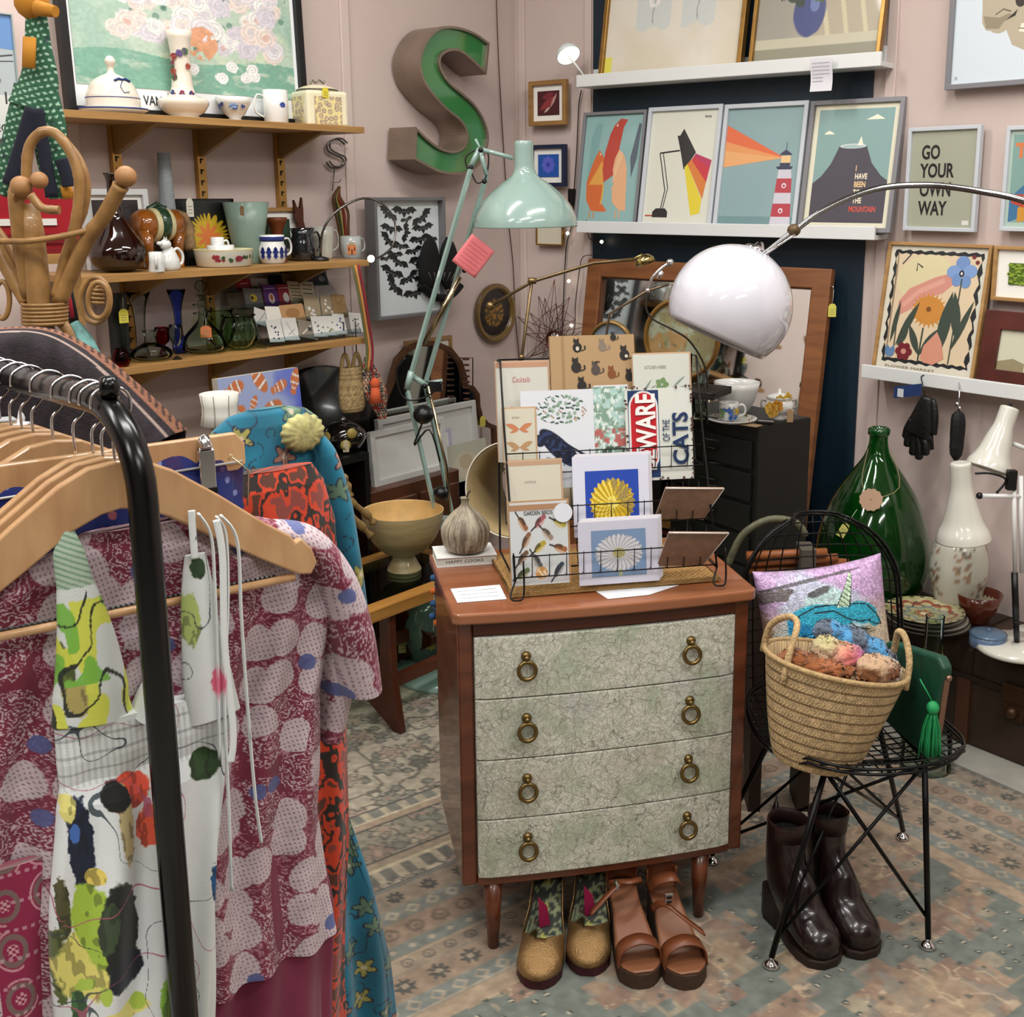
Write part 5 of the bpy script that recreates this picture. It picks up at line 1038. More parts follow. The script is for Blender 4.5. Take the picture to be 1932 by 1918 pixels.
# oval map pictures standing before the mirror
def oval(name, label, xl, xr, yt, yb, Y, rimc, fn):
    loc, w, h = place(xl, xr, yt, yb, Y); loc = (loc[0], loc[1], A(1285, 716, 3.05)[2]); t = T(name, label, 'picture', loc, -30); R_ = h/2; k = (w/.9)/h
    MB().lathe([(R_, 0), (R_*1.0, .006), (R_*.95, .016), (R_*.9, .012), (R_*.88, .004), (R_*.88, 0)], 48, (0, 0, R_), R=RX, sx=k).build('rim', rimc, t)
    mb = MB(); mb.grid(lambda u, v: (R_*.9*v*math.cos(2*PI*u)*k, -.003, R_+R_*.9*v*math.sin(2*PI*u)), 72, 40, cu=True, sm=False); mb.build('print', vcm(.4, coat=.4), t, paint=lambda P: fn(P[:, 0]/R_, (P[:, 2]-R_)/R_)); return t
def mapf(x, z):
    c = mixc(full(x, '#9fa48c'), '#8f8a62', ste(.52, fbm(x*2.2+3, z*2.2, 3), .06)); c = mixc(c, '#a87f4c', ste(.6, fbm(x*2.6, z*2.6+2, 5), .04)*.8); c = mixc(c, '#6a6a4e', (np.abs(fbm(x*3, z*3, 8)-.5) < .015)*.7); return c
oval('round_map_picture', 'round gilt-framed old map picture leaning in front of the pine mirror', 1214, 1356, 560, 716, 3.05, M('#8f6a34', .4, .5), mapf)
def seaf(x, z): c = mixc(full(x, '#76848f'), '#3f4a50', ste(.5, fbm(x*4, z*9, 3), .1)*(z < .4)); return mixc(c, '#57503c', (z < -.1)*1.)
oval('oval_seascape', 'smaller oval gilt-framed grey seascape behind the cat notebook', 1108, 1200, 602, 720, 3.0, M('#7f6434', .4, .5), seaf)
t = T('display_pedestal', 'plain dark pedestal behind the card rack carrying the two round pictures', 'pedestal', (.17, 3.02, 0), -30); zP = A(1285, 716, 3.05)[2]
MB().box((0, 0, zP-.01), (.5, .12, .02)).box((0, 0, (zP-.02)/2), (.12, .08, zP-.02)).box((0, 0, .01), (.3, .16, .02)).build('body', M('#1a1512', .5), t, bevel=.003)
# china on the black drawer cabinet
ZB = .92
t = T('black_drawer_cabinet', 'small black metal multi-drawer cabinet beside the pine mirror', 'cabinet', (.474, 2.86, 0), -53)
wB, dB = .33, .2
bk = M('#11130f', .45, .2); MB().box((-wB/2, dB/2, ZB/2), (wB, dB, ZB)).build('body', bk, t, bevel=.004)
for k in range(10):
    z = ZB-.05-k*.085; o = MB().box((-wB/2, -.004, z-.03), (wB-.03, .01, .074)).build('drawer', M('#171a16', .4, .2), t, bevel=.002)
    if True: MB().tube([(-wB/2-.03, -.009, z-.03), (-wB/2-.03, -.02, z-.03), (-wB/2+.03, -.02, z-.03), (-wB/2+.03, -.009, z-.03)], .0025, 6).build('pull', M('#30332e', .3, .8), o)
def cab(px1, px2, yt, yb): Y = G((px1+px2)/2, yb, ZB)[1]; return place(px1, px2, yt, yb, Y, ZB)
vessel('white_china_bowl', 'deep white china bowl with thin silver rim on the black cabinet', 'bowl', cab(1345, 1432, 720, 778), [(.5, 0), (.55, .05), (.8, .4), (.95, .8), (1, 1)], white)
loc, w, h = cab(1333, 1428, 768, 796); t = T('flowered_saucer', 'white gilt-edged saucer with small flowers on the black cabinet', 'saucer', loc)
MB().lathe([(0, 0), (w*.28, 0), (w*.5, .010), (w*.5, .012), (w*.3, .004), (0, .004)], 36).build('body', white, t); spots(t, w*.40, .0095, ['#7f8f5a', '#a9875a'], 12, .006, 2, -3, 3, .0005)
loc2 = (loc[0], loc[1], loc[2]+.0045); o, bw, h = mug('flowered_teacup', 'white teacup with blue and yellow flowers standing in the gilt-edged saucer', 'teacup', (loc2, .073, .048), white, taper=.9, prof=[(.55, 0), (.6, .05), (.8, .3), (.95, .75), (1, 1)], rz=0)
spots(o, bw*.45, h*.5, ['#4a6fae', '#c9a94a', '#6f8f5a', '#4a6fae'], 8, .010, 5, -2.4, -.7, .012)
loc, w, h = cab(1442, 1496, 735, 790); t = T('lidded_sugar_pot', 'white and orange flowered lidded china pot with kraft tag', 'sugar pot', loc)
MB().lathe([(p[0], p[2]) for p in smoothp([(w*.3, 0, 0), (w*.32, 0, h*.08), (w*.26, 0, h*.13), (w*.45, 0, h*.3), (w*.5, 0, h*.5), (w*.42, 0, h*.68), (w*.46, 0, h*.72)], 3)]+[(0, h*.72)], 30).build('body', white, t)
MB().lathe([(w*.46, h*.72), (w*.38, h*.82), (w*.15, h*.88), (w*.06, h*.9), (w*.06, h*1.02), (0, h*1.05)], 28).build('lid', white, t); spots(t, w*.49, h*.45, ['#c98a2c', '#d2a544'], 4, .016, 3, -2.6, -1.4, .008); spots(t, w*.40, h*.78, ['#c9a32c'], 3, .012, 4, -2, -.8, .002)
for s_ in (-1, 1): MB().tube(smoothp([(s_*w*.44, 0, h*.6), (s_*w*.6, 0, h*.66), (s_*w*.62, 0, h*.45), (s_*w*.47, 0, h*.35)], 4), .003, 8).build('handle', M('#8f8a80', .3), t)
price_tag(t, w*.3, -w*.52, h*.5, .016, .034, '#a4835f', 0, .006)
loc, w, h = cab(1305, 1334, 722, 790); vessel('clear_glass_jar', 'clear cylindrical glass jar at the left of the china cup', 'jar', (loc, w, h), [(1, 0), (1, .05), (1, .95), (.95, 1)], glass('#e6ebe4'))
t = T('paper_label', 'kraft paper label at the front edge of the black cabinet', 'label', (.455, 2.862, ZB+.001), -40); MB().box((0, .0, .002), (.05, .03, .002)).build('card', M('#a48a6a', .8), t)
t = T('black_price_cards', 'small black-edged card standing by the teacup', 'card', (.50, 2.90, ZB+.001), -20); MB().box((0, 0, .003), (.05, .03, .003)).build('card', M('#1a1a1a', .5), t); MB().box((0, -.001, .0052), (.04, .005, .0008)).build('white_strip', M('#d0d0cc', .5), t)
# ---- right wall pictures
loc, th, w, h = picpx(1707, 1842, 239, 436, 'R', .02)
pic('slogan_print', 'white-framed sage print lettered GO YOUR OWN WAY in black', loc, th, w, h, .011, .018, wf, [('T','GO',.16,.71,.2,'#1d1e1e',dict(bold=.03,sx=.72)),('T','YOUR',.16,.52,.2,'#1d1e1e',dict(bold=.03,sx=.72)),('T','OWN',.16,.325,.2,'#1d1e1e',dict(bold=.03,sx=.72)),('T','WAY',.16,.13,.2,'#1d1e1e',dict(bold=.03,sx=.72)),('#d8d8d2', [(.84,.03),(.94,.03),(.94,.075),(.84,.075)])], '#a3a592')
loc, th, w, h = picpx(1785, 2010, -160, 163, 'R', .02)
skull = [('#b0a58e', ell(.42, .52, .17, .22)), ('#b0a58e', [(.25,.58),(.26,.38),(.3,.33),(.42,.31),(.46,.36),(.5,.3),(.55,.22),(.7,.17),(.85,.2),(.85,.6),(.6,.72)]), ('#8d836c', [(.27,.42),(.42,.4),(.5,.42),(.56,.4),(.46,.37),(.42,.33),(.3,.34)]), ('#2c2620', ell(.6, .5, .05, .05)), ('#2c2620', [(.48,.38),(.58,.44),(.56,.4)]),
 ('#3a342a', stroke([(.26,.6),(.4,.62),(.55,.56)], .006)), ('#4f6b3a', [(.24,.62),(.4,.6),(.6,.62),(.5,.72),(.3,.7)]), ('#5a5140', stroke([(.38,.42),(.45,.45),(.52,.43)], .004)), ('#e2dccb', [(.6,.3),(.8,.27),(.8,.33),(.62,.35)]), ('#6b614e', stroke([(.66,.34),(.66,.28)], .003)), ('#6b614e', stroke([(.71,.33),(.71,.27)], .003)), ('#6b614e', stroke([(.76,.33),(.76,.27)], .003)), ('#6b614e', stroke([(.6,.32),(.8,.30)], .003)),
 ('#a6b0ba', [(.03,.03),(.06,.03),(.06,.05),(.03,.05)])]
pic('skull_print', 'grey-framed white print of a human skull at the top right', loc, th, w, h, .014, .022, gf, skull, '#cfd9e0')
loc, th, w, h = picpx(1889, 2020, 236, 437, 'R', .02)
pic('travel_print', 'white-framed colourful print cut off by the right edge', loc, th, w, h, .011, .018, wf, [('#a9bdb0', [(0,0),(1,0),(1,1),(0,1)]), ('#7d9f98', [(.05,.05),(.95,.05),(.95,.95),(.05,.95)]), ('#3c6f96', [(.05,.3),(.3,.45),(.25,.1),(.05,.05)]), ('#c98f34', [(.2,.05),(.6,.1),(.5,.3),(.2,.2)]), ('#b5402e', [(.08,.25),(.3,.2),(.28,.34),(.1,.34)]), ('T','T',.1,.72,.2,'#d07a4a',dict(bold=.05)), ('#e8d5a8', ell(.4,.6,.04,.03))], '#dfe2dd')
loc, th, w, h = picpx(1872, 2010, 465, 570, 'R', .02)
pic('leaf_print', 'oak-framed print of bright green leaves at the right edge', loc, th, w, h, .010, .018, wood('#9a7444', '#b58d58', .5, key='fr4'), dotsg if False else [('#8aa33a', ell(random.Random(i).random(), random.Random(i+50).random(), .05, .07, i)) for i in range(50)]+[('#3c4f1c', ell(random.Random(i+9).random(), random.Random(i+90).random(), .02, .05, i)) for i in range(30)], '#55701f', .035)
fl = [('#1f2226', [(.05,.07)]+[(.05+.012*math.sin(k*2.1), .07+.89*k/24) for k in range(25)]+[(.05+.9*k/24, .96+.008*math.sin(k*2.1)) for k in range(25)]+[(.95+.012*math.sin(k*2.1), .96-.89*k/24) for k in range(25)]+[(.95-.9*k/24, .07+.008*math.sin(k*2.1)) for k in range(25)]),
 ('#d9c4a4', [(.08+.02*math.sin(k*1.6), .09+.85*k/20) for k in range(21)]+[(.08+.84*k/20, .94-.012*abs(math.sin(k*1.6))) for k in range(21)]+[(.92+.02*math.sin(k*1.6), .94-.85*k/20) for k in range(21)]+[(.92-.84*k/20, .09+.012*abs(math.sin(k*1.6))) for k in range(21)]),
 ('#d8cda2', ell(.38,.76,.28,.17,.2)), ('#cf8f80', [(.17,.44),(.15,.55),(.25,.66),(.5,.76),(.66,.8),(.7,.72),(.6,.64),(.4,.58),(.26,.48)]), ('#d9a08f', stroke([(.2,.52),(.35,.64),(.6,.74)], .02)), ('#2b2f2e', stroke([(.14,.85),(.22,.93)], .006)), ('#2b2f2e', stroke([(.3,.8),(.3,.86),(.36,.83)], .006)),
 ('#c98a3a', ell(.48,.5,.16,.11))]+petals(.48,.5,.19,22,.018,'#c8873a',.75)+[('#7a4a20', ell(.48,.51,.025,.02)), ('#6f8fbf', ell(.76,.88,.07,.055)), ('#7d9ccc', ell(.68,.81,.07,.05)), ('#7d9ccc', ell(.84,.82,.07,.05)), ('#6f8fbf', ell(.72,.75,.05,.05)), ('#6f8fbf', ell(.81,.74,.05,.05)), ('#1f2430', ell(.76,.8,.025,.025)), ('#e8e8e8', ell(.76,.8,.01,.012)),
 ('#39463c', leaf(.62,.12,.7,.66,.06)), ('#39463c', leaf(.8,.28,.72,.66,.05)), ('#39463c', leaf(.75,.2,.92,.6,.03)), ('#39463c', leaf(.18,.2,.38,.56,.035)), ('#39463c', leaf(.12,.22,.18,.56,.025)), ('#39463c', leaf(.44,.14,.3,.38,.035)), ('#39463c', leaf(.44,.14,.6,.36,.035)), ('#39463c', leaf(.2,.2,.3,.34,.03)),
 ('#39463c', stroke([(.44,.1),(.45,.36)], .008)), ('#39463c', stroke([(.75,.1),(.77,.76)], .006)), ('#39463c', stroke([(.17,.16),(.16,.5)], .006)), ('#cf8f78', [(.46,.12),(.48,.22),(.56,.3),(.6,.34),(.66,.26),(.7,.14),(.6,.08),(.5,.09)])]+[('#6f2028', ell(.28+.055*math.cos(k*1.047), .16+.045*math.sin(k*1.047), .035, .03)) for k in range(6)]+[('#c48a7a', ell(.28,.16,.028,.022)), ('#5f7fa8', leaf(.12,.1,.1,.2,.03)), ('#5f7fa8', leaf(.14,.1,.17,.2,.03)), ('#6f2028', ell(.86,.93,.02,.015)), ('#6f2028', ell(.9,.89,.02,.015)),
 ('T','FLOWER MARKET',.1,.025,.026,'#6b6556',dict(sx=2.2))]
leaning('flower_market_print', 'oak-framed flower market print with blue, orange and red blooms', 1645, 1838, 460, 714, 'R', ZR+.002, .066, .010, .02, wood('#9a7444', '#b58d58', .5, key='fr4'), fl, '#d6d2c2', lean=8)
leaning('brown_wide_frame', 'wide red-brown wooden frame with cream paper at the right edge', 1840, 2060, 594, 745, 'R', ZR+.002, .066, .05, .02, wood('#3f1710', '#5a241a', .35, (9, 9, 9), 'maho'), [('#8f8565', [(.0,0),(.35,0),(.35,.2),(.2,.3),(.0,.2)])], '#c8c6ae', lean=9)
# gloves and umbrella
t = T('leather_gloves', 'pair of black leather gloves with blue tag hooked on the right ledge', 'gloves', W(1742, 745, 'R', .13), -50); f = loc_fn(t, -50)
lea = M('#101010', .38, var=.2, bump=.4, bs=80); g = lambda x, y, o=.13: f(W(x, y, 'R', o))
mb = MB()
mb.tube(smoothp([g(1748, 748), g(1742, 775), g(1736, 800), g(1730, 820)], 4), [.014+.026*math.sin(min(k/12*1.9, 1.57)) for k in range(13)], 16, flat=.4)
for x, y in ((1712, 842), (1722, 858), (1733, 866), (1745, 858)): mb.tube(smoothp([g(1728+(x-1728)*.5, 815), g(x+2, y-18), g(x, y)], 4), [.012]*8+[.008], 10)
mb.tube(smoothp([g(1722, 790), g(1712, 808), g(1708, 826)], 4), [.011]*8+[.007], 10); mb.build('glove', lea, t)
mb = MB(); mb.tube(smoothp([g(1755, 752, .115), g(1752, 780, .115), g(1747, 815, .115)], 4), [.016+.02*math.sin(min(k/8*1.9, 1.57)) for k in range(9)], 14, flat=.4)
for x, y in ((1738, 852), (1748, 856), (1757, 848)): mb.tube([g(1748+(x-1748)*.5, 810, .115), g(x, y, .115)], [.011, .008], 10)
mb.build('glove', lea, t)
MB().prism([(-.045, 0), (.045, .02), (.045, .055), (-.045, .035)], -.001, .001, off=(g(1712, 745)[0], g(1712, 745)[1], g(1712, 752)[2]-.005)).build('blue_tag', M('#1f3566', .6), t)
MB().box((g(1700, 742)[0], g(1700, 742)[1]-.003, g(1700, 742)[2]+.002), (.02, .001, .024)).build('white_sticker', M('#c9cdd2', .6), t)
MB().tube(smoothp([g(1745, 752), g(1742, 730), g(1738, 712, .112), g(1744, 708, .108), g(1748, 714, .1)], 4), .0018, 6).build('hook', BLK, t)
t = T('folded_umbrella', 'short black folded umbrella with silver charm hooked on the right ledge', 'umbrella', W(1806, 800, 'R', .13), -50); f = loc_fn(t, -50)
MB().tube(smoothp([g(1808, 775), g(1808, 800), g(1806, 830), g(1803, 868)], 3), [.006, .017, .02, .021, .021, .021, .02, .02, .017, .006], 7, sm=False).build('canopy', M('#0d0d0f', .6), t)
MB().tube([g(1808, 776), g(1809, 760), g(1810, 745), g(1810, 722, .108)], .002, 6).ball(g(1806, 762), .007, 8).ball(g(1811, 770), .006, 8).ball(g(1808, 780), .006, 8).build('charm', CHR, t)
# ---- trunk and what stands on it
ZK = .33
a_, b_ = G(1789, 1390, 0), G(1932, 1452, 0)
t = T('old_trunk', 'battered brown travelling trunk with domed lid and metal clasp', 'trunk', (a_[0], a_[1], 0), -50)
TW, TDp = 1.2, .225; x0 = -.36
tr = M('#33241a', .5, var=.3, vs=9, bump=.4, bs=25)
MB().box((x0+TW/2, TDp/2, .10), (TW, TDp, .20)).build('body', tr, t, bevel=.008)
mb = MB(); PP = [(0, .203), (0, .27), (.02, .305), (.05, .322), (.09, ZK), (TDp-.05, ZK), (TDp, .31), (TDp, .203)]; mb.prism(PP, x0, x0+TW, 'x'); mb.build('lid', tr, t, bevel=.004)
MB().box((x0+TW/2, -.004, .20), (TW+.006, .012, .016)).build('edge_trim', M('#241710', .45), t, bevel=.002)
for xx in (.04, .46): mb = MB(); mb.prism([(p[0]-.004 if p[0] < .1 else p[0], p[1]+.004) for p in PP], xx-.02, xx+.02, 'x'); mb.build('leather_strap', M('#2a1a12', .5), t); MB().box((xx, -.004, .1), (.04, .01, .19)).build('leather_strap', M('#4a2c1a', .5), t)
MB().box((.19, -.012, .2), (.07, .012, .05)).ball((.19, -.02, .15), .018, 12).box((.19, -.01, .15), (.06, .008, .05)).build('clasp', M('#4a3322', .4, .6), t, bevel=.003)
pl = place(1536, 1748, 806, 1108, 3.24, ZK)
loc, w, h = pl; hN = h
t = T('green_demijohn', 'large green glass demijohn with round kraft label standing on the trunk', 'demijohn', loc)
dp = smoothp([(w*.30, 0, 0), (w*.42, 0, h*.03), (w*.49, 0, h*.14), (w*.5, 0, h*.26), (w*.47, 0, h*.40), (w*.37, 0, h*.58), (w*.25, 0, h*.71), (w*.13, 0, h*.82), (w*.085, 0, h*.9), (w*.08, 0, h*.965)], 4)
dp = [(p[0], p[2]) for p in dp]
MB().lathe([(0, 0)]+dp+[(w*.065, h*.965)]+[(max(r0-.006, 0), z0) for r0, z0 in dp[::-1][1:-4]]+[(0, .02)], 48).build('body', M('#1d8a2c', .03, tr=.93, ior=1.22, coat=1), t)
MB().lathe([(w*.078, h*.955), (w*.095, h*.96), (w*.095, h*.99), (w*.078, h), (w*.06, h), (w*.06, h*.955)], 28).build('lip', M('#135a20', .05, tr=.5, coat=1), t)
nn = Vector((-.25, -.85, .45)).normalized(); c_ = Vector((-w*.12, -w*.31, h*.62))+nn*.022
mb = MB(); rr = [(.032*(1+.04*math.cos(k*PI/2*1.0*2)))*1. for k in range(48)]; q = Vector((0, 0, 1)).rotation_difference(nn).to_matrix(); vs = [c_+q @ Vector((.032*(1+.05*math.cos(12*k*2*PI/48))*math.cos(k*2*PI/48), .032*(1+.05*math.cos(12*k*2*PI/48))*math.sin(k*2*PI/48), 0)) for k in range(48)]
mb.add(vs+[v+nn*.0015 for v in vs], [list(range(48))[::-1], list(range(48, 96))]); mb.build('round_label', M('#a0826a', .8), t)
mb = MB(); mb.tube(smoothp([(-w*.1, -w*.04, h*.88), (-w*.19, -w*.24, h*.72), c_+nn*.002], 4), .0012, 5); mb.tube(smoothp([(w*.1, -w*.04, h*.88), (w*.12, -w*.3, h*.7), c_+nn*.002], 4), .0012, 5); mb.build('string', M('#8a7a55', .8), t)
o_ = price_tag(t, -w*.38, -w*.32, h*.60, .024, .042, '#c6c268', 0, .05); o_.rotation_euler = (0, .5, 0)
# anglepoise pair, white
def cone_lamp_shade(t, base, ax, L, r1, r0, mat, n=32):
    q = Vector((0, 0, 1)).rotation_difference(ax.normalized()).to_matrix()
    pr = [(r0*.55, 0), (r0, .002), (r0*1.05, L*.1), (r0*1.1, L*.3), (r0*1.45, L*.5), (r1*.72, L*.75), (r1*.93, L*.9), (r1, L)]; pr = [(p[0], p[2]) for p in smoothp([(a, 0, b) for a, b in pr], 4)]
    return MB().lathe([(0, 0)]+pr+[(r*.97, z) for r, z in pr[::-1][:-4]], n, base, R=q).build('lamp_shade', mat, t)
wl_ = M('#cfcdc2', .22, coat=.7)
def T2(Y): return lambda x, y: Vector(A(x, y, Y))
YL = 2.80; g2 = T2(YL)
t = T('white_desk_lamp', 'white angle-jointed desk lamp with downward flared shade over the flowered vase', 'desk lamp', (g2(1960, 1180).x, YL, ZK+.001)); o0 = Vector(t.location)
a_ = g2(1812, 872)-o0; b_ = g2(1818, 1018)-o0; rS = (g2(1872, 1010)-g2(1770, 1010)).length/2
cone_lamp_shade(t, a_, (b_-a_), (b_-a_).length, rS, (g2(1834, 880)-g2(1797, 880)).length/2, wl_)
mb = MB(); s0 = g2(1850, 935)-o0; e0 = g2(1925, 936)-o0; mb.tube([s0, e0], .006, 8); mb.tube([g2(1913, 895)-o0, g2(1915, 1080)-o0], .006, 8); mb.tube([g2(1926, 898)-o0, g2(1928, 1080)-o0], .006, 8); mb.build('arm', M('#dcdcda', .3), t)
mb = MB(); mb.ball(g2(1848, 935)-o0, .009, 10); mb.box(g2(1908, 905)-o0, (.022, .02, .05)); mb.tube([g2(1914, 1080)-o0, g2(1917, 1168)-o0], .009, 8); mb.tube(smoothp([g2(1840, 893)-o0, g2(1870, 893)-o0, g2(1898, 905)-o0, g2(1880, 930)-o0], 4), .003, 6); mb.build('joint', BLK, t)
MB().lathe([(0, 0), (.1, 0), (.105, .006), (.1, .016), (.03, .02), (0, .02)], 36, (g2(1928, 1170).x-o0.x, .02, 0)).build('base', wl_, t)
MB().tube([(g2(1917, 1168)-o0), Vector((g2(1928, 1170).x-o0.x, .02, .02))], .008, 8).build('stem', BLK, t)
YM = 2.90; g3 = T2(YM)
t = T('white_desk_lamp', 'white angle-jointed desk lamp with tilted shade higher on the right', 'desk lamp', (g3(1975, 1100).x, YM, ZK+.001)); o0 = Vector(t.location)
a_ = g3(1906, 768)-o0; b_ = g3(1856, 880)-o0+Vector((0, -.03, 0)); cone_lamp_shade(t, a_, (b_-a_), (b_-a_).length, (g3(1902, 880)-g3(1814, 880)).length/2*.98, (g3(1922, 775)-g3(1888, 775)).length/2, wl_)
mb = MB(); mb.tube([g3(1908, 835)-o0, g3(1945, 850)-o0], .006, 8); mb.tube([g3(1945, 850)-o0, g3(1968, 1090)-o0], .006, 8); mb.build('arm', M('#dcdcda', .3), t); MB().ball(g3(1905, 835)-o0, .008, 8).tube([g3(1906, 768)-o0, g3(1908, 758)-o0], .004, 6).build('joint', BLK, t)
MB().lathe([(0, 0), (.075, 0), (.08, .006), (.07, .014), (0, .016)], 36, (0, 0, 0)).tube([(0, 0, .01), g3(1968, 1085)-o0], .008, 8).build('base', wl_, t)
t = T('white_round_base', 'round white lamp base with black cable at the right edge of the trunk', 'lamp base', G(1935, 1232, ZK)); MB().lathe([(0, 0), (.045, 0), (.05, .006), (.047, .02), (.01, .024), (0, .024)], 36).build('base', wl_, t)
MB().tube(smoothp([(-.052, 0, .004), (-.05, -.05, .004), (.0, -.065, .004), (.05, -.04, .004)], 4), .003, 6).build('cable', BLK, t)
# ceramic lamp body
def cera(P):
    a = np.arctan2(P[:, 1], P[:, 0]); z = P[:, 2]; c = full(z, '#c3c0b2'); d1_, d2_, i_, *_ = cells(a*5, z/.022, 3); m = fbm(a*1.7, z/.05, 4) > .47
    c = mixc(c, '#8f6a4a', (m & (d1_ < .38) & (i_ > .4))*.8); c = mixc(c, '#3a3532', (m & (d1_ < .22) & (i_ < .5))*.8); c = mixc(c, '#5a5a52', (m & (np.abs(d1_-.38) < .05))*.6); c = mixc(c, '#7a4a34', (np.abs(a+.45) < .09)*.8); return c
pl = place(1752, 1862, 985, 1102, 3.08, ZK); loc, w, h = pl
t = T('ceramic_lamp_base', 'bulbous cream ceramic lamp base painted with brown and black flowers', 'lamp base', loc); mb = MB(); pr = [(p[0], p[2]) for p in smoothp([(w*.32, 0, .02), (w*.40, 0, h*.2), (w*.5, 0, h*.5), (w*.42, 0, h*.78), (w*.2, 0, h*.92), (w*.14, 0, h)], 7)]
mb.lathe([(0, .02)]+pr+[(0, h)], 70); mb.build('body', vcm(.2, coat=.8), t, paint=cera); MB().lathe([(0, 0), (w*.36, 0), (w*.38, .01), (w*.33, .02), (0, .02)], 30).build('wooden_foot', M('#23120c', .4), t)
# plates, bowl, tin
pt = G(1742, 1192, ZK); rP = None
def plat(P):
    r = np.sqrt(P[:, 0]**2+P[:, 1]**2)/w2; a = np.arctan2(P[:, 1], P[:, 0]); c = full(r, '#b8ae86'); c = mixc(c, '#8f8f5a', ste(.5, fbm(P[:, 0]*50, P[:, 1]*50, 2), .1)*.5)
    m1 = np.abs(r-.6-.12*np.cos(a*8)) < .035; c = mixc(c, '#3b3a32', m1*.9); c = mixc(c, '#8a3226', (np.abs(r-.72-.07*np.cos(a*8+3.1)) < .05)*.8); c = mixc(c, '#77868a', (np.abs(r-.45-.08*np.cos(a*6)) < .06)*.8); c = mixc(c, '#9a3a2c', (r < .18+.05*np.cos(a*6))*.9); c = mixc(c, '#c9bf9a', (r < .09)*1.); c = mixc(c, '#3b3a32', (np.abs(r-.25-.04*np.cos(a*6)) < .02)*.8); c = mixc(c, '#2f2f28', ((r > .9) & (np.sin(a*20) > .3))*.7); return c
plc = place(1668, 1815, 1140, 1192, pt[1]+.04, ZK); w2 = plc[1]/2; c_ = plc[0]
for k, (rr_, lab, colr) in enumerate([(1.06, 'bottom plate of the stack on the trunk, white with dark rim', '#a9a79c'), (1.05, 'second plate up in the stack on the trunk, cream', '#b0ada0'), (.99, 'third plate up in the stack on the trunk, white', '#b5b4ab'), (1.0, 'patterned majolica top plate of the stack, red and yellow scrolls', None)]):
    t = T('dinner_plate', lab, 'plate', (c_[0]+(.012, .008, .004, 0)[k], c_[1], ZK+.011*k), 0, 'plates stacked on the trunk'); R_ = w2*rr_
    pr = [(0, 0), (R_*.55, 0), (R_*.6, .002), (R_*.99, .016), (R_, .018), (R_*.97, .0185), (R_*.62, .006), (0, .005)]
    if colr: MB().lathe(pr, 44).build('body', M(colr, .25, coat=.6), t); MB().lathe([(R_*.97, .0187), (R_*1.005, .0185), (R_*.99, .015)], 44).build('dark_rim', M('#3a2f28', .4), t)
    else:
        mb = MB(); fine = []
        for i in range(len(pr)-1):
            m_ = 14 if pr[i][0] > R_*.6 and pr[i+1][0] < .01 or i in (5, 6) else 3
            for j in range(m_): fine.append(tuple(pr[i][q_]+(pr[i+1][q_]-pr[i][q_])*j/m_ for q_ in (0, 1)))
        mb.lathe(fine+[pr[-1]], 110); mb.build('body', vcm(.25, coat=.6), t, paint=plat)
t, w, h = vessel('brown_bowl', 'brown earthenware bowl with cream inside behind the plates', 'bowl', place(1800, 1887, 1118, 1168, 3.02, ZK), [(.4, 0), (.45, .05), (.8, .5), (1, 1)], M('#5a2414', .25, coat=.6)); MB().lathe([(w*.485, h*.985), (w*.49, h*1.0), (w*.38, h*.56), (0, h*.2)], 32, cap=False).build('cream_lining', M('#b0a68e', .25, coat=.5), t)
t, w, h = vessel('blue_lidded_tin', 'small round speckled blue enamel tin with lid on the trunk front', 'tin', place(1828, 1896, 1188, 1228, G(1862, 1226, ZK)[1]+.03, ZK), [(.92, 0), (1, .1), (.98, .7), (.9, .75)], M('#5f7391', .3, var=.3, vs=60, coat=.4))
MB().lathe([(w*.5, h*.72), (w*.51, h*.8), (w*.4, h*.88), (w*.1, h*.93), (0, h*.94)], 30).ball((0, 0, h*.97), .006, 10).build('lid', M('#4f6b84', .3, coat=.4), t)
pl = place(1722, 1772, 1148, 1420, 2.80, 0.02); loc, w, h = pl
t = T('square_glass_bottle', 'tall clear glass lamp chimney bottle standing before the trunk', 'bottle', (loc[0], loc[1], 0)); pr = smoothp([(w*.95, 0, 0), (w*.98, 0, h*.04), (w*.9, 0, h*.25), (w*.55, 0, h*.36), (w*.36, 0, h*.42), (w*.44, 0, h*.52), (w*.5, 0, h*.6), (w*.44, 0, h*.7), (w*.36, 0, h*.75), (w*.34, 0, h*.95), (w*.36, 0, h)], 3)
MB().lathe(shell([(p[0], p[2]) for p in pr], .003), 28).build('body', glass('#eef4f0'), t); MB().tube([(w*.36*math.cos(k*.5), w*.36*math.sin(k*.5), h*.72+.0008*k) for k in range(26)], .0012, 5).build('string', M('#9a8a4a', .8), t)
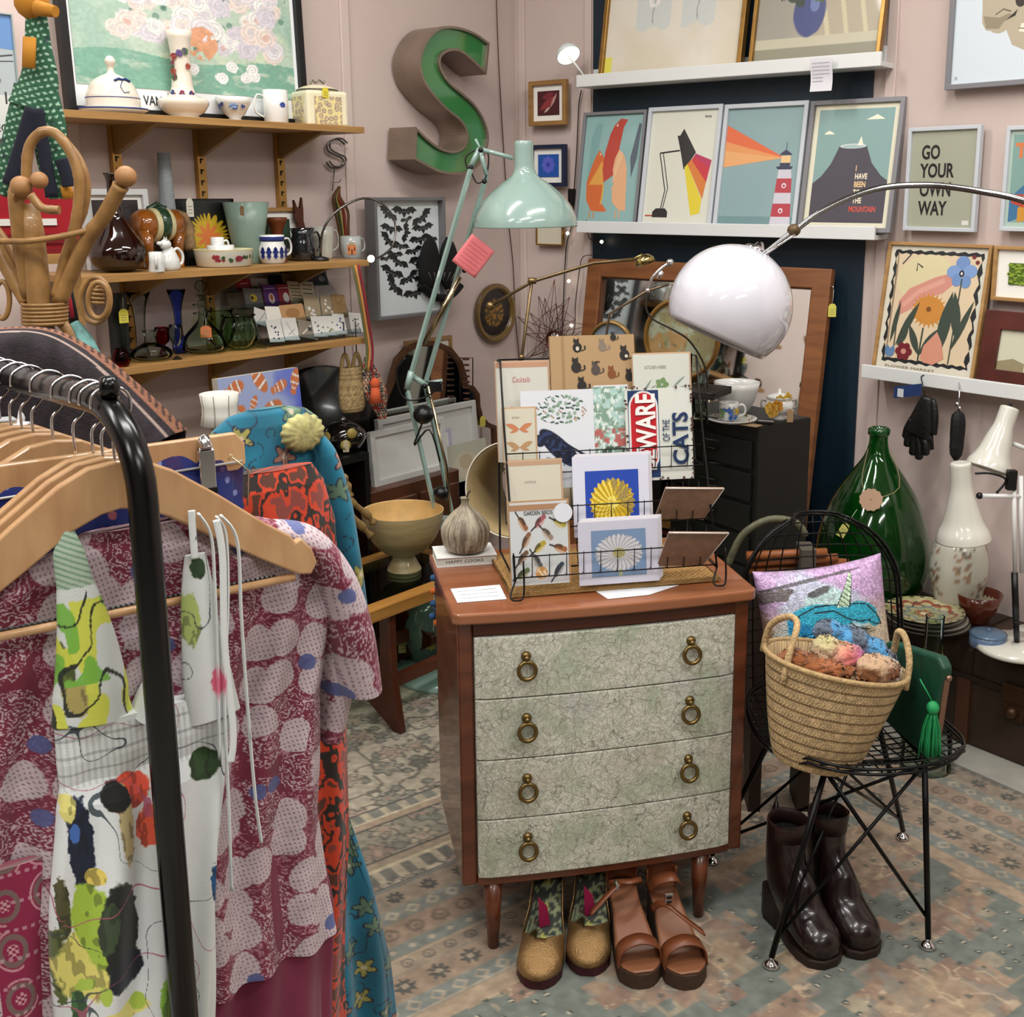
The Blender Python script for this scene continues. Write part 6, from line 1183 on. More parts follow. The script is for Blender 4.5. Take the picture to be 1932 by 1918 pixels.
# ================= the chest of drawers =================
tkc = wood('#4c2412', '#6b3821', .32, (3, 3, 22), 'chest', coat=.3); tkt = wood('#7b4528', '#905a3a', .3, (4, 22, 22), 'chesttop', coat=.3)
def mapmat():
    ma = bpy.data.materials.new('map_paper'); ma.use_nodes = True; nt = ma.node_tree; b = nt.nodes['Principled BSDF']; L = nt.links; N = nt.nodes.new
    tc = N('ShaderNodeTexCoord'); col = None
    dn = N('ShaderNodeTexNoise'); dn.inputs['Scale'].default_value = 22; dn.inputs['Detail'].default_value = 5; L.new(tc.outputs['Object'], dn.inputs['Vector'])
    sc_ = N('ShaderNodeVectorMath'); sc_.operation = 'SCALE'; sc_.inputs['Scale'].default_value = .055; L.new(dn.outputs['Color'], sc_.inputs[0])
    ad = N('ShaderNodeVectorMath'); ad.operation = 'ADD'; L.new(tc.outputs['Object'], ad.inputs[0]); L.new(sc_.outputs[0], ad.inputs[1])
    def mix(fac, c2, prev):
        m = N('ShaderNodeMix'); m.data_type = 'RGBA'; L.new(fac, m.inputs[0]); 
        if isinstance(prev, tuple): m.inputs[6].default_value = prev
        else: L.new(prev, m.inputs[6])
        m.inputs[7].default_value = lin(c2)+(1,); return m.outputs[2]
    def thr(sock, a, b_, k=1.):
        r = N('ShaderNodeMapRange'); r.inputs['From Min'].default_value = a; r.inputs['From Max'].default_value = b_; r.inputs['To Max'].default_value = k; L.new(sock, r.inputs[0]); return r.outputs[0]
    def noise(s, d=3, src=None):
        n = N('ShaderNodeTexNoise'); n.inputs['Scale'].default_value = s; n.inputs['Detail'].default_value = d; L.new(tc.outputs['Object'] if src is None else src, n.inputs['Vector']); return n.outputs['Fac']
    col = mix(thr(noise(11), .5, .62, .75), '#a6b498', lin('#d0cfc2')+(1,)); col = mix(thr(noise(7, 2), .58, .7, .5), '#b7a79a', col); col = mix(thr(noise(5, 2), .62, .7, .5), '#a3a9ae', col)
    col = mix(thr(noise(95, 6), .52, .6, .38), '#8a8f78', col)
    for s, wd_, c, k in ((130, .06, '#9a9b8c', .8), (60, .03, '#8b8b7e', .7), (26, .012, '#7d756a', .75), (11, .005, '#62665c', .9)):
        v = N('ShaderNodeTexVoronoi'); v.feature = 'DISTANCE_TO_EDGE'; v.inputs['Scale'].default_value = s; L.new(ad.outputs[0], v.inputs['Vector']); col = mix(thr(v.outputs['Distance'], wd_*1.6, wd_*.3, k), c, col)
    L.new(col, b.inputs['Base Color']); b.inputs['Roughness'].default_value = .4; b.inputs['Coat Weight'].default_value = .25; return ma
mapm = mapmat(); brs = M('#75613a', .3, .9)
CW, CD, ZTOP, ZLEG = .585, .36, .735, .16
tC = T('chest_of_drawers', 'teak chest with four map-papered drawers on tapered legs, centre of the rug', 'chest of drawers', (-.215, 2.02, .0095), 13.5)
ZTOP -= .009; ZLEG -= .009
zt = ZTOP
arc = lambda x: -.014*(1-((x-CW/2)/(CW/2))**2)
pts = [(-.01, CD+.01), (-.01, .0)]+[(CW*k/16, arc(CW*k/16)-.012) for k in range(17)]+[(CW+.01, 0), (CW+.01, CD+.01)]
MB().prism(pts[::-1], zt-.022, zt, 'z').build('top', tkt, tC, bevel=.004)
PW_ = .030
for x in (PW_/2, CW-PW_/2): MB().box((x, CD/2+.004, (ZLEG+zt-.022)/2), (PW_, CD-.008, zt-.022-ZLEG)).build('side_panel', tkc, tC, bevel=.004)
MB().box((CW/2, CD-.006, (ZLEG+zt)/2-.01), (CW-2*PW_, .01, zt-ZLEG-.03)).build('back_panel', M('#4a2412', .6), tC)
pts = [(PW_, CD-.012)]+[(PW_, .012)]+[(PW_+(CW-2*PW_)*k/14, arc(PW_+(CW-2*PW_)*k/14)+.006) for k in range(15)]+[(CW-PW_, CD-.012)]
MB().prism(pts[::-1], ZLEG, ZLEG+.018, 'z').build('bottom_rail', tkc, tC, bevel=.002); MB().prism(pts[::-1], zt-.05, zt-.0225, 'z').build('top_rail', M('#4b2211', .4), tC)
hd = (zt-.05-ZLEG-.02)/4
for k in range(4):
    z0 = ZLEG+.019+k*hd; z1 = z0+hd-.0022; o = MB(); X0, X1 = PW_+.001, CW-PW_-.001
    P_ = [(X0+(X1-X0)*j/22, arc(X0+(X1-X0)*j/22)-.001) for j in range(23)]; P_[0] = (X0, P_[0][1]+.004); P_[-1] = (X1, P_[-1][1]+.004); P_ = P_+[(X1, .05), (X0, .05)]
    o.prism(P_[::-1], z0, z1, 'z'); dr = o.build('drawer', mapm, tC, bevel=.002)
    for hx in (.128, .458):
        yy = arc(hx)-.001; hz = z0+hd*.66
        q = Matrix.Rotation(PI/2, 3, 'X')
        mb = MB().lathe([(0, .008), (.006, .007), (.0095, .003), (.010, 0), (0, 0)], 16, (hx, yy, hz), R=q).ball((hx, yy-.008, hz-.002), .0058, 10)
        mb.tube([(hx+.0165*math.sin(a), yy-.0105+.003*math.cos(a), hz-.026+.0165*math.cos(a)) for a in [2*PI*j/24 for j in range(24)]], .0042, 8, closed=True, flat=1.); mb.build('ring_handle', brs, dr)
for x, y in ((.062, .022), (CW-.085, .022), (.062, CD-.05), (CW-.085, CD-.05)):
    s_ = -1 if x < .2 else 1; MB().lathe([(.011, -.0005), (.020, ZLEG)], 16, (x, y, 0)).build('leg', tkc, tC)
Cw = tC.matrix_basis.copy() if False else Matrix.Translation(tC.location) @ Matrix.Rotation(math.radians(13.5), 4, 'Z')
def cw(x, y, z=0): return tuple(Cw @ Vector((x, y, z)))
ZT_ = ZTOP+.0095+.0008
# notes, book, gourd, woven mat
def flat(name, label, pxs, c, z=ZT_, cat='note', lines=None, thick=.0006):
    P = [G(x, y, z) for x, y in pxs]; o = P[0]; t = T(name, label, cat, o); MB().prism([(p[0]-o[0], p[1]-o[1]) for p in P][::-1], 0, thick, 'z').build('paper', M(c, .8), t)
    if lines:
        mb = MB(); a, b, c2, d = [Vector(p)-Vector(o) for p in P]
        for u in lines: mb.tube([a.lerp(d, u).lerp(b.lerp(c2, u), .12+.76*k/20)+Vector((0, .0012*math.sin(k*2.2+u*9), thick+.0002)) for k in range(21)], .0004, 4)
        mb.build('handwriting', M('#5b6678', .8), t)
flat('paper_note', 'white handwritten note at the left front corner of the chest top', [(850, 1111), (943, 1103), (956, 1130), (863, 1137)], '#d9dbe0', lines=(.25, .5, .75))
flat('folded_paper', 'loose sheet of white paper sticking out under the card rack', [(1122, 1114), (1280, 1104), (1225, 1122), (1147, 1130)], '#cfd1d6')
P = [G(x, y, ZT_) for x, y in ((824, 1058), (934, 1055), (930, 1024), (832, 1028))]
c0 = cw(.035, .30); t = T('white_book', 'thin white book lying under the gourd vase on the chest', 'book', (c0[0]+.02, c0[1]+.02, ZT_), 13.5); MB().box((0, 0, .009), (.125, .085, .018)).build('pages', M('#c9c8c0', .7), t); MB().box((0, -.0005, .0185), (.127, .088, .0015)).box((0, -.0005, .0), (.127, .088, .0015)).build('cover', M('#dcdcd8', .5), t)
MB().text('HAPPY COOKS', -.045, .0065, .009, y=-.0432, sx=1.3).build('spine_lettering', M('#55504a', .6), t)
pl = place(833, 925, 938, 1046, c0[1]+.015, ZT_+.0195); loc, w, h = pl
def gour(P): a = np.arctan2(P[:, 1], P[:, 0]); z = P[:, 2]/h; c = full(z, '#8f8672'); n = fbm(a*22, z*2.2, 3); c = mixc(c, '#5a4f40', (n < .43)*.7); c = mixc(c, '#b3ab96', (n > .6)*.6); return mixc(c, '#6a5c49', ((z > .75) & (n < .55))*.4)
t = T('gourd_vase', 'round grey-brown streaked gourd vase with short neck on the chest', 'vase', loc); pr = [(p[0], p[2]) for p in smoothp([(w*.25, 0, 0), (w*.42, 0, h*.08), (w*.5, 0, h*.33), (w*.46, 0, h*.52), (w*.27, 0, h*.72), (w*.11, 0, h*.84), (w*.08, 0, h*.93), (w*.1, 0, h)], 8)]
mb = MB(); mb.lathe([(0, 0)]+pr+[(w*.06, h), (w*.05, h*.8), (0, h*.8)], 90); mb.build('body', vcm(.6, bump=.3, bs=120), t, paint=gour)
MB().tube(smoothp([(0, 0, h*.85), (.006, 0, h*1.05), (.012, 0, h*1.13)], 3), .002, 6).build('stalk', M('#4a4030', .7), t)
def woven(P):
    x, y = P[:, 0]/.006, P[:, 1]/.006; c = full(x, '#9a7642'); k = np.sin(x*PI+np.floor(y)*PI); return (c*(.8+.35*(k > 0)+.25*(fbm(x, y, 1)-.5))[:, None])
mc_ = cw(.325, .175); t = T('woven_mat', 'rectangular woven seagrass mat under the card rack', 'mat', (mc_[0], mc_[1], ZT_+.0005), 13.5); mb = MB().box((0, 0, .004), (.42, .24, .006)); mb.build('base', M('#8a6a3a', .9), t); mb = MB(); mb.grid(lambda u, v: ((u-.5)*.42, (v-.5)*.24, .0075), 150, 90, sm=False); mb.build('weave', vcm(.9, bump=.5, bs=300), t, paint=woven)
MB().tube([(-.212, -.122, .005), (.212, -.122, .005), (.212, .122, .005), (-.212, .122, .005)], .0055, 8, closed=True).build('rolled_edge', M('#8f6f40', .9, bump=.6, bs=200), t)
# ---------- wire card rack ----------
ZM = ZT_+.0085; RW, RD = .405, .20
f0 = Vector(G(978, 1126, ZM)); th_r = 12
t = T('wire_card_rack', 'black wire tiered card rack standing on the chest', 'card rack', (f0.x-.005, f0.y, ZM), th_r); tR = t
wire = M('#1b1a1a', .3, .7)
def RWd(x, y, z): return Matrix.Translation(tR.location) @ Matrix.Rotation(math.radians(th_r), 4, 'Z') @ Vector((x, y, z))
HR = .43
for x in (0, RW):
    mb = MB(); mb.tube(smoothp([(x, .005, .03), (x-.012, -.012, .004), (x, -.02, .0), (x+.014, -.01, .006), (x+.016, .004, .07)], 4), .002, 6)
    mb.tube([(x, .004, .03), (x, .06, .16), (x, .12, .30), (x, .165, HR)], .0022, 6); mb.tube([(x, .005, .03), (x, RD, .03), (x, .197, HR), (x, .165, HR)], .0022, 6); mb.build('side_frame', wire, t)
TIER = [(.008, .035), (.062, .115), (.105, .215)]
mb = MB()
for k, (y, z) in enumerate(TIER):
    d = .05; 
    for dz in (0, .042): mb.tube([(0, y, z+dz), (RW, y, z+dz)], .0013, 6)
    mb.tube([(0, y+d, z), (RW, y+d, z)], .0018, 6)
    for j in range(13): x = RW*j/12; mb.tube([(x, y, z+.045), (x, y, z), (x, y+d, z), (x, y+d+.02, z+.06)], .001, 5)
for z in (.35, .38, HR): mb.tube([(0, .195, z), (RW, .195, z)], .0018, 6)
mb.build('wire_tiers', wire, t)
mb = MB(); mb.tube(smoothp([(RW, .165, HR), (RW+.004, .12, HR-.05), (RW+.006, .1, .30)], 4), .0018, 6)
for j in range(5): mb.tube([(RW, .13-.012*j, .36-.045*j), (RW+.03, .12-.012*j, .355-.045*j)], .0014, 5)
mb.build('side_hooks', wire, t)
def rcard(name, label, cat, x1, x2, yt, yb, y, layers, base, lean=14, n=1, th=.0012, env=None, group=None, paint=None, pn=None, coat=.5, r=.35, zmin=None, art=None):
    """card whose front lies in the rack's plane y; pixel box of its front"""
    pl_ = RWd(0, y, 0); xm, ym = (x1+x2)/2, (yt+yb)/2
    a = Vector(PW(x1, ym, pl_.x, pl_.y, th_r)); b = Vector(PW(x2, ym, pl_.x, pl_.y, th_r)); w = (a-b).length
    lo = Vector(PW(xm, yb, pl_.x, pl_.y, th_r)); hi = Vector(PW(xm, yt, pl_.x, pl_.y, th_r)); h = (hi.z-lo.z)/math.cos(math.radians(lean))*1.0
    h = h*(1-.12*math.tan(math.radians(lean)))
    t = T(name, label, cat, lo, th_r, group, rx=-lean)
    if env: MB().box((.001, th+.0006, h/2+.002), (w+.006, .0008, h+.003)).build('envelope', M(env, .8), t)
    if n > 1: 
        mb = MB()
        for k in range(1, n): mb.box((.002*k, th+.0012+.0022*k, h/2+.001*k), (w, .0014, h))
        mb.build('card_stack', M('#cfccd0', .6), t)
    if paint:
        MB().box((0, th/2+.0004, h/2), (w, th, h)).build('card', M(base, r, coat=coat), t); ax0, ax1, az0, az1 = art or (0, 1, 0, 1)
        mb = MB(); mb.grid(lambda u, v: ((ax0+(ax1-ax0)*u-.5)*w, -.0004, (az0+(az1-az0)*v)*h), pn[0], pn[1], sm=False); mb.build('print', vcm(r, coat=coat), t, paint=lambda P: paint((P[:, 0]/w+.5-ax0)/(ax1-ax0), (P[:, 2]/h-az0)/(az1-az0)))
        if layers: sheet(w, h, layers, 'lettering', t, -.0008, base, r) if False else None
    else: sheet(w, h, layers, 'card', t, 0, base, r, coat=coat, thick=th)
    return t
def catL(cx, cy, s, c='#26221f', tail=1):
    return [(c, ell(cx, cy, .05*s, .085*s)), (c, ell(cx-.01*s, cy+.10*s, .032*s, .035*s)), (c, [(cx-.04*s, cy+.11*s), (cx-.038*s, cy+.16*s), (cx-.012*s, cy+.13*s)]), (c, [(cx+.02*s, cy+.11*s), (cx+.02*s, cy+.16*s), (cx-.005*s, cy+.13*s)]), (c, stroke([(cx+.04*s*tail, cy-.06*s), (cx+.085*s*tail, cy-.03*s), (cx+.08*s*tail, cy+.03*s)], .009*s))]
cats = sum([catL(.32, .78, 1.1), catL(.62, .78, 1., '#7d7062'), catL(.88, .62, 1.2), catL(.30, .42, 1.2), catL(.53, .36, 1.1, '#4d443f'), catL(.72, .28, 1., '#7a4526'), catL(.93, .22, 1.), catL(.36, .08, 1.1), catL(.75, .95, .7)], [])
cats += [('#9c7a52', [(.14, 0), (.16, 0), (.16, 1), (.14, 1)]), ('#c9bfae', ell(.32, .76, .02, .04)), ('#c9bfae', ell(.9, .6, .02, .03)), ('#2a2522', [(.52, .5), (.58, .5), (.58, .52), (.52, .52)])]
rcard('cat_notebook', 'brown kraft notebook covered with black and ginger cats, top back of rack', 'notebook', 1041, 1200, 632, 735, .172, cats, '#a88a64', lean=10, th=.012, coat=.0, r=.7)
herb = [('T', 'KITCHEN HERBS', .2, .70, .10, '#6b6b62', dict(sx=.62)), ]+petals(.5, .38, .13, 5, .05, '#6f8a5c', 1.2)+[('#7f8f80', leaf(.15, .2, .32, .5, .02)), ('#7f8f80', leaf(.2, .2, .4, .38, .02)), ('#7f8f80', leaf(.68, .3, .92, .55, .02)), ('#7f8f80', leaf(.7, .2, .9, .35, .02))]
rcard('herb_card', 'grey kitchen herbs greeting card in clear sleeve, top right of rack', 'card', 1197, 1303, 668, 760, .150, herb, '#c6c8bf', lean=10, env='#b5977a', n=3)
cock = [('#b58a70', [(0, .95), (1, .95), (1, 1), (0, 1)]), ('T', 'Cocktails', .30, .80, .08, '#b04a58', dict(shear=.2, sx=.62)), ('#c58a6a', ell(.28, .47, .05, .05)), ('#c58a6a', ell(.28, .53, .03, .03)), ('#8f8f88', [(.1, .40), (.6, .40), (.6, .41), (.1, .41)]), ('#8f8f88', [(.1, .34), (.6, .34), (.6, .348), (.1, .348)]), ('#8f8f88', [(.2, .2), (.21, .2), (.21, .4), (.2, .4)])]
rcard('cocktails_card', 'cream cocktails greeting card in clear sleeve, top left of rack', 'card', 942, 1040, 684, 870, .150, cock, '#c5c4ba', lean=10, env='#b5977a')
mothl = [('T', 'ARTISAN', .28, .82, .05, '#7a756a', dict(sx=.7))]+sum([[(c, leaf(.5, v, .08, v+.1, .05)), (c, leaf(.5, v, .92, v+.1, .05)), (c, leaf(.5, v, .2, v-.06, .03)), (c, leaf(.5, v, .8, v-.06, .03))] for v, c in ((.62, '#c07a56'), (.28, '#b08a64'))], [])
rcard('moth_card', 'cream card with rows of orange moths at the left of the bird sign', 'card', 952, 1012, 772, 872, .118, mothl, '#c9c4b2', lean=10, env='#b99c7c')
def birdf(u, v):
    c = full(u, '#d3d6dc')
    d1_, d2_, i_, ox, oy = cells(u*17+3, v*20, 4, .9); reg = (((u-.55)/.36)**2+((v-.80)/.15)**2 < 1); a = np.abs(ox*(i_-.5)*2+oy*.8) < .16
    c = mixc(c, '#3c5a4a', (reg & (d1_ < .48) & a & (i_ > .2))*1.); c = mixc(c, '#7f9a86', (reg & (d1_ < .42) & (i_ < .35))*.8); c = mixc(c, '#caa38f', (reg & (d1_ < .28) & (i_ > .75) & (v < .82))*.9)
    reg2 = (((u-.32)/.26)**2+((v-.24)/.08)**2 < 1); c = mixc(c, '#4d7a72', (reg2 & (d1_ < .4) & (i_ > .3))*.9)
    b_, rr, dx, dy = blob(u, v, .5, .41, .31, .105, -.62, .05, 1); b2, *_ = blob(u, v, .24, .49, .09, .06, -.2, .05, 2); b3, *_ = blob(u, v, .80, .20, .30, .045, -.95, .1, 3)
    m = np.maximum(np.maximum(b_, b2), b3*((u > .55)*1.)); c = mixc(c, '#141b30', m); c = mixc(c, '#2f3f6a', m*(fbm(u*25-v*12, v*25, 6) > .56)*.8); bk = (v > .485) & (v < .505) & (u > .07) & (u < .18) & (np.abs(v-.495) < (u-.07)*.1+.002); c = mixc(c, '#1a1a22', bk*1.)
    for q in (.08, .0): c = mixc(c, '#141b30', ((np.abs((v-.40)+(u-.7)*(.45+q)) < .012) & (u > .55) & (u < .90))*1.)
    return c
rcard('bird_sign', 'white metal sign of a dark blue bird under leafy blossom', 'sign', 988, 1126, 737, 920, .112, [], '#d3d6dc', lean=10, paint=birdf, pn=(170, 220), th=.002)
rcard('tropical_card', 'greeting card with pale green foliage and red blooms between bird sign and cat sign', 'card', 1122, 1186, 730, 870, .125, [('#a7c9c4', [(0, .04), (.85, .04), (.85, .98), (0, .98)])], '#a9c8c6', lean=10, n=4, paint=lambda u, v: mixc(mixc(mixc(mixc(full(u, '#a7c6c0'), '#7e9a8a', ste(.48, fbm(u*9, v*16, 3), .06)), '#d5dfd8', ste(.58, fbm(u*14, v*20, 7), .05)), '#b0625e', ste(.5, fbm(u*12, v*18, 5), .05)*(np.abs(v-.32) < .12)), '#3f5244', ste(.55, fbm(u*16, v*16, 9), .05)*(v < .2)), pn=(50, 100))
W_, H_ = 124, 178
catsS = [('#1f3560', [(.04, .03), (.50, .03), (.50, .98), (.04, .98)]), ('#c9d0d6', ell(.27, .55, .215, .43)), ('#b8202a', ell(.27, .80, .19, .155)), ('#b8202a', [(.08, .25), (.46, .25), (.46, .82), (.08, .82)]), ('#b8202a', ell(.27, .25, .19, .13))]
catsS[1] = ('#d5d6d4', [(.05, .26), (.49, .26), (.49, .80), (.05, .80)]); catsS[2:2] = [('#d5d6d4', ell(.27, .80, .22, .175)), ('#d5d6d4', ell(.27, .25, .22, .15))]
t = rcard('metal_sign', 'rusty-edged metal sign reading BEWARE OF THE CATS turned on its side', 'sign', 1184, 1310, 733, 905, .108, catsS, '#cfd2c9', lean=10, th=.002)
a = Vector(PW(1184, 820, RWd(0, .108, 0).x, RWd(0, .108, 0).y, th_r)); b = Vector(PW(1310, 820, RWd(0, .108, 0).x, RWd(0, .108, 0).y, th_r)); ws = (a-b).length; hs_ = ws*172/126*1.02
mb = MB(); q = PI/2
mb.text('BEWARE', -ws*.07, hs_*.10, ws*.40, 0, -.0032, bold=.03, sx=.72, rot=q); mb.text('OF THE', ws*.15, hs_*.40, ws*.15, 1, -.0032, bold=.01, sx=.62, rot=q); mb.text('CATS', ws*.42, hs_*.15, ws*.32, 1, -.0032, bold=.03, sx=.98, rot=q)
mb.build('raised_lettering', [M('#e6e4e0', .4), M('#1f3357', .4)], t)
r = random.Random(8); mb = MB()
for k in range(46):
    side = r.random(); x = -ws*.5+r.random()*ws if side < .4 else ws*(.5 if side < .8 else -.5)-(.003*r.random())*(1 if side < .8 else -1); z = (r.choice((.003, hs_*.965))+r.uniform(-.002, .002)) if side < .4 else r.random()*hs_*.96
    mb.add([(x+.0045*r.uniform(.3, 1)*math.cos(j), -.0034, z+.004*r.uniform(.3, 1)*math.sin(j)) for j in range(6)], [list(range(6))])
mb.build('rust_spots', M('#4a2f2a', .8), t)
rcard('pet_card', 'cream card with two red triangles like cat ears, third tier left', 'card', 960, 1062, 872, 1000, .070, [('#b5957a', [(0, .94), (1, .94), (1, 1), (0, 1)]), ('T', 'SAMPLER', .32, .68, .055, '#8f8a7e', dict(sx=.8)), ('#c04a4a', [(.3, .25), (.3, .42), (.44, .32)]), ('#c04a4a', [(.62, .25), (.62, .42), (.48, .32)]), ('#c98a80', ell(.38, .2, .08, .05))], '#c9c4b2', lean=10, env='#b5977a', n=2)
def dahl(u, v):
    c = full(u, '#2748a8'); x, y = u-.5, v-.45; r = np.sqrt((x/.42)**2+(y/.42)**2); a = np.arctan2(y, x); m = r < .97+.05*np.sin(a*26)
    c = mixc(c, '#d8b82c', m*1.); k = np.floor(r*7); pt = np.sin(a*(12+k*2)+k*1.7+r*3); c = mixc(c, '#a8821c', (m & (pt > .6))*.8); c = mixc(c, '#efe07a', (m & (pt < -.5) & (u < .55))*.8); c = mixc(c, '#8a7a58', (m & (x+y*.6 > .13+.05*np.sin(a*9)) & (fbm(a*12, r*5, 3) > .42))*.75); c = mixc(c, '#f0e27a', ((r < .28) & (fbm(u*30, v*30, 3) > .5))*.9); return c
rcard('yellow_flower_card', 'white card with a yellow dahlia on bright blue, middle tier', 'card', 1084, 1228, 862, 1010, .066, [], '#d3d4e2', lean=9, n=6, paint=dahl, pn=(120, 110), art=(.16, .86, .08, .82))
def birds9(u, v):
    c = full(u, '#c3c7c8'); ang = (-.9, .6, -.4, .9, -.7, .5, -.3, .7, -.9, .4, .8, .3)
    for i, (x, y) in enumerate(((.22, .74), (.52, .76), (.86, .73), (.27, .54), (.64, .6), (.5, .45), (.86, .42), (.2, .33), (.45, .28), (.2, .14), (.82, .16))):
        cs = ('#8a5a3c', '#9a5560', '#a59a3c', '#7d5a42', '#8f7d70', '#a8963a', '#96603c', '#6a5040', '#55585c', '#5c6a44', '#33404f')[i]
        rot = ang[i]; b_, rr, dx, dy = blob(u, v, x, y, .105, .052, rot, .1, i, .15); b2, *_ = blob(u, v, x+.085*math.cos(rot), y+.085*math.sin(rot)*.9+.012, .04, .033, 0, .1, i, .15); tl = (np.abs(dy) < .012) & (dx > -.2) & (dx < -.08)
        c = mixc(c, cs, np.maximum(b_, b2)); c = mixc(c, '#33302e', ((dy > .004) & (dx < .03))*b_*.65); c = mixc(c, '#2c2a2a', tl*.9); c = mixc(c, '#d8cdbc', ((dy < -.018))*b_*.6)
    d = np.sqrt(((u-.52))**2+((v-.14)*1.35)**2); c = mixc(c, '#b8874a', (d < .105)*1.); c = mixc(c, '#e5dcc8', ((d < .09) & (fbm(u*30, v*40, 2) > .52))*.8); return c
t = rcard('garden_birds_card', 'garden birds greeting card with small painted birds, front left of rack', 'card', 966, 1075, 950, 1102, .014, [], '#c3c7c8', lean=9, n=3, env='#a8845f', paint=birds9, pn=(130, 180)); 
pp = RWd(0, .014, 0); wB_ = (Vector(PW(966, 1026, pp.x, pp.y, th_r))-Vector(PW(1075, 1026, pp.x, pp.y, th_r))).length
hB_ = wB_*1.38; MB().text('GARDEN BIRDS', -wB_*.26, hB_*.87, wB_*.10, 0, -.0012, bold=.01, sx=.72).build('lettering', M('#3c3a38', .7), t); MB().box((0, -.0006, hB_*.965), (wB_, .0006, hB_*.07)).build('kraft_header', M('#a07a5c', .8), t)
MB().lathe([(0, .001), (wB_*.165, .001), (wB_*.165, 0), (0, 0)], 32, (wB_*.42, -.003, hB_*.88), R=RX, sm=False).build('round_sticker', M('#cfd3da', .6), t)
def daisy(u, v):
    c = full(u, '#7088a8'); x, y = u-.5, v-.5; r = np.sqrt((x/.46)**2+(y/.42)**2); a = np.arctan2(y, x); m = r < .85+.12*np.abs(np.sin(a*15)); c = mixc(c, '#b9b9bd', m*.95); c = mixc(c, '#8f8f98', (m & (np.sin(a*24+np.floor(r*5)*1.3) > .6))*.7); c = mixc(c, '#d3d2d0', (m & (np.sin(a*24+np.floor(r*5)*1.3) < -.5))*.6); c = mixc(c, '#a39d62', (r < .26)*.9); c = mixc(c, '#7c7a44', ((r < .24) & (fbm(u*40, v*40, 3) > .55))*.8); return mixc(c, '#a2a678', ((np.abs(x-.02) < .035) & (y < -.35))*.8)
rcard('white_flower_card', 'white card with a pale chrysanthemum on blue-grey in clear sleeve, front tier', 'card', 1094, 1245, 985, 1100, .012, [], '#bfbfcd', lean=9, n=7, paint=daisy, pn=(120, 100), art=(.16, .84, .12, .86))
# cards leaning forwards at the right, seen from behind/top
for lab, P_, c in (('kraft-backed card in clear sleeve fallen forward on the middle tier', [(1256, 920), (1366, 921), (1325, 980), (1235, 978)], '#8d7360'), ('kraft-backed card in clear sleeve fallen forward on the front tier', [(1262, 1004), (1375, 1005), (1325, 1066), (1240, 1068)], '#7d6352')):
    k = 0 if 'middle' in lab else 1; y0 = (.075, .02)[k]; pv = RWd(0, y0, 0); po_ = RWd(0, y0-.045, 0)
    lo = [Vector(PW(x, y, pv.x, pv.y, th_r)) for x, y in P_[2:]]; hi = [Vector(PW(x, y, po_.x, po_.y, th_r)) for x, y in P_[:2]]; o0 = lo[1]
    t = T('sleeved_card', lab, 'card', o0, 0, 'kraft cards tipped forward at the rack right'); V = [hi[0]-o0, hi[1]-o0, lo[0]-o0, lo[1]-o0]; nrm = (V[1]-V[0]).cross(V[3]-V[0]).normalized()
    MB().add(V+[v+nrm*.003 for v in V], [(0, 1, 2, 3), (7, 6, 5, 4), (0, 4, 5, 1), (1, 5, 6, 2), (2, 6, 7, 3), (3, 7, 4, 0)]).build('card', M(c, .4, var=.15, vs=60, coat=.7), t)
    mb = MB(); e = .0012; W4 = [v+nrm*(-e) for v in V]; mb.tube([W4[0], W4[1]], .0016, 5).tube([W4[1], W4[2]], .001, 5); mb.build('sleeve_edge', M('#c9bfb5', .15, coat=1), t)
# big fabric drum lampshade behind the rack
t = T('drum_lampshade', 'large cream drum lampshade with dotted flowers lying on its side behind the rack', 'lampshade', A(962, 924, 2.62)); r_ = (A(985, 835, 2.62)[2]-A(985, 1012, 2.62)[2])/2; ax = Vector((-.35, -.93, .12)).normalized(); q = Vector((0, 0, 1)).rotation_difference(ax).to_matrix()
dp_ = .2; MB().lathe([(r_*.97, -dp_), (r_, -dp_), (r_, 0), (r_*.985, 0), (r_*.96, -dp_)], 48, (0, 0, 0), R=q).build('fabric_drum', M('#b5a88c', .85), t)
MB().lathe([(r_*1.0, -.004), (r_*1.012, -.002), (r_*1.012, .003), (r_*.985, .003)], 48, (0, 0, 0), R=q).build('rim_trim', M('#d6cfbd', .7), t)
MB().lathe([(r_*.955, -dp_), (r_*.97, -.001), (r_*.965, -.001), (r_*.95, -dp_)], 48, (0, 0, 0), R=q).build('lining', M('#a08c64', .9), t)
zf = t.location.z; MB().lathe([(.1, -zf), (.1, -zf+.02), (.02, -zf+.03), (.014, -r_*1.0)], 24, tuple(q @ Vector((0, 0, -dp_*.5))*1. ) if False else (0.03, .09, 0)).build('stand', M('#7a6a4c', .6), t)
r = random.Random(3); mb = MB()
for k in range(14):
    a = r.uniform(2.8, 4.4); zz = -r.uniform(.03, .17); p = q @ Vector((r_*1.002*math.cos(a), r_*1.002*math.sin(a), zz)); nn_ = (q @ Vector((math.cos(a), math.sin(a), 0))); mb.lathe([(0, .001), (.008, .0005), (.008, 0), (0, 0)], 8, p, R=Vector((0, 0, 1)).rotation_difference(nn_).to_matrix(), mi=k % 3)
mb.build('painted_dots', [M('#2c4a4a', .8), M('#9a3a34', .8), M('#4a6a6a', .8)], t)
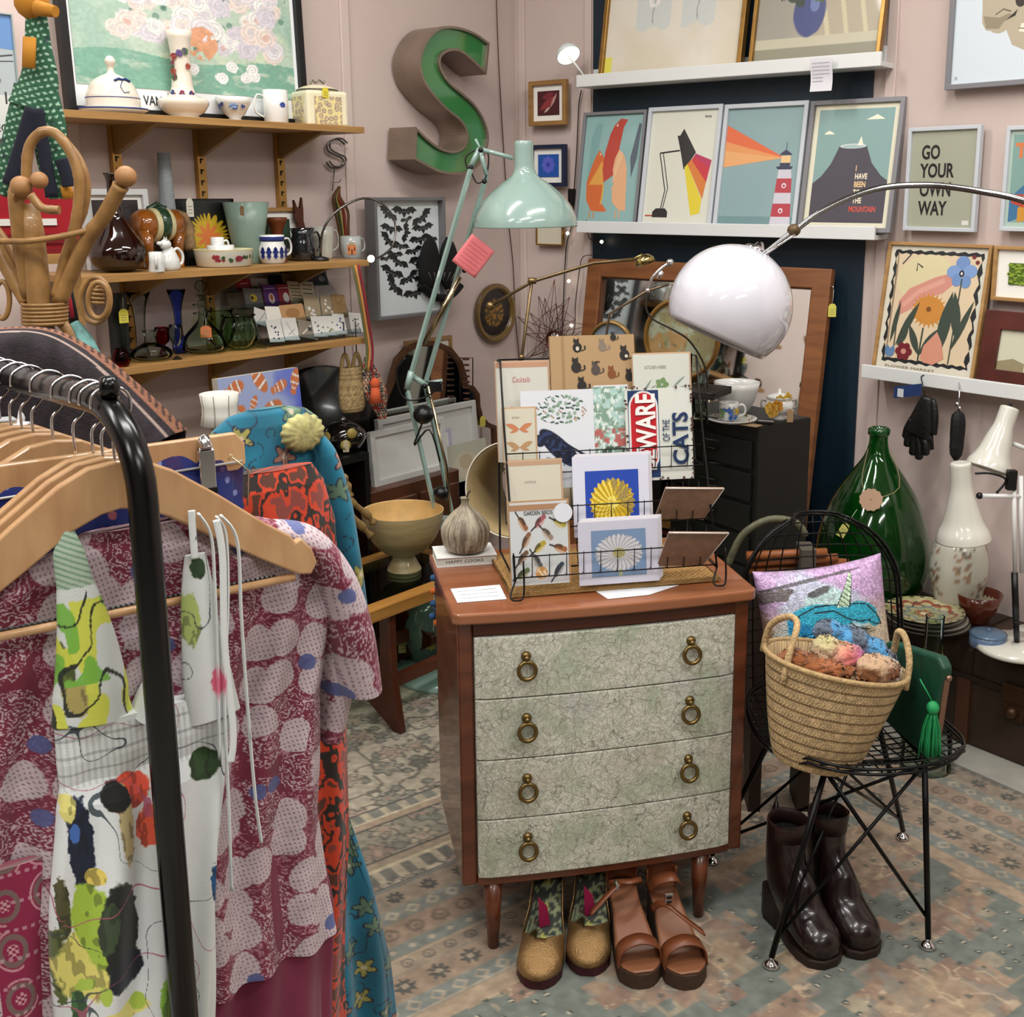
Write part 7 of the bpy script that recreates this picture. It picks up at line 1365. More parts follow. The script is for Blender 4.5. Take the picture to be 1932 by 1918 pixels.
# ---------- big mint lamp ----------
mint = M('#8fa8a0', .2, coat=.8); YA = 3.42
t = T('mint_floor_lamp', 'oversized mint green spring-arm floor lamp with glossy bell shade', 'floor lamp', A(850, 1010, YA)); o0 = Vector(t.location); t.location.z = 0; o0.z = 0
g = lambda x, y, dy=0.: Vector(A(x, y, YA+dy))-o0
for P_, dy in ((((768, 735), (826, 985)), -.02), (((803, 728), (856, 985)), .02), (((776, 703), (888, 318)), -.02), (((804, 718), (918, 330)), .02)): MB().tube([g(x, y, dy) for x, y in P_], .0075, 4, sm=False).build('arm', mint, t)
mb = MB(); mb.tube([g(768, 733, -.02), g(776, 700, -.02)], .010, 8).tube([g(772, 705), g(806, 728)], .009, 8).tube([g(808, 722), g(835, 718)], .006, 8); mb.tube([g(886, 318), g(905, 280)], .008, 8).tube([g(905, 280), g(918, 330)], .007, 8); mb.tube([g(897, 262), g(908, 284)], .004, 6); mb.tube([g(906, 281), g(968, 298)], .0065, 8); mb.build('joint', mint, t)
for x, y in ((766, 735), (801, 728), (808, 740), (888, 316), (914, 342), (907, 283), (876, 510)): MB().ball(g(x, y, -.02), .008, 8).build('bolt', BLK, t)
for p_, r_ in (((799, 782, -.05), .032), ((832, 930, -.04), .024)): MB().ball(g(*p_), r_, 14, sz=.9).build('knob', BLK, t)
MB().box(g(822, 728), (.04, .03, .03)).build('switch_box', BLK, t)
mb = MB(); mb.tube([g(800, 648), g(868, 522)], .008, 10).tube([g(808, 728, -.03), g(842, 880, -.03), g(850, 985, -.03)], .005, 8); mb.build('spring_rod', M('#b9a98a', .2, 1.), t)
mb = MB(); mb.tube(smoothp([g(*p) for p in ((886, 330), (878, 300), (893, 285), (915, 283), (922, 300), (916, 335), (900, 345), (888, 322))], 4), .0022, 6); mb.build('cable', BLK, t); mb = MB(); mb.tube(smoothp([g(x, y, -.04) for x, y in ((835, 720), (810, 745), (775, 755), (755, 740), (748, 700), (765, 675))], 4), .003, 6); mb.build('cable', BLK, t); mb = MB(); mb.tube(smoothp([g(x, y, -.04) for x, y in ((800, 790), (790, 815), (782, 840), (810, 810), (830, 870))], 4), .0028, 6); mb.build('cable', BLK, t)
mb = MB(); mb.box(tuple((g(826, 985)+g(856, 985))/2), (.06, .05, .03)); c_ = (g(826, 985)+g(856, 985))/2; mb.tube([c_, (c_.x, c_.y, .03)], .012, 10); mb.lathe([(0, 0), (.17, 0), (.17, .02), (.03, .03), (0, .03)], 36, (c_.x, c_.y, .001)); mb.build('base', mint, t)
a_ = g(988, 266); b_ = g(992, 428); Ls = (a_-b_).length; r1 = (g(1091, 415)-g(895, 415)).length/2; r0 = (g(1006, 285)-g(969, 285)).length/2
q = Vector((0, 0, 1)).rotation_difference((b_-a_).normalized()).to_matrix(); pr = smoothp([(r0*.7, 0, 0), (r0*.95, 0, .004), (r0*1.0, 0, Ls*.2), (r0*1.25, 0, Ls*.38), (r1*.52, 0, Ls*.52), (r1*.82, 0, Ls*.70), (r1*.97, 0, Ls*.88), (r1, 0, Ls)], 5); pr = [(p[0], p[2]) for p in pr]
MB().lathe([(0, 0)]+pr+[(r1*.985, Ls)], 48, a_, R=q, cap=False).build('lamp_shade', mint, t); MB().lathe([(r1*.985, Ls)]+[(r*.975, z) for r, z in pr[::-1][1:-8]]+[(0, Ls*.45)], 48, a_, R=q, cap=False).ball(a_+(b_-a_)*.8, .03, 14).build('shade_inside', M('#8f8d88', .5), t)
t2 = T('pink_paper_note', 'pink handwritten square of paper pinned to the mint lamp arm', 'note', A(893, 483, YA-.06), 0); nwd = (A(928, 483, YA)[0]-A(862, 483, YA)[0]); mb = MB(); mb.grid(lambda u, v: ((u-.5)*nwd*.8, -.006*math.sin(u*4+v*3), (v-.5)*nwd*.95), 10, 10); o_ = mb.build('paper', M('#d9767a', .8), t2, solid=.0006); t2.rotation_euler = (0, math.radians(38), 0)
r = random.Random(2); mb = MB()
for k in range(6): mb.tube([((-.4+.8*j/18)*nwd*.75, -.0085-.006*math.sin((-.4+.8*j/18+.5)*4+(.3-k*.12+.5)*3), (.3-k*.12)*nwd+.0015*math.sin(j*2.1+k)) for j in range(19)], .0007, 4)
mb.build('handwriting', M('#b03c46', .8), t2)
# ---------- arc lamp with white globe ----------
YG = 2.75; g = lambda x, y, dy=0.: Vector(A(x, y, YG+dy))
t = T('arc_lamp', 'chrome arc floor lamp with large white opal globe shade', 'arc lamp', (1.62, 2.05, 0)); o0 = Vector(t.location); gg_ = lambda x, y, Y: Vector(A(x, y, Y))-o0
pts = [gg_(1436, 484, 2.74), gg_(1498, 436, 2.73), gg_(1560, 393, 2.72), gg_(1650, 357, 2.69), gg_(1750, 349, 2.65), gg_(1850, 361, 2.59), gg_(1935, 380, 2.54), gg_(2010, 420, 2.48), gg_(2080, 520, 2.42), Vector((0, 0, .9)), Vector((0, 0, .3)), Vector((0, 0, .03))]
MB().tube(smoothp(pts, 6), .0075, 10).build('arc_arm', M('#9a9a9c', .12, 1.), t); MB().lathe([(0, 0), (.15, 0), (.15, .03), (.02, .035), (0, .035)], 36).build('base', M('#d8d6d0', .3), t)
MB().ball(gg_(1498, 434, 2.73), .0165, 12, sz=.9).build('joint_clamp', M('#5a4630', .5, .4), t)
MB().tube([gg_(1440, 481, 2.735), gg_(1470, 462, 2.72), gg_(1500, 442, 2.715)], .003, 6).build('twin_rod', CHR, t)
c_ = gg_(1378, 578, YG); R_ = .148; ax = Vector((.42, .1, .9)).normalized(); q = Vector((0, 0, 1)).rotation_difference(ax).to_matrix()
prof = [(R_*math.sin(a), R_*math.cos(a)) for a in [PI*(.03+.66*k/26) for k in range(27)]]; prof2 = prof+[(r*.96, z+.001) for r, z in prof[::-1]]
MB().lathe([(prof[0][0], prof[0][1])]+prof2, 56, c_, R=q).build('globe_shade', M('#cfcfd8', .08, coat=1, em=.0), t)
MB().lathe([(.030, R_*.965), (.032, R_*.99), (.026, R_*1.03), (.012, R_*1.06), (.008, R_*1.12), (0, R_*1.12)], 24, c_, R=q).tube([c_+ax*R_*1.1, gg_(1436, 484, 2.74)], .009, 8).build('gallery', CHR, t)
# brass swing-arm lamp and chrome lamp behind the rack
YB = 3.05; t = T('brass_swing_lamp', 'old brass swing-arm lamp with small polished head behind the wire star', 'lamp', (A(980, 690, YB)[0], YB, 0)); o0 = Vector(t.location); g = lambda x, y: Vector(A(x, y, YB))-o0
ob = M('#6b5a40', .35, .8); MB().tube([g(925, 577), g(1004, 531), g(1120, 496), g(1195, 489)], .0045, 8).tube([g(1003, 533), g(984, 676), Vector((0, 0, .02))], .0045, 8).build('arm', ob, t)
MB().ball(g(925, 577), .012, 12).tube([g(996, 529), g(1012, 530)], .008, 8).ball(g(984, 674), .009, 8).build('joint', M('#7d6845', .3, .9), t); MB().lathe([(0, 0), (.09, 0), (.09, .015), (.01, .025), (0, .025)], 30).build('base', ob, t)
q = Vector((0, 0, 1)).rotation_difference(Vector((.35, -.2, -1)).normalized()).to_matrix(); MB().lathe([(0, 0), (.015, .003), (.026, .015), (.028, .026), (.026, .026), (0, .01)], 24, g(1212, 480), R=q).tube([g(1195, 489), g(1212, 480)], .004, 6).build('lamp_head', M('#b5a568', .15, 1.), t)
YC = 2.92; t = T('chrome_flexi_lamp', 'slim chrome lamp with curved cable arching over the round map picture', 'lamp', (A(1140, 720, YC)[0]-.05, YC-.06, 0)); o0 = Vector(t.location); g = lambda x, y, Y=YC: Vector(A(x, y, Y))-o0
MB().tube([Vector((0, 0, .02)), g(1143, 640), g(1150, 592), g(1222, 548), g(1262, 536)], .0035, 8).build('stem', M('#6a5a48', .3, .8), t)
mb = MB(); mb.tube(smoothp([g(1222, 548), g(1230, 525), g(1245, 508), g(1262, 496)], 4), .0035, 8); mb.ball(g(1264, 495), .010, 10).tube([g(1250, 512), g(1240, 525)], .006, 8).ball(g(1222, 548), .007, 8); mb.build('lamp_head', CHR, t)
MB().tube(smoothp([g(1222, 550), g(1219, 580), g(1232, 602), g(1270, 622), g(1300, 642), g(1325, 680), g(1334, 712), g(1334, 730)], 4), .0025, 6).build('cable', M('#3c3834', .4, .4), t); MB().lathe([(0, 0), (.07, 0), (.07, .015), (0, .02)], 26).build('base', ob, t)
# ================= wire chair and the things on and under it =================
ZS = .428; tW = T('wire_chair', 'black wire side chair with mesh seat holding the straw basket', 'chair', (.572, 2.175, .009), 8); bw2 = M('#0c0c0d', .3, .5)
def seatz(x, y): return ZS+.020*((x/.21)**2)*1.0-.03*math.exp(-((y)/.14)**2)+(.012 if y < -.17 else 0)
def seatr(a):  # outline of the seat, rounded square
    c, s_ = math.cos(a), math.sin(a); k = (abs(c)**2.6+abs(s_)**2.6)**(-1/2.6); return (.200*k*c, .225*k*s_)
mb = MB(); rim = [seatr(2*PI*k/48) for k in range(48)]
for dz in (0, .010): mb.tube([(x, y-.0*dz, seatz(x, y)+.008-dz) for x, y in rim], .0032, 8, closed=True)
def inside(x, y): return (abs(x)/.200)**2.6+(abs(y)/.225)**2.6 < 1
for i in range(-9, 10):
    for ax in (0, 1):
        q = i*.0262; L_ = [(q, -.23+.46*k/40) if ax == 0 else (-.22+.44*k/40, q) for k in range(41)]; L_ = [(x, y, seatz(x, y)) for x, y in L_ if inside(x, y)]
        if len(L_) > 2: mb.tube(L_, .0017, 5)
mb.build('seat', bw2, tW)
mb = MB(); bk_ = lambda u, v: (.185*(1-.1*v*v)*math.sin(u*PI/2)*(1 if v < .6 else math.sqrt(max(0, 1-((v-.6)/.42)**2))), .21+.07*v-.05*abs(u)**2, ZS+.375*v)
top = [bk_(-1, k/20*.98) for k in range(21)]+[bk_(-1+2*k/20, .995) for k in range(1, 20)]+[bk_(1, (20-k)/20*.98) for k in range(21)]
mb.tube(top, .0032, 8); mb.tube([(p[0]*.97, p[1]+.006, p[2]-.008) for p in top], .0026, 6)
for k in range(13): u = -.9+1.8*k/12; mb.tube([bk_(u, .97*j/16) for j in range(17)], .0017, 5)
for k in range(1, 15): v = k/15; mb.tube([bk_(-1+2*j/16, v) for j in range(17)], .0017, 5)
mb.build('backrest', bw2, tW)
LW = Matrix.Translation(tW.location) @ Matrix.Rotation(math.radians(8), 4, 'Z'); LI = LW.inverted()
feet = [LI @ Vector(G(1455, 1822, .01)), LI @ Vector(G(1750, 1786, .01)), LI @ Vector(G(1343, 1626, .01)), LI @ Vector((.78, 2.45, .01))]
tops = [Vector((-.10, -.13, ZS-.02)), Vector((.10, -.13, ZS-.02)), Vector((-.10, .12, ZS-.02)), Vector((.10, .12, ZS-.02))]
for i, f_ in enumerate(feet):
    lg = MB().tube([tops[i], f_+Vector((0, 0, .02))], .0062, 10).build('leg', bw2, tW)
    MB().lathe([(0, 0), (.016, 0), (.017, .004), (.012, .010), (.005, .016), (.004, .024), (0, .024)], 18, f_).build('foot_glide', CHR, lg)
mb = MB(); ctr = [Vector((-.0, -.05, ZS-.16)), Vector((0, .06, ZS-.16))]
for a, b in ((0, 1), (1, 0), (2, 3), (3, 2), (0, 3), (1, 2), (2, 1), (3, 0)): mb.tube([tops[a]+Vector((0, 0, -.01)), feet[b].lerp(tops[b], .16)], .0036, 8)
for a, b in ((0, 1), (1, 3), (3, 2), (2, 0)): mb.tube([tops[a], tops[b]], .0045, 8)
mb.build('cross_struts', bw2, tW)
# straw basket with toys
pl = place(1440, 1690, 1262, 1452, 2.06, ZS-.004); loc = pl[0]; th_b = 6
t = T('straw_basket', 'large woven straw basket with rope handles on the wire chair seat', 'basket', (loc[0]-.034, loc[1]-.004, ZS-.016), th_b, rx=-3, ry=11); tB = t
HB = .205; RB = .134
def bprof(v): return (.076+.058*v**.75)
def bask(P):
    a = np.arctan2(P[:, 1], P[:, 0]); z = P[:, 2]/.0205; k = z % 1; s_ = a*.12/.0078; ch = np.abs(((s_+np.abs(k-.5)*2.2) % 1)-.5); c = full(a, '#a58a62'); c = mixc(c, '#c4aa80', (ch > .28)*1.); c = mixc(c, '#6f5638', (ch < .10)*.75); c = mixc(c, '#5c4529', ((k < .09) | (k > .93))*.8); return c*(.82+.36*fbm(s_*.7, z*3, 3))[:, None]
mb = MB(); N_ = 250
prof = [(0, 0), (.05, 0)]+[(bprof(k/95), .004+HB*k/95) for k in range(96)]; mb.lathe(prof+[(bprof(1)-.005, .004+HB), (bprof(.5)-.006, HB*.5), (.06, .01), (0, .01)], N_, sx=1.04, sy=.86); mb.build('body', vcm(.85, bump=.6, bs=260), t, paint=bask)
mb = MB(); mb.tube([(1.04*(RB+.001)*math.cos(2*PI*k/60), .86*(RB+.001)*math.sin(2*PI*k/60), HB+.004) for k in range(60)], .0055, 8, closed=True); mb.build('rim', M('#a58a60', .85, bump=1., bs=180, var=.2, vs=80), t)
hm = M('#b0946a', .8, bump=1., bs=160, var=.25, vs=90)
MB().tube(smoothp([(-.118, -.06, HB*.86), (-.114, -.05, HB*1.12), (-.104, -.03, HB*1.36), (-.114, .0, HB*1.38), (-.132, .035, HB*1.22), (-.13, .05, HB*.95)], 5), .0065, 10).build('handle', hm, t)
MB().tube(smoothp([(.134, -.035, HB*.9), (.132, -.03, HB*1.16), (.122, -.01, HB*1.36), (.115, .01, HB*1.38), (.125, .03, HB*1.2), (.128, .04, HB*.95)], 5), .0065, 10).build('handle', hm, t)
LBm = Matrix.Translation(tB.location) @ Euler((math.radians(-3), math.radians(11), math.radians(th_b))).to_matrix().to_4x4()
def inb(x, y, z): return LBm @ Vector((x, y, z))
def plush(name, label, loc, parts, colf, nz=.004, sc=1.):
    t = T(name, label, 'soft toy', loc); mb = MB()
    for c, r, sx, sy, sz in parts: mb.ball(c, r, 34, sz=sz, sx=sx, sy=sy)
    rr = random.Random(1); mb.v = [tuple(q+rr.uniform(-nz, nz) for q in v) for v in mb.v]
    mb.build('fur_body', vcm(1., sheen=.3, bump=1., bs=350), t, paint=colf); return t
plush('pink_plush', 'fluffy rainbow pink and yellow tail toy in the middle of the basket', inb(-.01, -.02, HB+.015), [((-.02, 0, .02), .028, 1, 1, .9), ((.012, 0, .008), .030, 1.3, 1, .8), ((.04, 0, -.012), .022, 1.2, 1, .8)], lambda P: mixc(mixc(mixc(full(P[:, 0], '#c9a98a'), '#d5706a', ste(0, P[:, 0], .04)), '#a8578a', ste(.035, P[:, 0], .03)), '#b8b87a', ste(.03, P[:, 2], .02)*.7))
plush('blue_plush', 'fluffy blue and grey striped tail toy lying over the basket top', inb(.03, .03, HB+.03), [((-.04, 0, .03), .024, 1.2, 1, .9), ((0, 0, .015), .028, 1.3, 1, .8), ((.04, 0, -.005), .027, 1.3, 1, .8), ((.07, -.01, -.025), .022, 1, 1, .9)], lambda P: mixc(full(P[:, 0], '#4a90c0'), '#5f5f6c', (np.sin(P[:, 0]*90) > .2)*.85))
plush('orange_plush', 'orange-brown plush toy along the left rim of the basket', inb(-.05, -.03, HB-.012), [((-.04, 0, .022), .026, 1.3, 1, .8), ((0, 0, .014), .028, 1.6, 1, .7), ((.045, -.005, .006), .022, 1.3, 1, .8)], lambda P: mixc(full(P[:, 0], '#8a4f22'), '#b06a40', ste(.5, fbm(P[:, 0]*60, P[:, 2]*60, 2), .2)))
plush('tan_plush', 'brown and cream plush puppy head at the right of the basket', inb(.058, -.052, HB-.004), [((0, 0, .02), .034, 1.1, .9, .85), ((.03, .0, .02), .018, 1, 1, 1), ((-.02, -.012, .012), .014, 1.2, 1, .8)], lambda P: mixc(full(P[:, 0], '#7d4a20'), '#c2a384', ((P[:, 2] > .03) | (np.abs(P[:, 0]-.012) < .006))*.9))
plush('white_plush', 'white fluffy pompom toy by the right basket handle', inb(.092, -.03, HB-.006), [((0, 0, .015), .028, 1, 1, .9)], lambda P: full(P[:, 0], '#c9c2b8'))
# unicorn cushion
def blobs(c, u, v, L_):
    for x, y, rx, ry, ro, wo, co, al in L_: b_, *_ = blob(u, v, x, y, rx, ry, ro, wo, x*9+y, .12); c = mixc(c, co, b_*al)
    return c
def uni(u, v):
    n = fbm(u*90, v*60, 2, 2); c = mixc(full(u, '#b99ac0'), '#c2b596', ste(.42, 1-v, .25)*.9); c = mixc(c, '#a9c4c9', ste(.55, fbm(u*3, v*3, 2), .15)*.6); c = mixc(c, '#a8d3c4', (np.exp(-((u-.48)**2+(v-.66)**2)*24) > .5)*.6)
    c = blobs(c, u, v, [(.10, .80, .14, .07, .2, .5, '#5a5350', .9), (.44, .79, .10, .035, .4, .5, '#4c4a4c', .9), (.33, .90, .4, .018, .12, .5, '#3c3838', .7), (.02, .35, .06, .3, 0, .4, '#8a6f4e', .6), (.2, .35, .12, .1, 0, .4, '#b8a878', .7)])
    c = blobs(c, u, v, [(.47, .42, .27, .20, -.15, .05, '#a9c6cf', 1), (.30, .45, .12, .20, .25, .1, '#1f7fae', 1), (.46, .56, .23, .11, -.25, .08, '#2f9fba', 1), (.74, .54, .13, .10, -.6, .08, '#2fa0bb', 1), (.84, .44, .05, .05, -.6, .1, '#2fa0bb', 1), (.22, .28, .08, .12, 0, .1, '#2f9f94', 1)])
    hx = (u-.60)-(v-.62)*.35; m = (v > .62) & (v < .93) & (np.abs(hx) < .055*(1-(v-.62)/.38)); c = mixc(c, '#b9d3b4', m*1.); c = mixc(c, '#1c1c20', (m & (((v*26+hx*22) % 1) < .22))*1.)
    c = mixc(c, '#1c1c20', ((np.abs(hx) > .047*(1-(v-.62)/.38)) & m)*1.)
    def ln(pts, w=.006):
        nonlocal c
        for (x0, y0), (x1, y1) in zip(pts, pts[1:]):
            L = (x1-x0)**2+(y1-y0)**2; t_ = np.clip(((u-x0)*(x1-x0)+(v-y0)*(y1-y0))/L, 0, 1); c = mixc(c, '#17181c', (np.hypot(u-x0-t_*(x1-x0), v-y0-t_*(y1-y0)) < w)*1.)
    ln([(.22, .52), (.27, .60), (.40, .66), (.55, .65)]); ln([(.22, .52), (.23, .38), (.33, .28)]); ln([(.38, .60), (.52, .60), (.63, .50), (.72, .46), (.80, .46)]); ln([(.66, .64), (.78, .62), (.86, .50), (.89, .40), (.84, .41), (.78, .46)]); ln([(.64, .46), (.80, .28), (.86, .20), (.85, .12)]); ln([(.40, .52), (.46, .50), (.50, .44), (.48, .38), (.42, .40), (.38, .50), (.40, .52)], .008)
    c = blobs(c, u, v, [(.44, .46, .035, .04, 0, .1, '#3c3f4a', 1), (.78, .22, .016, .02, 0, .1, '#17181c', 1)]); return np.clip(c*(.78+.5*n)[:, None], 0, 1)
cb = place(1408, 1662, 1040, 1350, 2.27, ZS+.01); loc, w, h = cb
t = T('sequin_cushion', 'iridescent sequin cushion with a blue unicorn propped against the chair back', 'cushion', (loc[0]+.045, loc[1]-.0, ZS+.0), 10, rx=-13, ry=-5); hh = .30; ww = w*1.02
def pil(u, v, s_): 
    x, z = u-.5, v-.5; e = (max(0, 1-(2*abs(x))**3)*max(0, 1-(2*abs(z))**3))**.5; k = 1-.10*(1-(2*z)**2)*0; return (x*ww*(1-.05*(1-(2*z)**2)), s_*.045*e, hh*(v+.0-.04*(2*x)**2*0)+(-.012*(1-(2*x)**2))*(1 if v > .5 else -1)+.012)
mb = MB(); mb.grid(lambda u, v: pil(u, v, -1), 190, 190); mb.build('front', vcm(.22, metal=.35, bump=.8, bs=420), t, paint=lambda P: uni(P[:, 0]/ww+.5, (P[:, 2]/hh-.27)/.73))
mb = MB(); mb.grid(lambda u, v: pil(u, v, 1), 30, 30); mb.build('back', M('#b9a98a', .8), t)
# green clutch with tassel
P0 = G(1742, 1452, ZS+.004); t = T('green_clutch', 'dark green clutch bag standing on the chair seat beside the basket', 'bag', (.668, 2.135, ZS+.008), 110, rx=0, ry=-6)
mb = MB(); poly = [(-.10, 0), (.09, 0), (.085, .16), (.07, .172), (-.08, .215), (-.10, .20)]; mb.prism(poly, -.012, .012, 'y'); mb.build('body', M('#0e3d2a', .5, var=.1), t, bevel=.006)
MB().box((-.101, 0, .09), (.004, .012, .17)).ball((-.10, -.004, .178), .007, 10).build('zip', M('#8a6a58', .3, .7), t)
tl = Vector(G(1760, 1330, .50)); tt = T('green_tassel', 'bright green silk tassel hanging from the dark green clutch', 'tassel', A(1760, 1335, 2.03)); mb = MB(); mb.ball((0, 0, 0), .0125, 14, sz=1.1); r = random.Random(4)
for k in range(90):
    a = r.uniform(0, 2*PI); rr = r.uniform(.2, 1); mb.tube(smoothp([(.006*rr*math.cos(a), .006*rr*math.sin(a), -.008), (.017*rr*math.cos(a), .014*rr*math.sin(a), -.04), (.022*rr*math.cos(a)+r.uniform(-.003, .003), .018*rr*math.sin(a), -.09-r.uniform(0, .018))], 2), .0011, 4)
mb.build('threads', M('#1c8a4e', .6, var=.2, vs=50), tt); MB().tube([(0, 0, .01), (-.022, .02, .05)], .0015, 5).build('cord', M('#1c8a4e', .6), tt)
# jointed wooden thing behind the chair
YW = 2.62; g = lambda x, y, d=0: Vector(A(x, y, YW+d)); t = T('bundle_of_wood', 'bundle of orange-brown turned wooden rods behind the wire chair', 'wood bundle', (g(1480, 1060).x, YW, .008)); o0 = Vector(t.location); mb = MB()
for i, (a, b) in enumerate((((1408, 1048), (1560, 1042)), ((1412, 1062), (1580, 1052)), ((1410, 1076), (1560, 1072)), ((1415, 1055), (1600, 1062)))): mb.tube([g(*a, .01*i)-o0, g(*b, .01*i)-o0], .011, 10)
mb.build('rods', M('#8a4f2a', .5, var=.3, vs=30), t); MB().box(g(1520, 1056)-o0, (.035, .07, .07)).build('grey_strap', M('#4f4a42', .8), t); mb = MB().tube(smoothp([g(1372, 1070)-o0, g(1400, 1010)-o0, g(1450, 980)-o0, g(1500, 985)-o0, g(1520, 1010)-o0], 4), .009, 8); mb.build('hoop', M('#55543f', .6, var=.3, vs=60), t)
mb = MB(); 
for x in (-.06, .06): mb.box((x, 0, (g(1480, 1085).z-.008)/2), (.03, .1, g(1480, 1085).z-.008))
mb.build('legs', M('#2a1a12', .6), t)
# ---------- shoes ----------
def sole(L, w, side=1, n=24):
    L_ = []; 
    for k in range(n): a = 2*PI*k/n; y = math.cos(a); x = math.sin(a); wy = w*(.5*(1 if y < 0 else .72)); L_.append((x*wy+side*.006*(y < 0)*(1-abs(y)), y*L/2))
    return L_
def tub(name, secs, mat, t, n=20, cap=True, paint=None):
    """skin through oval sections: (cx, cy, cz, rx, rz) stacked along the foot"""
    mb = MB(); vs = []
    for cx, cy, cz, rx, rz, tz in secs:
        for k in range(n): a = 2*PI*k/n; zz = cz+rz*math.sin(a); vs.append((cx+rx*math.cos(a), cy+tz*math.sin(a), zz))
    fs = [(i*n+k, i*n+(k+1) % n, (i+1)*n+(k+1) % n, (i+1)*n+k) for i in range(len(secs)-1) for k in range(n)]; mb.add(vs, fs, 0, True)
    mb.f.append(list(range(n))[::-1]); mb.m.append(0); mb.s.append(False)
    if cap: mb.f.append([(len(secs)-1)*n+k for k in range(n)]); mb.m.append(0); mb.s.append(False)
    return mb.build(name, mat, t, paint=paint)
goldm = M('#9a7a50', .28, .75, bump=.6, bs=420); burg = M('#3a0d18', .6, bump=.4, bs=200)
def pump(label, toe, rz):
    p = G(toe[0], toe[1], .01); a = math.radians(rz); t = T('platform_pump', label, 'shoe', (p[0]+math.sin(a)*-.0, p[1], .0095), rz, 'gold court shoes under the chest'); n = 22
    # y: 0 at toe tip, heel at .235
    def w_(y): return .044*min(1, max(y, .0001)/.036)**.42 if y < .09 else (.044-.015*min(1, (y-.09)/.08)+.002*(y > .17))
    def zs(y): return .022+.085*max(0, min(1, (y-.07)/.13))**1.3
    mb = MB(); st = [(y, w_(y)) for y in (.002, .008, .02, .04, .07, .1, .13)]
    mb.prism([(w*1.0, y) for y, w in st]+[(-w*1.0, y) for y, w in st[::-1]], 0, .024, 'z'); mb.build('platform_sole', burg, t, bevel=.003)
    ys = [-.002, .0008, .004, .010, .022, .038, .055, .07, .10, .14, .18, .215, .232, .236]; V = []; m = 11
    for y in ys:
        w, z0 = w_(y), zs(y)-.001; top = z0+(.012+.030*min(1, y/.05) if y > 0 else .001) if y < .075 else z0+.022+.026*max(0, (y-.14)/.1)
        for k in range(m*2-1):
            u = k/(m*2-2)*PI
            if y < .075: V.append((w*math.cos(u), y, z0+(top-z0)*math.sin(u)**.8))
            else: 
                s_ = 1 if u < PI/2 else -1; f_ = (1-abs(u-PI/2)/(PI/2)); V.append((s_*w*(1-.02*f_)+(0 if f_ < .99 else -s_*.003), y, z0+(top-z0)*min(1, f_*1.05)))
    M2 = m*2-1; fs = []
    for i in range(len(ys)-1):
        for k in range(M2-1):
            if ys[i] >= .07 and k in (m-2, m-1): continue
            fs.append((i*M2+k, i*M2+k+1, (i+1)*M2+k+1, (i+1)*M2+k))
    mb = MB(); mb.add(V, fs, 0, True); mb.build('upper', goldm, t, solid=.0022)
    mb = MB(); mb.grid(lambda u, v: ((u-.5)*1.86*w_(.05+v*.18), .05+v*.18, zs(.05+v*.18)+.003), 16, 40, sm=False); mb.build('insole', vcm(.7), t, paint=lambda P: mixc(mixc(full(P[:, 0], '#1f221c'), '#7f8560', (np.abs(fbm(P[:, 0]*90, P[:, 1]*90, 2)-.5) < .05)*1.), '#a0a04a', (np.abs(P[:, 0]) < .004)*(fbm(P[:, 0]*200, P[:, 1]*60, 2) > .5)*1.), solid=.001)
    MB().tube([(0, .222, zs(.222)), (0, .226, .05), (0, .228, 0)], [.022, .013, .011], 14).build('heel', burg, t)
    MB().prism([(-.010, 0), (.012, .01), (.006, .05), (-.012, .07)], .120, .1206, 'y', off=(0, 0, zs(.12)+.003)).build('size_ticket', M('#8a1040', .6), t)
    mb = MB(); mb.grid(lambda u, v: (-.03+.02*math.sin(v*3)+.004*math.sin(u*9), .06+.09*u, zs(.1)+.008+.05*v), 10, 10); mb.build('clear_insert', glass('#dfe3e6', .1), t)
    return t
pump('gold snake-print platform court shoe, leftmost of the pair under the chest', (1012, 1868), -6); pump('gold snake-print platform court shoe next to the tan sandals', (1108, 1843), -3)
tanm = M('#6b3a20', .4, var=.12, vs=40); tan2 = M('#7d4f34', .45)
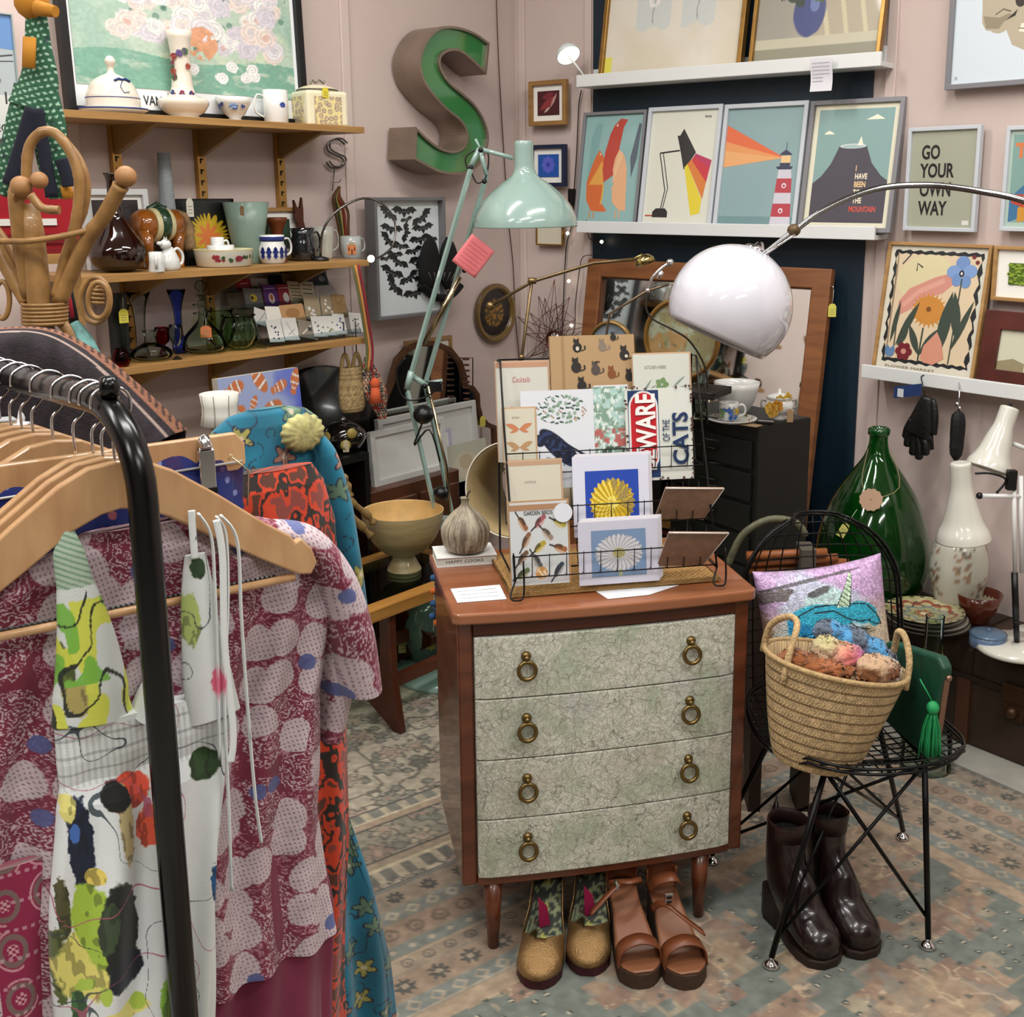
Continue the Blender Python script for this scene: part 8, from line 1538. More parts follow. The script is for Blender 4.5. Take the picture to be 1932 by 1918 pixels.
def sandal(label, toe, rz, var):
    p = G(toe[0], toe[1], .01); t = T('wedge_sandal', label, 'sandal', (p[0], p[1], .0095), rz, 'tan leather sandals under the chest')
    def w_(y): return .043*min(1, max(y, .0001)/.032)**.42 if y < .08 else .041-.011*min(1, (y-.08)/.08)
    def zs(y): return .032+.06*max(0, min(1, (y-.05)/.15))
    ys = [.001, .006, .015, .03, .05, .08, .11, .14, .17, .2, .222, .228]; mb = MB(); V = []
    for y in ys:
        w = w_(y)*(1 if y < .22 else .8); V += [(-w, y, 0 if y < .12 or y > .15 else .004), (w, y, 0 if y < .12 or y > .15 else .004), (w, y, zs(y)), (-w, y, zs(y))]
    fs = [(i*4+a, i*4+b, i*4+4+b, i*4+4+a) for i in range(len(ys)-1) for a, b in ((0, 1), (1, 2), (2, 3), (3, 0))]+[(0, 3, 2, 1), tuple(len(V)-4+k for k in range(4))]; mb.add(V, fs); mb.build('wedge_sole', M('#3f2c1e', .8, bump=.5, bs=90), t, bevel=.002)
    mb = MB(); mb.grid(lambda u, v: ((u-.5)*1.9*w_(.004+v*.218), .004+v*.218, zs(.004+v*.218)+.0025), 12, 30); mb.build('footbed', tan2, t, solid=.003)
    def strap(pts, wd_, nm='strap'): 
        P_ = smoothp(pts, 5); mb = MB(); V = []
        for q in P_: V += [(q[0], q[1]-wd_/2, q[2]), (q[0], q[1]+wd_/2, q[2])]
        mb.add(V, [(2*i, 2*i+1, 2*i+3, 2*i+2) for i in range(len(P_)-1)], 0, True); return mb.build(nm, tanm, t, solid=.0028)
    strap([(-.043, .045, .028), (-.036, .046, .062), (0, .045, .078), (.036, .046, .062), (.043, .045, .028)], .034)
    if var == 0:
        strap([(-.032, .19, .10), (-.034, .165, .125), (-.02, .135, .145), (0, .125, .150), (.024, .14, .142), (.033, .17, .12), (.030, .2, .10)], .016); strap([(-.02, .13, .145), (-.05, .115, .13), (-.085, .10, .105)], .015)
        MB().box((-.028, .128, .143), (.004, .02, .016)).build('buckle', CHR, t)
    else:
        strap([(-.036, .15, .08), (-.02, .12, .11), (.01, .085, .098), (.045, .062, .075)], .020); strap([(-.032, .19, .10), (-.02, .17, .13), (.012, .16, .14), (.034, .185, .11)], .034)
        t2 = MB().box((-.012, .112, .125), (.016, .004, .020)).box((-.012, .109, .119), (.010, .002, .004), mi=1).box((-.012, .109, .129), (.010, .002, .005), mi=1).build('buckle', [CHR, BLK], t)
    mb = MB(); mb.grid(lambda u, v: (.031*math.cos(PI*u), .2+.026*math.sin(PI*u), .095+.045*v*(1-.25*abs(u-.5))), 14, 5); mb.build('heel_counter', tanm, t, solid=.0025); return t
sandal('tan leather wedge sandal with strap hanging left over the gold shoe', (1215, 1866), 10, 0); sandal('tan leather wedge sandal with silver square buckle, rightmost shoe', (1303, 1868), 12, 1)
bt = M('#1c1010', .28, var=.3, vs=30, bump=.25, bs=30, coat=.3)
def boot(label, toe, rz):
    p = G(toe[0], toe[1], .01); t = T('ankle_boot', label, 'boot', (p[0], p[1], .0095), rz, 'brown ankle boots under the wire chair')
    secs = []
    for y, cz, rx, rz_ in ((.0, .035, .006, .006), (.004, .035, .022, .020), (.014, .037, .034, .030), (.03, .039, .042, .035), (.055, .044, .045, .040), (.085, .055, .043, .047), (.11, .070, .040, .055)): secs.append((0, y, cz, rx, rz_, 0))
    for y, z, rx, ry in ((.145, .10, .037, .062), (.165, .14, .035, .052), (.168, .18, .037, .045), (.165, .215, .040, .044), (.163, .235, .041, .046)): secs.append((0, y, z, rx, .0, ry))
    # transition: rotate the sections from upright to level
    S = []
    for i, (cx, cy, cz, rx, a, b) in enumerate(secs): S.append((cx, cy, cz, rx, a if i < 7 else (.038, .018, .006, .004, .01)[i-7], -b if i >= 7 else 0.0 if i < 5 else (-.012, -.035)[i-5]))
    tub('leather_shaft', S, bt, t, 28, cap=False); secs = [S[-1]]
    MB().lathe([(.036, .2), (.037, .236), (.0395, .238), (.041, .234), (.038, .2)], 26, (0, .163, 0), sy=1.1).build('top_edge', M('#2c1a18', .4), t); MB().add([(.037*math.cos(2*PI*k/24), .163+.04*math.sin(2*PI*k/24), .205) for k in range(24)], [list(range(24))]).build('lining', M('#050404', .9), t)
    ys = [(-.001, .015), (.006, .028), (.02, .042), (.05, .048), (.09, .045), (.12, .038)]; MB().prism([(w, y) for y, w in ys]+[(-w, y) for y, w in ys[::-1]], 0, .018, 'z').build('platform_sole', M('#22140f', .5, bump=.5, bs=60), t, bevel=.003)
    ys = [(.135, .03), (.15, .034), (.19, .034), (.215, .022)]; MB().prism([(w, y) for y, w in ys]+[(-w, y) for y, w in ys[::-1]], 0, .07, 'z').build('block_heel', M('#1a0f0c', .5), t, bevel=.003)
    MB().tube([(-.006, .212, .21), (0, .214, .238), (.004, .212, .262), (.008, .212, .238), (.01, .212, .21)], .004, 6, flat=.4).build('pull_tab', bt, t)
boot('dark brown leather ankle boot nearer the chest of drawers', (1568, 1826), 24); boot('dark brown leather ankle boot, right one of the pair under the chair', (1642, 1808), 22)
# ================= clothes rail in the foreground =================
ZRL = 1.268; RB0 = Vector((-.478, 1.232, 0)); rd = Vector((-.73, .684, 0)).normalized(); hdir = 38
t = T('clothes_rail', 'black tubular clothes rail with rounded corner in the left foreground', 'clothes rail', (RB0.x, RB0.y, 0)); blk = M('#040405', .22)
P_ = [Vector((0, 0, 0)), Vector((0, 0, .6)), Vector((0, 0, ZRL-.10))]+[Vector((0, 0, ZRL-.10))+rd*(.10*(1-math.cos(a)))+Vector((0, 0, .10*math.sin(a))) for a in [PI/2*k/8 for k in range(1, 9)]]+[rd*.9+Vector((0, 0, ZRL))]
MB().tube(P_, .0165, 20).build('rail_tube', blk, t); e_ = rd*1.0+Vector((0, 0, ZRL-.1)); MB().tube([rd*.9+Vector((0, 0, ZRL)), rd*.97+Vector((0, 0, ZRL-.03)), e_, rd*1.0], .0165, 16).build('rail_tube', blk, t)
MB().lathe([(.010, 0), (.012, .012), (.009, .022), (0, .025)], 16, rd*.06+Vector((0, 0, ZRL+.008))).build('end_knob', blk, t)
MB().tube([(-.25, -.2, .02), (.25, .2, .02)], .015, 12).build('base_bar', blk, t)
hw = wood('#a57c55', '#bd976c', .35, (30, 6, 6), 'hang', coat=.3)
HANG = [(0, -.066), (.03, -.070), (.06, -.086), (.11, -.125), (.16, -.168), (.19, -.19), (.196, -.20), (.203, -.196), (.216, -.212), (.222, -.232), (.214, -.246), (.198, -.243), (.15, -.212), (.10, -.177), (.05, -.140), (.02, -.126), (0, -.122)]
def hc(tt): return RB0+rd*(tt+.06)
def hanger(label, tt, bar=False, clip=False, rz=hdir, wm=None):
    c = hc(tt); t = T('clothes_hanger', label, 'hanger', (c.x, c.y, ZRL), rz, 'wooden hangers on the black rail'); m = wm or hw
    MB().tube(smoothp([(0, 0, -.075), (0, 0, -.04), (.012, 0, -.026), (.0215, 0, -.006), (.018, 0, .012), (0, 0, .0205), (-.018, 0, .012), (-.0215, 0, -.004)], 4), .0018, 8).build('hook', CHR, t)
    if clip:
        MB().prism([(-.21, -.105), (-.2, -.075), (.2, -.075), (.212, -.09), (.212, -.118), (.2, -.125), (-.2, -.125), (-.212, -.115)], -.006, .006).build('body', m, t, bevel=.002)
        MB().tube([(-.205, -.009, -.113), (.205, -.009, -.113)], .0018, 6).build('clip_wire', M('#c9c9c6', .3, .6), t)
        for s_ in (-1, 1): MB().box((s_*.155, -.012, -.115), (.021, .010, .05)).tube([(s_*.155, -.018, -.088), (s_*.155, -.012, -.078), (s_*.155, -.004, -.088)], .009, 8).box((s_*.155, -.011, -.147), (.023, .014, .016), mi=1).build('metal_clip', [CHR, BLK], t, bevel=.001)
        return t
    MB().prism([(x*1.06, z) for x, z in HANG]+[(-x*1.06, z) for x, z in HANG[::-1][1:-1]], -.0065, .0065).build('body', m, t, bevel=.0025)
    if bar: MB().tube([(-.205, 0, -.247), (.205, 0, -.247)], .0055, 10).build('trouser_bar', m, t); MB().tube([(-.18+.36*k/120, 0, -.2405+.0012*(k % 2)) for k in range(121)], .0016, 4, sm=False).build('grip_strip', BLK, t)
    return t
T1, T2_, T3, T4, T5, T6 = .0, .055, .105, .165, .225, .10
hanger('nearest wooden hanger with ribbed trouser bar, carrying the white floral dress', T1, bar=True, rz=36)
hanger('second wooden hanger, directly behind the one with the floral dress', .03, rz=37)
hanger('wooden hanger inside the burgundy patterned tunic', T2_, bar=True, rz=38)
hanger('flat wooden clip hanger gripping the navy skirt', T3, clip=True, rz=40)
hanger('wooden hanger inside the orange and black dress', T4, rz=41)
hanger('wooden hanger inside the teal floral kimono', T5, rz=43)
for k, lab in enumerate(('wooden hanger behind the teal kimono', 'wooden hanger with white ribbons on it', 'wooden hanger next to the white lace top', 'wooden hanger before the dark cardigan', 'wooden hanger second before the dark cardigan')): hanger(lab, .26+.035*k, rz=40+2*k)
def hp(px, py, c, rz):
    q = PW(px, py, c.x, c.y, rz); return (q[0]-c.x)*math.cos(math.radians(rz))+(q[1]-c.y)*math.sin(math.radians(rz)), q[2]
def garment(name, label, cat, tt, rz, rows, fold, paint, nu=180, nv=220, ph=0., part='fabric', flare=0.):
    c = hc(tt); t = T(name, label, cat, (c.x, c.y, 0), rz, None)
    R_ = []
    for y, xl, xr, hd in rows:
        xm = (xl+xr)/2; z = hp(xm, y, c, rz)[1]; R_.append((z, hp(xl, y, c, rz)[0], hp(xr, y, c, rz)[0], hd*.68))
    Z = [r[0] for r in R_][::-1]; f_ = lambda j: (lambda z: float(np.interp(z, Z, [r[j] for r in R_][::-1])))
    zt, zb = R_[0][0], R_[-1][0]; fl, fr, fd = f_(1), f_(2), f_(3)
    def g(u, v):
        z = zt+(zb-zt)*v; a, b, hd = fl(z), fr(z), fd(z); k = PI*u/.78 if u < .78 else PI+PI*(u-.78)/.22; cx = (a+b)/2; hw_ = (b-a)/2; s_ = -math.cos(k); dep = -math.sin(k)
        q = min(1, v*2.5+.1); w_ = fold*q*(math.sin(s_*hw_*95+ph+v*2.2)+.6*math.sin(s_*hw_*41+ph*2-v*3))*abs(dep)**.4
        return (cx+hw_*s_+fold*q*.5*math.sin(v*9+ph)*(abs(s_) > .9), (abs(dep)**.8*(1 if dep > 0 else -1))*hd+w_, z)
    mb = MB(); mb.grid(g, nu, nv, cu=True); n_ = nu
    mb.f.append(list(range(n_))); mb.m.append(0); mb.s.append(False)
    o = mb.build(part, vcm(.88, bump=.25, bs=900, sheen=.15), t, paint=lambda P: paint(P[:, 0], P[:, 2], P[:, 1])*1.); return t, c
def sleeve(t, c, rz, pts, rr, paint, off=0., name='sleeve', flat=.6):
    P_ = []
    for x, y in pts: s_, z = hp(x, y, c, rz); P_.append((s_, off, z))
    P_ = smoothp(P_, 34 if rr[-1] > .01 or len(rr) > 4 else 10); n = len(P_); rs = [float(np.interp(i/(n-1), np.linspace(0, 1, len(rr)), rr)) for i in range(n)]
    mb = MB().tube(P_, rs, 130 if max(rr) > .01 else 14, flat=flat); mb.build(name, vcm(.88, bump=.25, bs=900, sheen=.15), t, paint=lambda P: paint(P[:, 0], P[:, 2], P[:, 1]))
def seg(c, x, z, P_, w, col, al=1.):
    for (x0, z0), (x1, z1) in zip(P_, P_[1:]):
        L = (x1-x0)**2+(z1-z0)**2+1e-9; t_ = np.clip(((x-x0)*(x1-x0)+(z-z0)*(z1-z0))/L, 0, 1); c = mixc(c, col, (np.hypot(x-x0-t_*(x1-x0), z-z0-t_*(z1-z0)) < w)*al)
    return c
# --- fabrics (printed patterns, metres on the cloth)
def burgundy(x, z, y=None):
    d1_, d2_, i_, ox, oy = cells(x/.047+.3*(y > 0 if y is not None else 0), z/.05, 3, .55); c = full(x, '#6e1f36'); white_ = '#bfb2b6'; a = np.arctan2(oy, ox)
    A2 = (i_ > .36) & (d1_ < .50+.03*np.sin(a*3)); B2 = (i_ <= .36)
    c = mixc(c, white_, A2*.95); dots_ = (np.sin(x*1150+z*240) > .45) & (np.sin(z*1000-x*160) > .0); c = mixc(c, '#5f3f50', (A2 & dots_)*.65)
    sq = np.abs(np.sin(d1_*26+fbm(x*190, z*190, 4, 2)*7)) < .42; c = mixc(c, '#c4b0b8', (B2 & sq & (d1_ < .62))*.9)
    m2 = (i_ > .36) & ~A2 & (np.abs(fbm(x*260, z*260, 9, 2)-.5) < .06); c = mixc(c, '#b8909c', m2*.8)
    e1_, e2_, ei, *_r = cells(x/.085, z/.085, 8, .9); c = mixc(c, '#4a5588', (e1_ < .13)*(ei > .35)*.9); return c*(.92+.14*fbm(x*60, z*60, 2, 2))[:, None]
def orange(x, z, y=None): f = fbm(x*44, z*28, 5, 3); c = full(x, '#c23a18'); c = mixc(c, '#221a14', (np.abs(f-.5) < .06)*1.); c = mixc(c, '#7a3a34', (f > .66)*.9); return mixc(c, '#3a2a20', (f < .36)*.8)
def teal(x, z, y=None):
    c = mixc(full(x, '#16708c'), '#0f5a70', ste(.5, fbm(x*8, z*8, 2), .2)); d1_, d2_, i_, ox, oy = cells(x/.052, z/.052, 6, .9); a = np.arctan2(oy, ox); pr = .27+.10*np.cos(a*5+i_*6)
    m = (d1_ < pr) & (i_ > .12); c = mixc(c, '#a99c4a', (m & (i_ > .8))*.9); c = mixc(c, '#b0705a', (m & (i_ <= .8) & (i_ > .55))*.85); c = mixc(c, '#6f7f5a', (m & (i_ <= .55))*.8); c = mixc(c, '#1f1a2c', ((np.abs(d1_-pr) < .035) & (i_ > .12))*.85)
    c = mixc(c, '#c9b7a4', ((d1_ < .08) & (i_ > .35))*.9); f = fbm(x*22, z*22, 3, 2); return mixc(c, '#20283c', (np.abs(f-.5) < .012)*.8)
def navy_(x, z, y=None): c = full(x, '#0e2068'); d1_, d2_, i_, *_r = cells(x/.022, z/.026, 4, .9); c = mixc(c, '#8f96c0', ((d1_ < .16) & (i_ > .5))*.8); c = mixc(c, '#a85a5a', ((d1_ < .22) & (i_ < .12))*.9); c = mixc(c, '#3a184a', ste(.74, fbm(x*14, z*6, 3, 2), .05)*.7); return c
def magenta(x, z, y=None):
    c = full(x, '#84103e'); d1_, d2_, i_, *_r = cells(x/.045, z/.06, 3, .2); c = mixc(c, '#6f6058', (np.abs(d1_-.3) < .06)*.9); c = mixc(c, '#c9a0a4', ((np.abs(d1_-.42) < .025) & (np.sin(np.arctan2(z, x)*80) > 0))*.8)
    c = mixc(c, '#c9a0a4', (d1_ < .14)*(np.sin(x*900)*np.sin(z*900) > 0)*.9); b = np.sin(z/.018*PI); return mixc(c, '#b8959a', (b > .93)*(np.sin(x*700) > 0)*.8)
c1 = hc(T1); rz1 = 36
BL = [(120, 1260, 14, 60, .1, '#5c6a30'), (140, 1310, 22, 40, .3, '#a89a5a'), (235, 1480, 40, 38, 0, '#cf4a34'), (275, 1545, 26, 48, 0, '#d8573a'), (228, 1540, 13, 90, 0, '#b9a878'), (208, 1490, 24, 34, .3, '#12120f'), (146, 1580, 22, 105, 0, '#0d1830'), (134, 1560, 9, 22, 0, '#3f68b0'), (122, 1515, 13, 30, 0, '#d8cf7a'), (112, 1700, 12, 70, 0, '#4a4a26'),
 (106, 1810, 14, 90, 0, '#55602e'), (150, 1800, 52, 80, 0, '#d9d070'), (215, 1880, 50, 26, 0, '#dcd47c'), (168, 1720, 34, 92, .12, '#9dba3c'), (170, 1635, 18, 18, 0, '#e0c860'), (214, 1730, 34, 112, -.05, '#12170f'), (190, 1720, 16, 60, -.2, '#33452a'), (222, 1800, 34, 40, 0, '#0e1420'), (150, 1835, 18, 12, .5, '#a8c24a'), (182, 1840, 10, 22, 0, '#a8c24a'), (245, 1860, 14, 22, .3, '#a8c24a'), (140, 1880, 12, 40, 0, '#3f6a3a'), (180, 1910, 22, 18, 0, '#3a5c34'), (300, 1860, 16, 60, 0, '#8cbc48'), (335, 1880, 14, 60, 0, '#0f1e3a'),
 (400, 1275, 12, 30, 0, '#dd6a88'), (378, 1432, 30, 36, .4, '#27401c'), (395, 1650, 10, 48, 0, '#1b4f80'), (404, 1640, 6, 30, 0, '#3f9fc8'), (350, 1160, 18, 60, 0, '#a8b86a'), (365, 1065, 14, 24, 0, '#2c4426')]
BLs = [(hp(x, y, c1, rz1), rx*.00056, ry*.00057, ro, k) for x, y, rx, ry, ro, k in BL]
def floral(x, z, y=None):
    c = mixc(full(x, '#d5d9da'), '#c4cac2', ste(.5, fbm(x*12, z*5, 2, 2), .3)*.5)
    for i, ((sx, sz), rx, rz_, ro, k) in enumerate(BLs): b_, rr, dx, dy = blob(x, z, sx, sz, rx*1.15, rz_, ro, .22, i, .1); c = mixc(c, rgb(k)*1., b_); c = mixc(c, rgb(k)*.55, b_*(fbm(x*160, z*60, i, 2) > .6)*.6)
    f = fbm(x*16+4, z*13, 31, 2); c = mixc(c, '#a8506a', ((np.abs(f-.5) < .005) & (z < .95))*.8); f = fbm(x*18, z*15, 41, 2); return mixc(c, '#26343a', (np.abs(f-.47) < .0045)*.8)
def bodice(x, z, y=None): c = floral(x, z); zz = z/.021; m = (z > ZS0) & (z < ZS1); return np.clip(c*(1-.10*m*(np.sin(x*900) > .2)-.16*m*(np.abs(zz-np.round(zz)) < .08))[:, None], 0, 1)
ZS0, ZS1 = hp(260, 1448, c1, rz1)[1], hp(260, 1345, c1, rz1)[1]
tD, cD = garment('white_floral_dress', 'white sleeveless dress printed with lilies, poppies and black leaves, nearest garment', 'dress', T1, rz1, [(1335, 97, 428, .020), (1400, 99, 436, .022), (1440, 104, 425, .018), (1480, 98, 424, .035), (1700, 94, 412, .05), (1918, 90, 400, .06), (2150, 84, 392, .065)], .010, bodice, 460, 760, 1.)
def strapp(x, z, y=None): c = floral(x, z); sx, sz = hp(130, 1050, c1, rz1); m = z > sz-.035; c = mixc(c, '#a9bba6', m*1.); c = mixc(c, '#6f8f7a', (m & (np.sin(z*900+x*500) > .3))*.9); c = mixc(c, '#c9cf4a', ((z < sz-.05) & (z > sz-.21) & (fbm(x*40, z*18, 3, 2) > .46))*.95); c = mixc(c, '#6fae3c', ((z < sz-.05) & (z > sz-.15) & (fbm(x*40, z*18, 7, 2) > .55))*.9); return mixc(c, '#1c2018', ((np.abs(fbm(x*30, z*16, 9, 2)-.5) < .02) & (z < sz-.04))*.9)
sleeve(tD, cD, rz1, [(122, 985), (128, 1040), (140, 1100), (160, 1200), (170, 1300), (168, 1360)], [.004, .017, .020, .032, .042, .042], strapp, -.004, 'left_strap', .3)
sleeve(tD, cD, rz1, [(205, 1360), (195, 1300), (170, 1180)], [.030, .026, .01], strapp, .004, 'left_strap', .3)
sleeve(tD, cD, rz1, [(362, 1040), (366, 1100), (372, 1180), (385, 1270), (400, 1345)], [.012, .019, .023, .030, .032], floral, -.012, 'right_strap', .3)
sleeve(tD, cD, rz1, [(300, 1270), (280, 1300), (262, 1350)], [.008, .022, .03], floral, .0, 'bodice_side', .3)
for k, P_ in enumerate((((350, 955), (352, 990), (356, 1045)), ((362, 960), (385, 1000), (392, 1080), (398, 1250), (402, 1430)), ((395, 965), (412, 1000), (416, 1120), (410, 1300), (418, 1500), (424, 1660)), ((402, 962), (432, 1010), (440, 1150), (452, 1320), (466, 1480), (478, 1570)), ((392, 970), (404, 1040), (408, 1200), (424, 1360), (420, 1420)))):
    sleeve(tD, cD, rz1, P_, [.0045]*3, floral, -.022-.002*k, 'tie_strap', .35)
tG, cG = garment('burgundy_tunic', 'burgundy and lilac-white circle patterned tunic dress behind the white floral dress', 'dress', T2_, 38, [(985, 150, 420, .02), (1030, 40, 540, .04), (1080, -60, 622, .05), (1250, -140, 640, .055), (1400, -150, 612, .05), (1650, -150, 598, .06), (1908, -150, 644, .07)], .010, burgundy, 460, 620, 2.)
sleeve(tG, cG, 38, [(470, 985), (560, 1010), (615, 1080), (645, 1180), (662, 1285)], [.012, .038, .046, .052, .05], burgundy, -.02, 'sleeve', .55)
sleeve(tG, cG, 38, [(560, 1080), (620, 1180), (640, 1290), (630, 1400)], [.03, .045, .045, .03], burgundy, .02, 'sleeve', .5)
garment('burgundy_slip', 'plain dark burgundy underskirt showing below the patterned tunic hem', 'skirt', T2_+.003, 38, [(1500, -120, 580, .03), (1850, -120, 632, .05), (2150, -120, 640, .055)], .008, lambda x, z, y=None: full(x, '#701c3c'), 120, 60, 3., 'fabric')
tN, cN = garment('navy_skirt', 'navy blue skirt with tiny print clipped by its waistband', 'skirt', T3, 40, [(868, -70, 466, .006), (900, -74, 464, .012), (1000, -80, 462, .02), (1350, -90, 470, .03)], .005, navy_, 420, 260, 4.)
f_ = lambda x, y: (lambda q: (q[0], -.028, q[1]))(hp(x, y, cN, 40)); MB().tube([f_(420, 855), f_(452, 880), f_(450, 945)], .0012, 6).tube([f_(418, 850), f_(426, 858), f_(414, 860)], .001, 6, closed=True).build('safety_pin', M('#c0b089', .3, .9), tN)
garment('orange_dress', 'vivid orange and black patterned dress behind the burgundy tunic', 'dress', T4, 41, [(884, 440, 588, .02), (920, 400, 610, .035), (1000, 360, 632, .04), (1390, 300, 652, .04), (1650, 300, 668, .045), (1918, 300, 655, .05), (2100, 300, 655, .05)], .009, orange, 260, 420, 5.)
tK, cK = garment('teal_kimono', 'teal blue kimono with scattered flowers hanging behind the orange dress', 'kimono', T5, 43, [(769, 470, 535, .012), (778, 430, 575, .022), (800, 400, 600, .03), (950, 300, 618, .04), (1200, 300, 640, .04), (1600, 300, 660, .04), (1750, 300, 700, .05), (1918, 300, 735, .055), (2100, 300, 752, .06)], .010, teal, 300, 520, 6.)
sleeve(tK, cK, 43, [(565, 800), (598, 850), (624, 950), (650, 1090), (678, 1238)], [.015, .036, .042, .038, .026], teal, -.01, 'sleeve', .5)
f_ = hp(560, 802, cK, 43); MB().lathe([(0, 0), (.030, .002), (.036, .010), (.028, .018), (.012, .022), (0, .020)], 60, (f_[0]-.01, -.024, f_[1]-.005), R=Matrix.Rotation(PI/2, 3, 'X'), wob=lambda a, z: 1+.05*math.sin(a*15), sy=.8).build('fabric_rosette', M('#a39d68', .8, var=.4, vs=90), tK)
garment('magenta_scarf', 'magenta printed scarf hanging at the bottom left corner', 'scarf', .012, 34, [(1640, -120, 92, .012), (1800, -120, 94, .014), (2100, -120, 96, .014)], .004, magenta, 240, 300, 7.)
for i in [1]:
    c = hc(.33); t = T('white_lace_top', 'white lace and ribbon top bunched on the rail at the far left', 'top', (c.x, c.y, ZRL-.12), 40); mb = MB(); r = random.Random(5)
    for k in range(9): mb.tube(smoothp([(r.uniform(-.2, .03), r.uniform(-.03, .02), r.uniform(-.0, .06)) for _ in range(5)], 4), .008+.006*r.random(), 8, flat=.25)
    mb.build('ribbons', M('#cfd2d4', .7, bump=.5, bs=200), t)
# dark cardigan with tan trim, shoulders arched
c = hc(.44); t = T('dark_cardigan', 'very dark brown knitted cardigan with tan embroidered edge arched over the rail', 'cardigan', (c.x, c.y, 0), 22)
rg = [(-140, 660), (-40, 628), (40, 618), (110, 626), (180, 662), (240, 708), (300, 762), (352, 812)]; rg = [hp(x, y, c, 22) for x, y in rg]; rg = smoothp([(a, 0, b) for a, b in rg], 6); N = len(rg)
def cg(u, v):
    i_ = min(int(u*(N-1)), N-2); p = Vector(rg[i_]).lerp(Vector(rg[i_+1]), u*(N-1)-i_); a = v*PI*1.0; r_ = .06; dn = max(0, abs(v-.5)-.25)*1.3; k = .010*math.sin(v*17+u*3)*(.3+abs(v-.5)); return (p[0]-.25*max(0, (v < .5)*(0.5-v))*u*1.0, -math.cos(a)*(r_+k)+0, p[2]-r_*(1-math.sin(a))-dn)
def cgp(P):
    c_ = full(P[:, 0], '#201a1e'); c_ = mixc(c_, '#2c2429', ste(.5, fbm(P[:, 0]*60, P[:, 2]*60, 2), .2)); zt_ = np.interp(P[:, 0], [q[0] for q in rg], [q[2] for q in rg]); d = zt_-P[:, 2]
    m = (np.abs(P[:, 1]) < .035); e = P[:, 1]/.007; c_ = mixc(c_, '#8d5f48', (m & (P[:, 0] > -.02) & (P[:, 1] > -.012) & (P[:, 1] < .012))*.95); c_ = mixc(c_, '#20181a', (m & (np.abs(P[:, 1]+.002) < .006) & (np.sin(P[:, 0]*700) > .2))*.9); return mixc(c_, '#a8948a', (np.abs(P[:, 1]+.022) < .0018)*.9)
mb = MB(); mb.grid(cg, 140, 120); mb.build('knitted_body', vcm(.95, bump=.5, bs=300), t, paint=cgp, solid=.003)
# ---------- bamboo coat stand with balls ----------
YS = 1.95; cn = M('#8f6a3c', .45, var=.22, vs=35, coat=.2); t = T('bamboo_coat_stand', 'cane and bamboo coat stand with ball-ended pegs and loops at the left', 'coat stand', (A(85, 640, YS)[0], YS, 0)); o0 = Vector(t.location); g = lambda x, y, d=0.: Vector(A(x, y, YS+d))-o0
def cane(pts, r, name, n=12): 
    P_ = smoothp([g(*p) for p in pts], 6); MB().tube(P_, [r*(1+.10*(i % 9 == 0)) for i in range(len(P_))], n).build(name, cn, t)
MB().tube([g(48, 385), g(60, 440), g(78, 600), Vector((0, 0, .9)), Vector((0, 0, .02))], .020, 16).build('pole', cn, t)
cane([(52, 360), (50, 320), (56, 275), (78, 250), (105, 252), (132, 285), (148, 330), (148, 380), (140, 430), (122, 490), (105, 560)], .0085, 'arched_loop'); cane([(120, 262, .03), (150, 300, .03), (165, 350, .03), (158, 400, .03), (145, 430, .03)], .006, 'arched_loop')
cane([(228, 350, -.03), (195, 410, -.02), (160, 460, -.01), (112, 570)], .0125, 'peg'); cane([(40, 370, -.03), (30, 375, -.02), (52, 560)], .0125, 'peg'); cane([(58, 368, -.05), (80, 392, -.05), (112, 396, -.05)], .007, 'peg'); cane([(-20, 440), (10, 500), (50, 570)], .0115, 'peg'); cane([(-20, 420, .03), (15, 470, .03), (60, 565, .02)], .010, 'peg')
cane([(0, 455, -.03), (40, 455, -.04), (75, 452, -.04), (120, 445, -.03), (165, 435, -.02)], .005, 'cross_ring')
for x, y, r_ in ((237, 333, .0175), (40, 352, .0175), (74, 340, .014)): MB().ball(g(x, y, -.03), r_, 18).build('ball', M('#9a6f44', .5, var=.1), t)
for k in range(6): MB().tube([g(84, 573+k*6)+Vector((.036*math.cos(2*PI*j/20), .03*math.sin(2*PI*j/20), -.001*k)) for j in range(20)], .0032, 6, closed=True).build('binding', cn, t)
for cx, rx, ry, d in ((180, 28, 43, -.04), (186, 20, 34, -.06), (4, 14, 35, 0)): MB().tube([g(cx+rx*math.cos(2*PI*j/28), 566+ry*math.sin(2*PI*j/28), d) for j in range(28)], .0045, 8, closed=True).build('ring_hook', cn, t)
MB().tube([g(181, 540, -.05)+Vector((.01*math.cos(j), .01*math.sin(j), -.0022*j*.5)) for j in range(28)], .0032, 6).build('binding', cn, t); cane([(60, 600), (48, 640), (20, 700)], .009, 'brace'); cane([(105, 600), (130, 625), (165, 690)], .009, 'brace')
for a in range(4): MB().tube(smoothp([Vector((0, 0, .35)), Vector((.1*math.cos(a*PI/2+.4), .1*math.sin(a*PI/2+.4), .2)), Vector((.2*math.cos(a*PI/2+.4), .2*math.sin(a*PI/2+.4), .012))], 4), .012, 10).build('foot', cn, t)
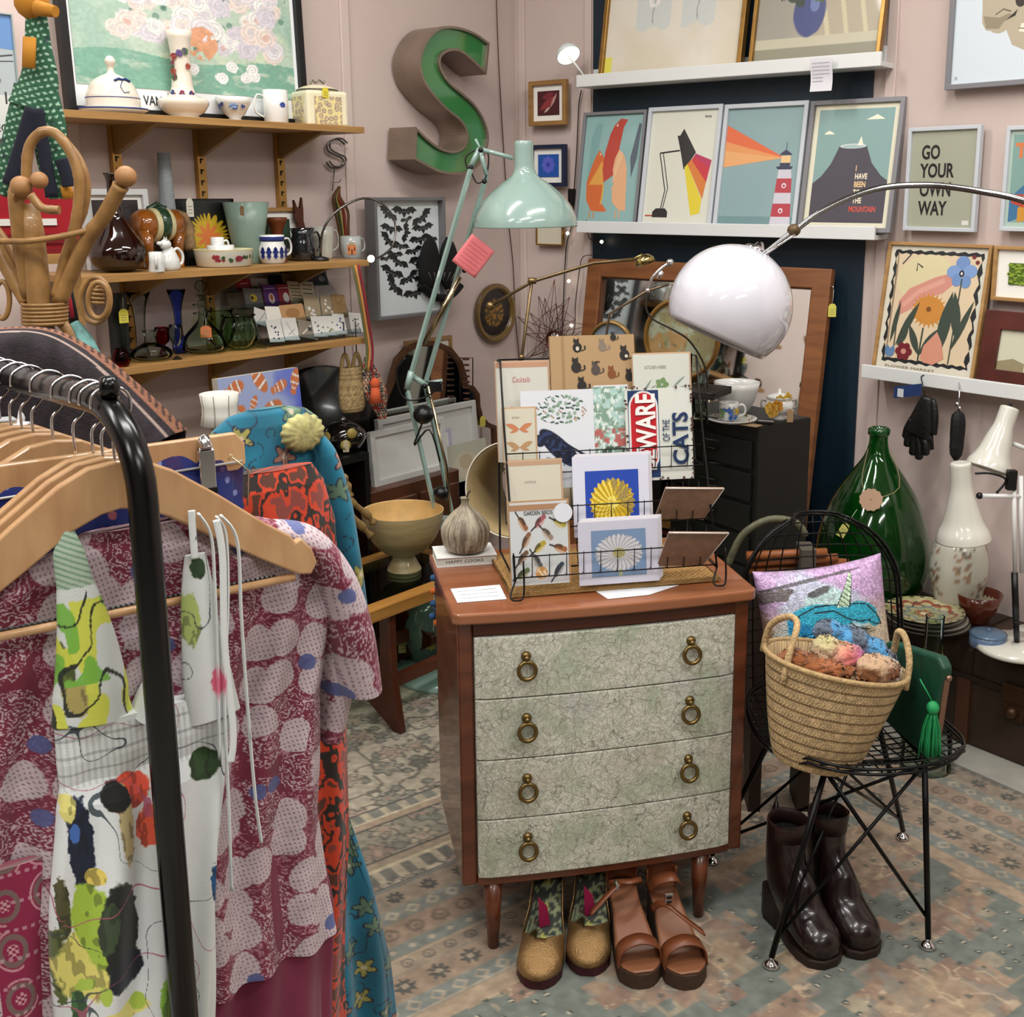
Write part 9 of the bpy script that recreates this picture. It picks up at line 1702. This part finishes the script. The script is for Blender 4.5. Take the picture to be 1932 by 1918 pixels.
# red bag, cloth doll, poster at far left
t = T('red_handbag', 'red leather handbag with white strip behind the bamboo stand', 'bag', A(55, 478, 2.5), 30); w = (A(138, 430, 2.5)[0]-A(-20, 430, 2.5)[0])/math.cos(math.radians(30)); h = A(55, 335, 2.5)[2]-t.location.z
mb = MB(); mb.prism([(-w/2, 0), (w/2, 0), (w*.47, h*.8), (w*.3, h), (-w*.3, h), (-w*.48, h*.8)], -.03, .03); mb.build('body', M('#9a1824', .35, coat=.4, var=.1), t, bevel=.008); MB().box((-w*.1, -.033, h*.42), (w*.75, .004, .014)).build('white_strip', M('#d8d4ce', .5), t); MB().box((0, -.034, h*.2), (w*.9, .006, .02)).box((0, -.034, h*.02), (w*.95, .006, .015)).build('piping', M('#6f1018', .4), t)
t2 = T('wooden_shelf_ledge', 'narrow wooden ledge carrying the red bag at the far left', 'shelf', (t.location.x, t.location.y, t.location.z-.0105), 30); q = t2.location.z; MB().box((0, .04, 0), (w*1.0, .2, .02)).build('board', shelfm, t2); MB().box((-w*.46, .1, -q/2), (.03, .03, q-.02)).box((w*.46, .1, -q/2), (.03, .03, q-.02)).build('post', shelfm, t2)
YD = 2.15; g = lambda x, y, d=0.: Vector(A(x, y, YD+d))
t = T('cloth_doll', 'long-legged cloth doll in green checked trousers hanging at the top left', 'doll', (0, 0, 0)); t.location = A(65, 100, YD); o0 = Vector(t.location)
def chk(P): x, z = P[:, 0]/.0055, P[:, 2]/.0055; c = full(x, '#27563c'); c = mixc(c, '#a9c9b0', ((np.sin(x*PI+z*1.2) > .1) & (np.sin(z*PI-x*.7) > .3))*.9); return mixc(c, '#16202c', (fbm(x*.4, z*.4, 2) > .72)*.6)
def limb(pts, rr, nm='checked_leg'): P_ = smoothp([g(*p)-o0 for p in pts], 40); MB().tube(P_, [float(np.interp(i/(len(P_)-1), np.linspace(0, 1, len(rr)), rr)) for i in range(len(P_))], 70, flat=.5).build(nm, vcm(.9, bump=.3, bs=400), t, paint=chk)
limb([(68, 25), (72, 90), (74, 150), (62, 205)], [.018, .024, .034, .045], 'checked_body'); limb([(58, 165), (45, 230), (22, 300), (-8, 360)], [.03, .032, .026, .022]); limb([(80, 165), (92, 240), (98, 310), (108, 375)], [.026, .032, .026, .014])
mb = MB()
for P_, r_ in ((((64, 205), (45, 270), (20, 350)), .016), (((70, 205), (84, 290), (98, 372)), .012), (((115, 300), (125, 330), (130, 352)), .012)): mb.tube(smoothp([g(x, y, -.035)-o0 for x, y in P_], 5), r_, 10, flat=.4)
mb.build('navy_inseam', M('#141726', .9), t)
mb = MB().ball(g(60, 5)-o0, .03, 14).tube([g(70, 15, -.02)-o0, g(105, 22, -.03)-o0], [.014, .010], 10); mb.build('head', M('#b0761f', .85), t); MB().tube([g(56, 70, -.03)-o0, g(54, 128, -.035)-o0], .012, 8, flat=.3).build('ochre_patch', M('#b0761f', .85), t); MB().tube([g(124, 350, -.02)-o0, g(130, 375, -.02)-o0], .011, 8).build('hand', M('#b0761f', .85), t)
MB().tube([g(62, -30)-o0, g(62, -200)-o0], .0015, 5).build('string', M('#8a8a80', .8), t)
loc, th, w, h = picpx(-120, 44, 20, 262, 'L', .02)
pic('travel_poster', 'pale blue-grey poster at the left edge with fragments of black lettering', loc, th, w, h, .004, .012, M('#8f9a9c', .5), [('#5f86b8', [(0, .75), (1, .72), (1, 1), (0, 1)]), ('#c4c9c4', [(.0, .0), (1, 0), (1, .35), (0, .35)]), ('T', 'Le Flan', .58, .45, .07, '#2c3034', dict(sx=.8)), ('T', '19', .80, .28, .14, '#2c3034', dict(bold=.01)), ('T', 'LECT', .62, .05, .09, '#2c3034', dict(bold=.02)), ('#3f4448', stroke([(.8, .66), (.98, .68)], .006)), ('#3f4448', stroke([(.8, .62), (.98, .63)], .004))], '#a3adb0')
t = T('checked_scarf', 'blue-green silk scarf tied to the bamboo coat stand', 'scarf', A(150, 650, 1.9)); mb = MB(); o0 = Vector(t.location); mb.tube(smoothp([Vector(A(*p, 1.9))-o0 for p in ((140, 608), (152, 625), (165, 650), (180, 690))], 5), [.012+.001*k for k in range(16)], 12, flat=.5); mb.build('fabric', M('#5f8a86', .7, var=.5, vs=60), t)
t = T('safari_black_strip', 'black and red striped ribbon hanging beside the bamboo stand', 'ribbon', A(130, 560, 2.1)); o0 = Vector(t.location); MB().tube([Vector(A(*p, 2.1))-o0 for p in ((122, 520), (132, 570), (140, 610))], .010, 8, flat=.3).build('black_strip', M('#15151a', .8), t); MB().tube([Vector(A(*p, 2.09))-o0 for p in ((124, 530), (132, 570), (137, 600))], .004, 6, flat=.3).build('red_strip', M('#a02030', .8), t); t.name = 'striped_ribbon'
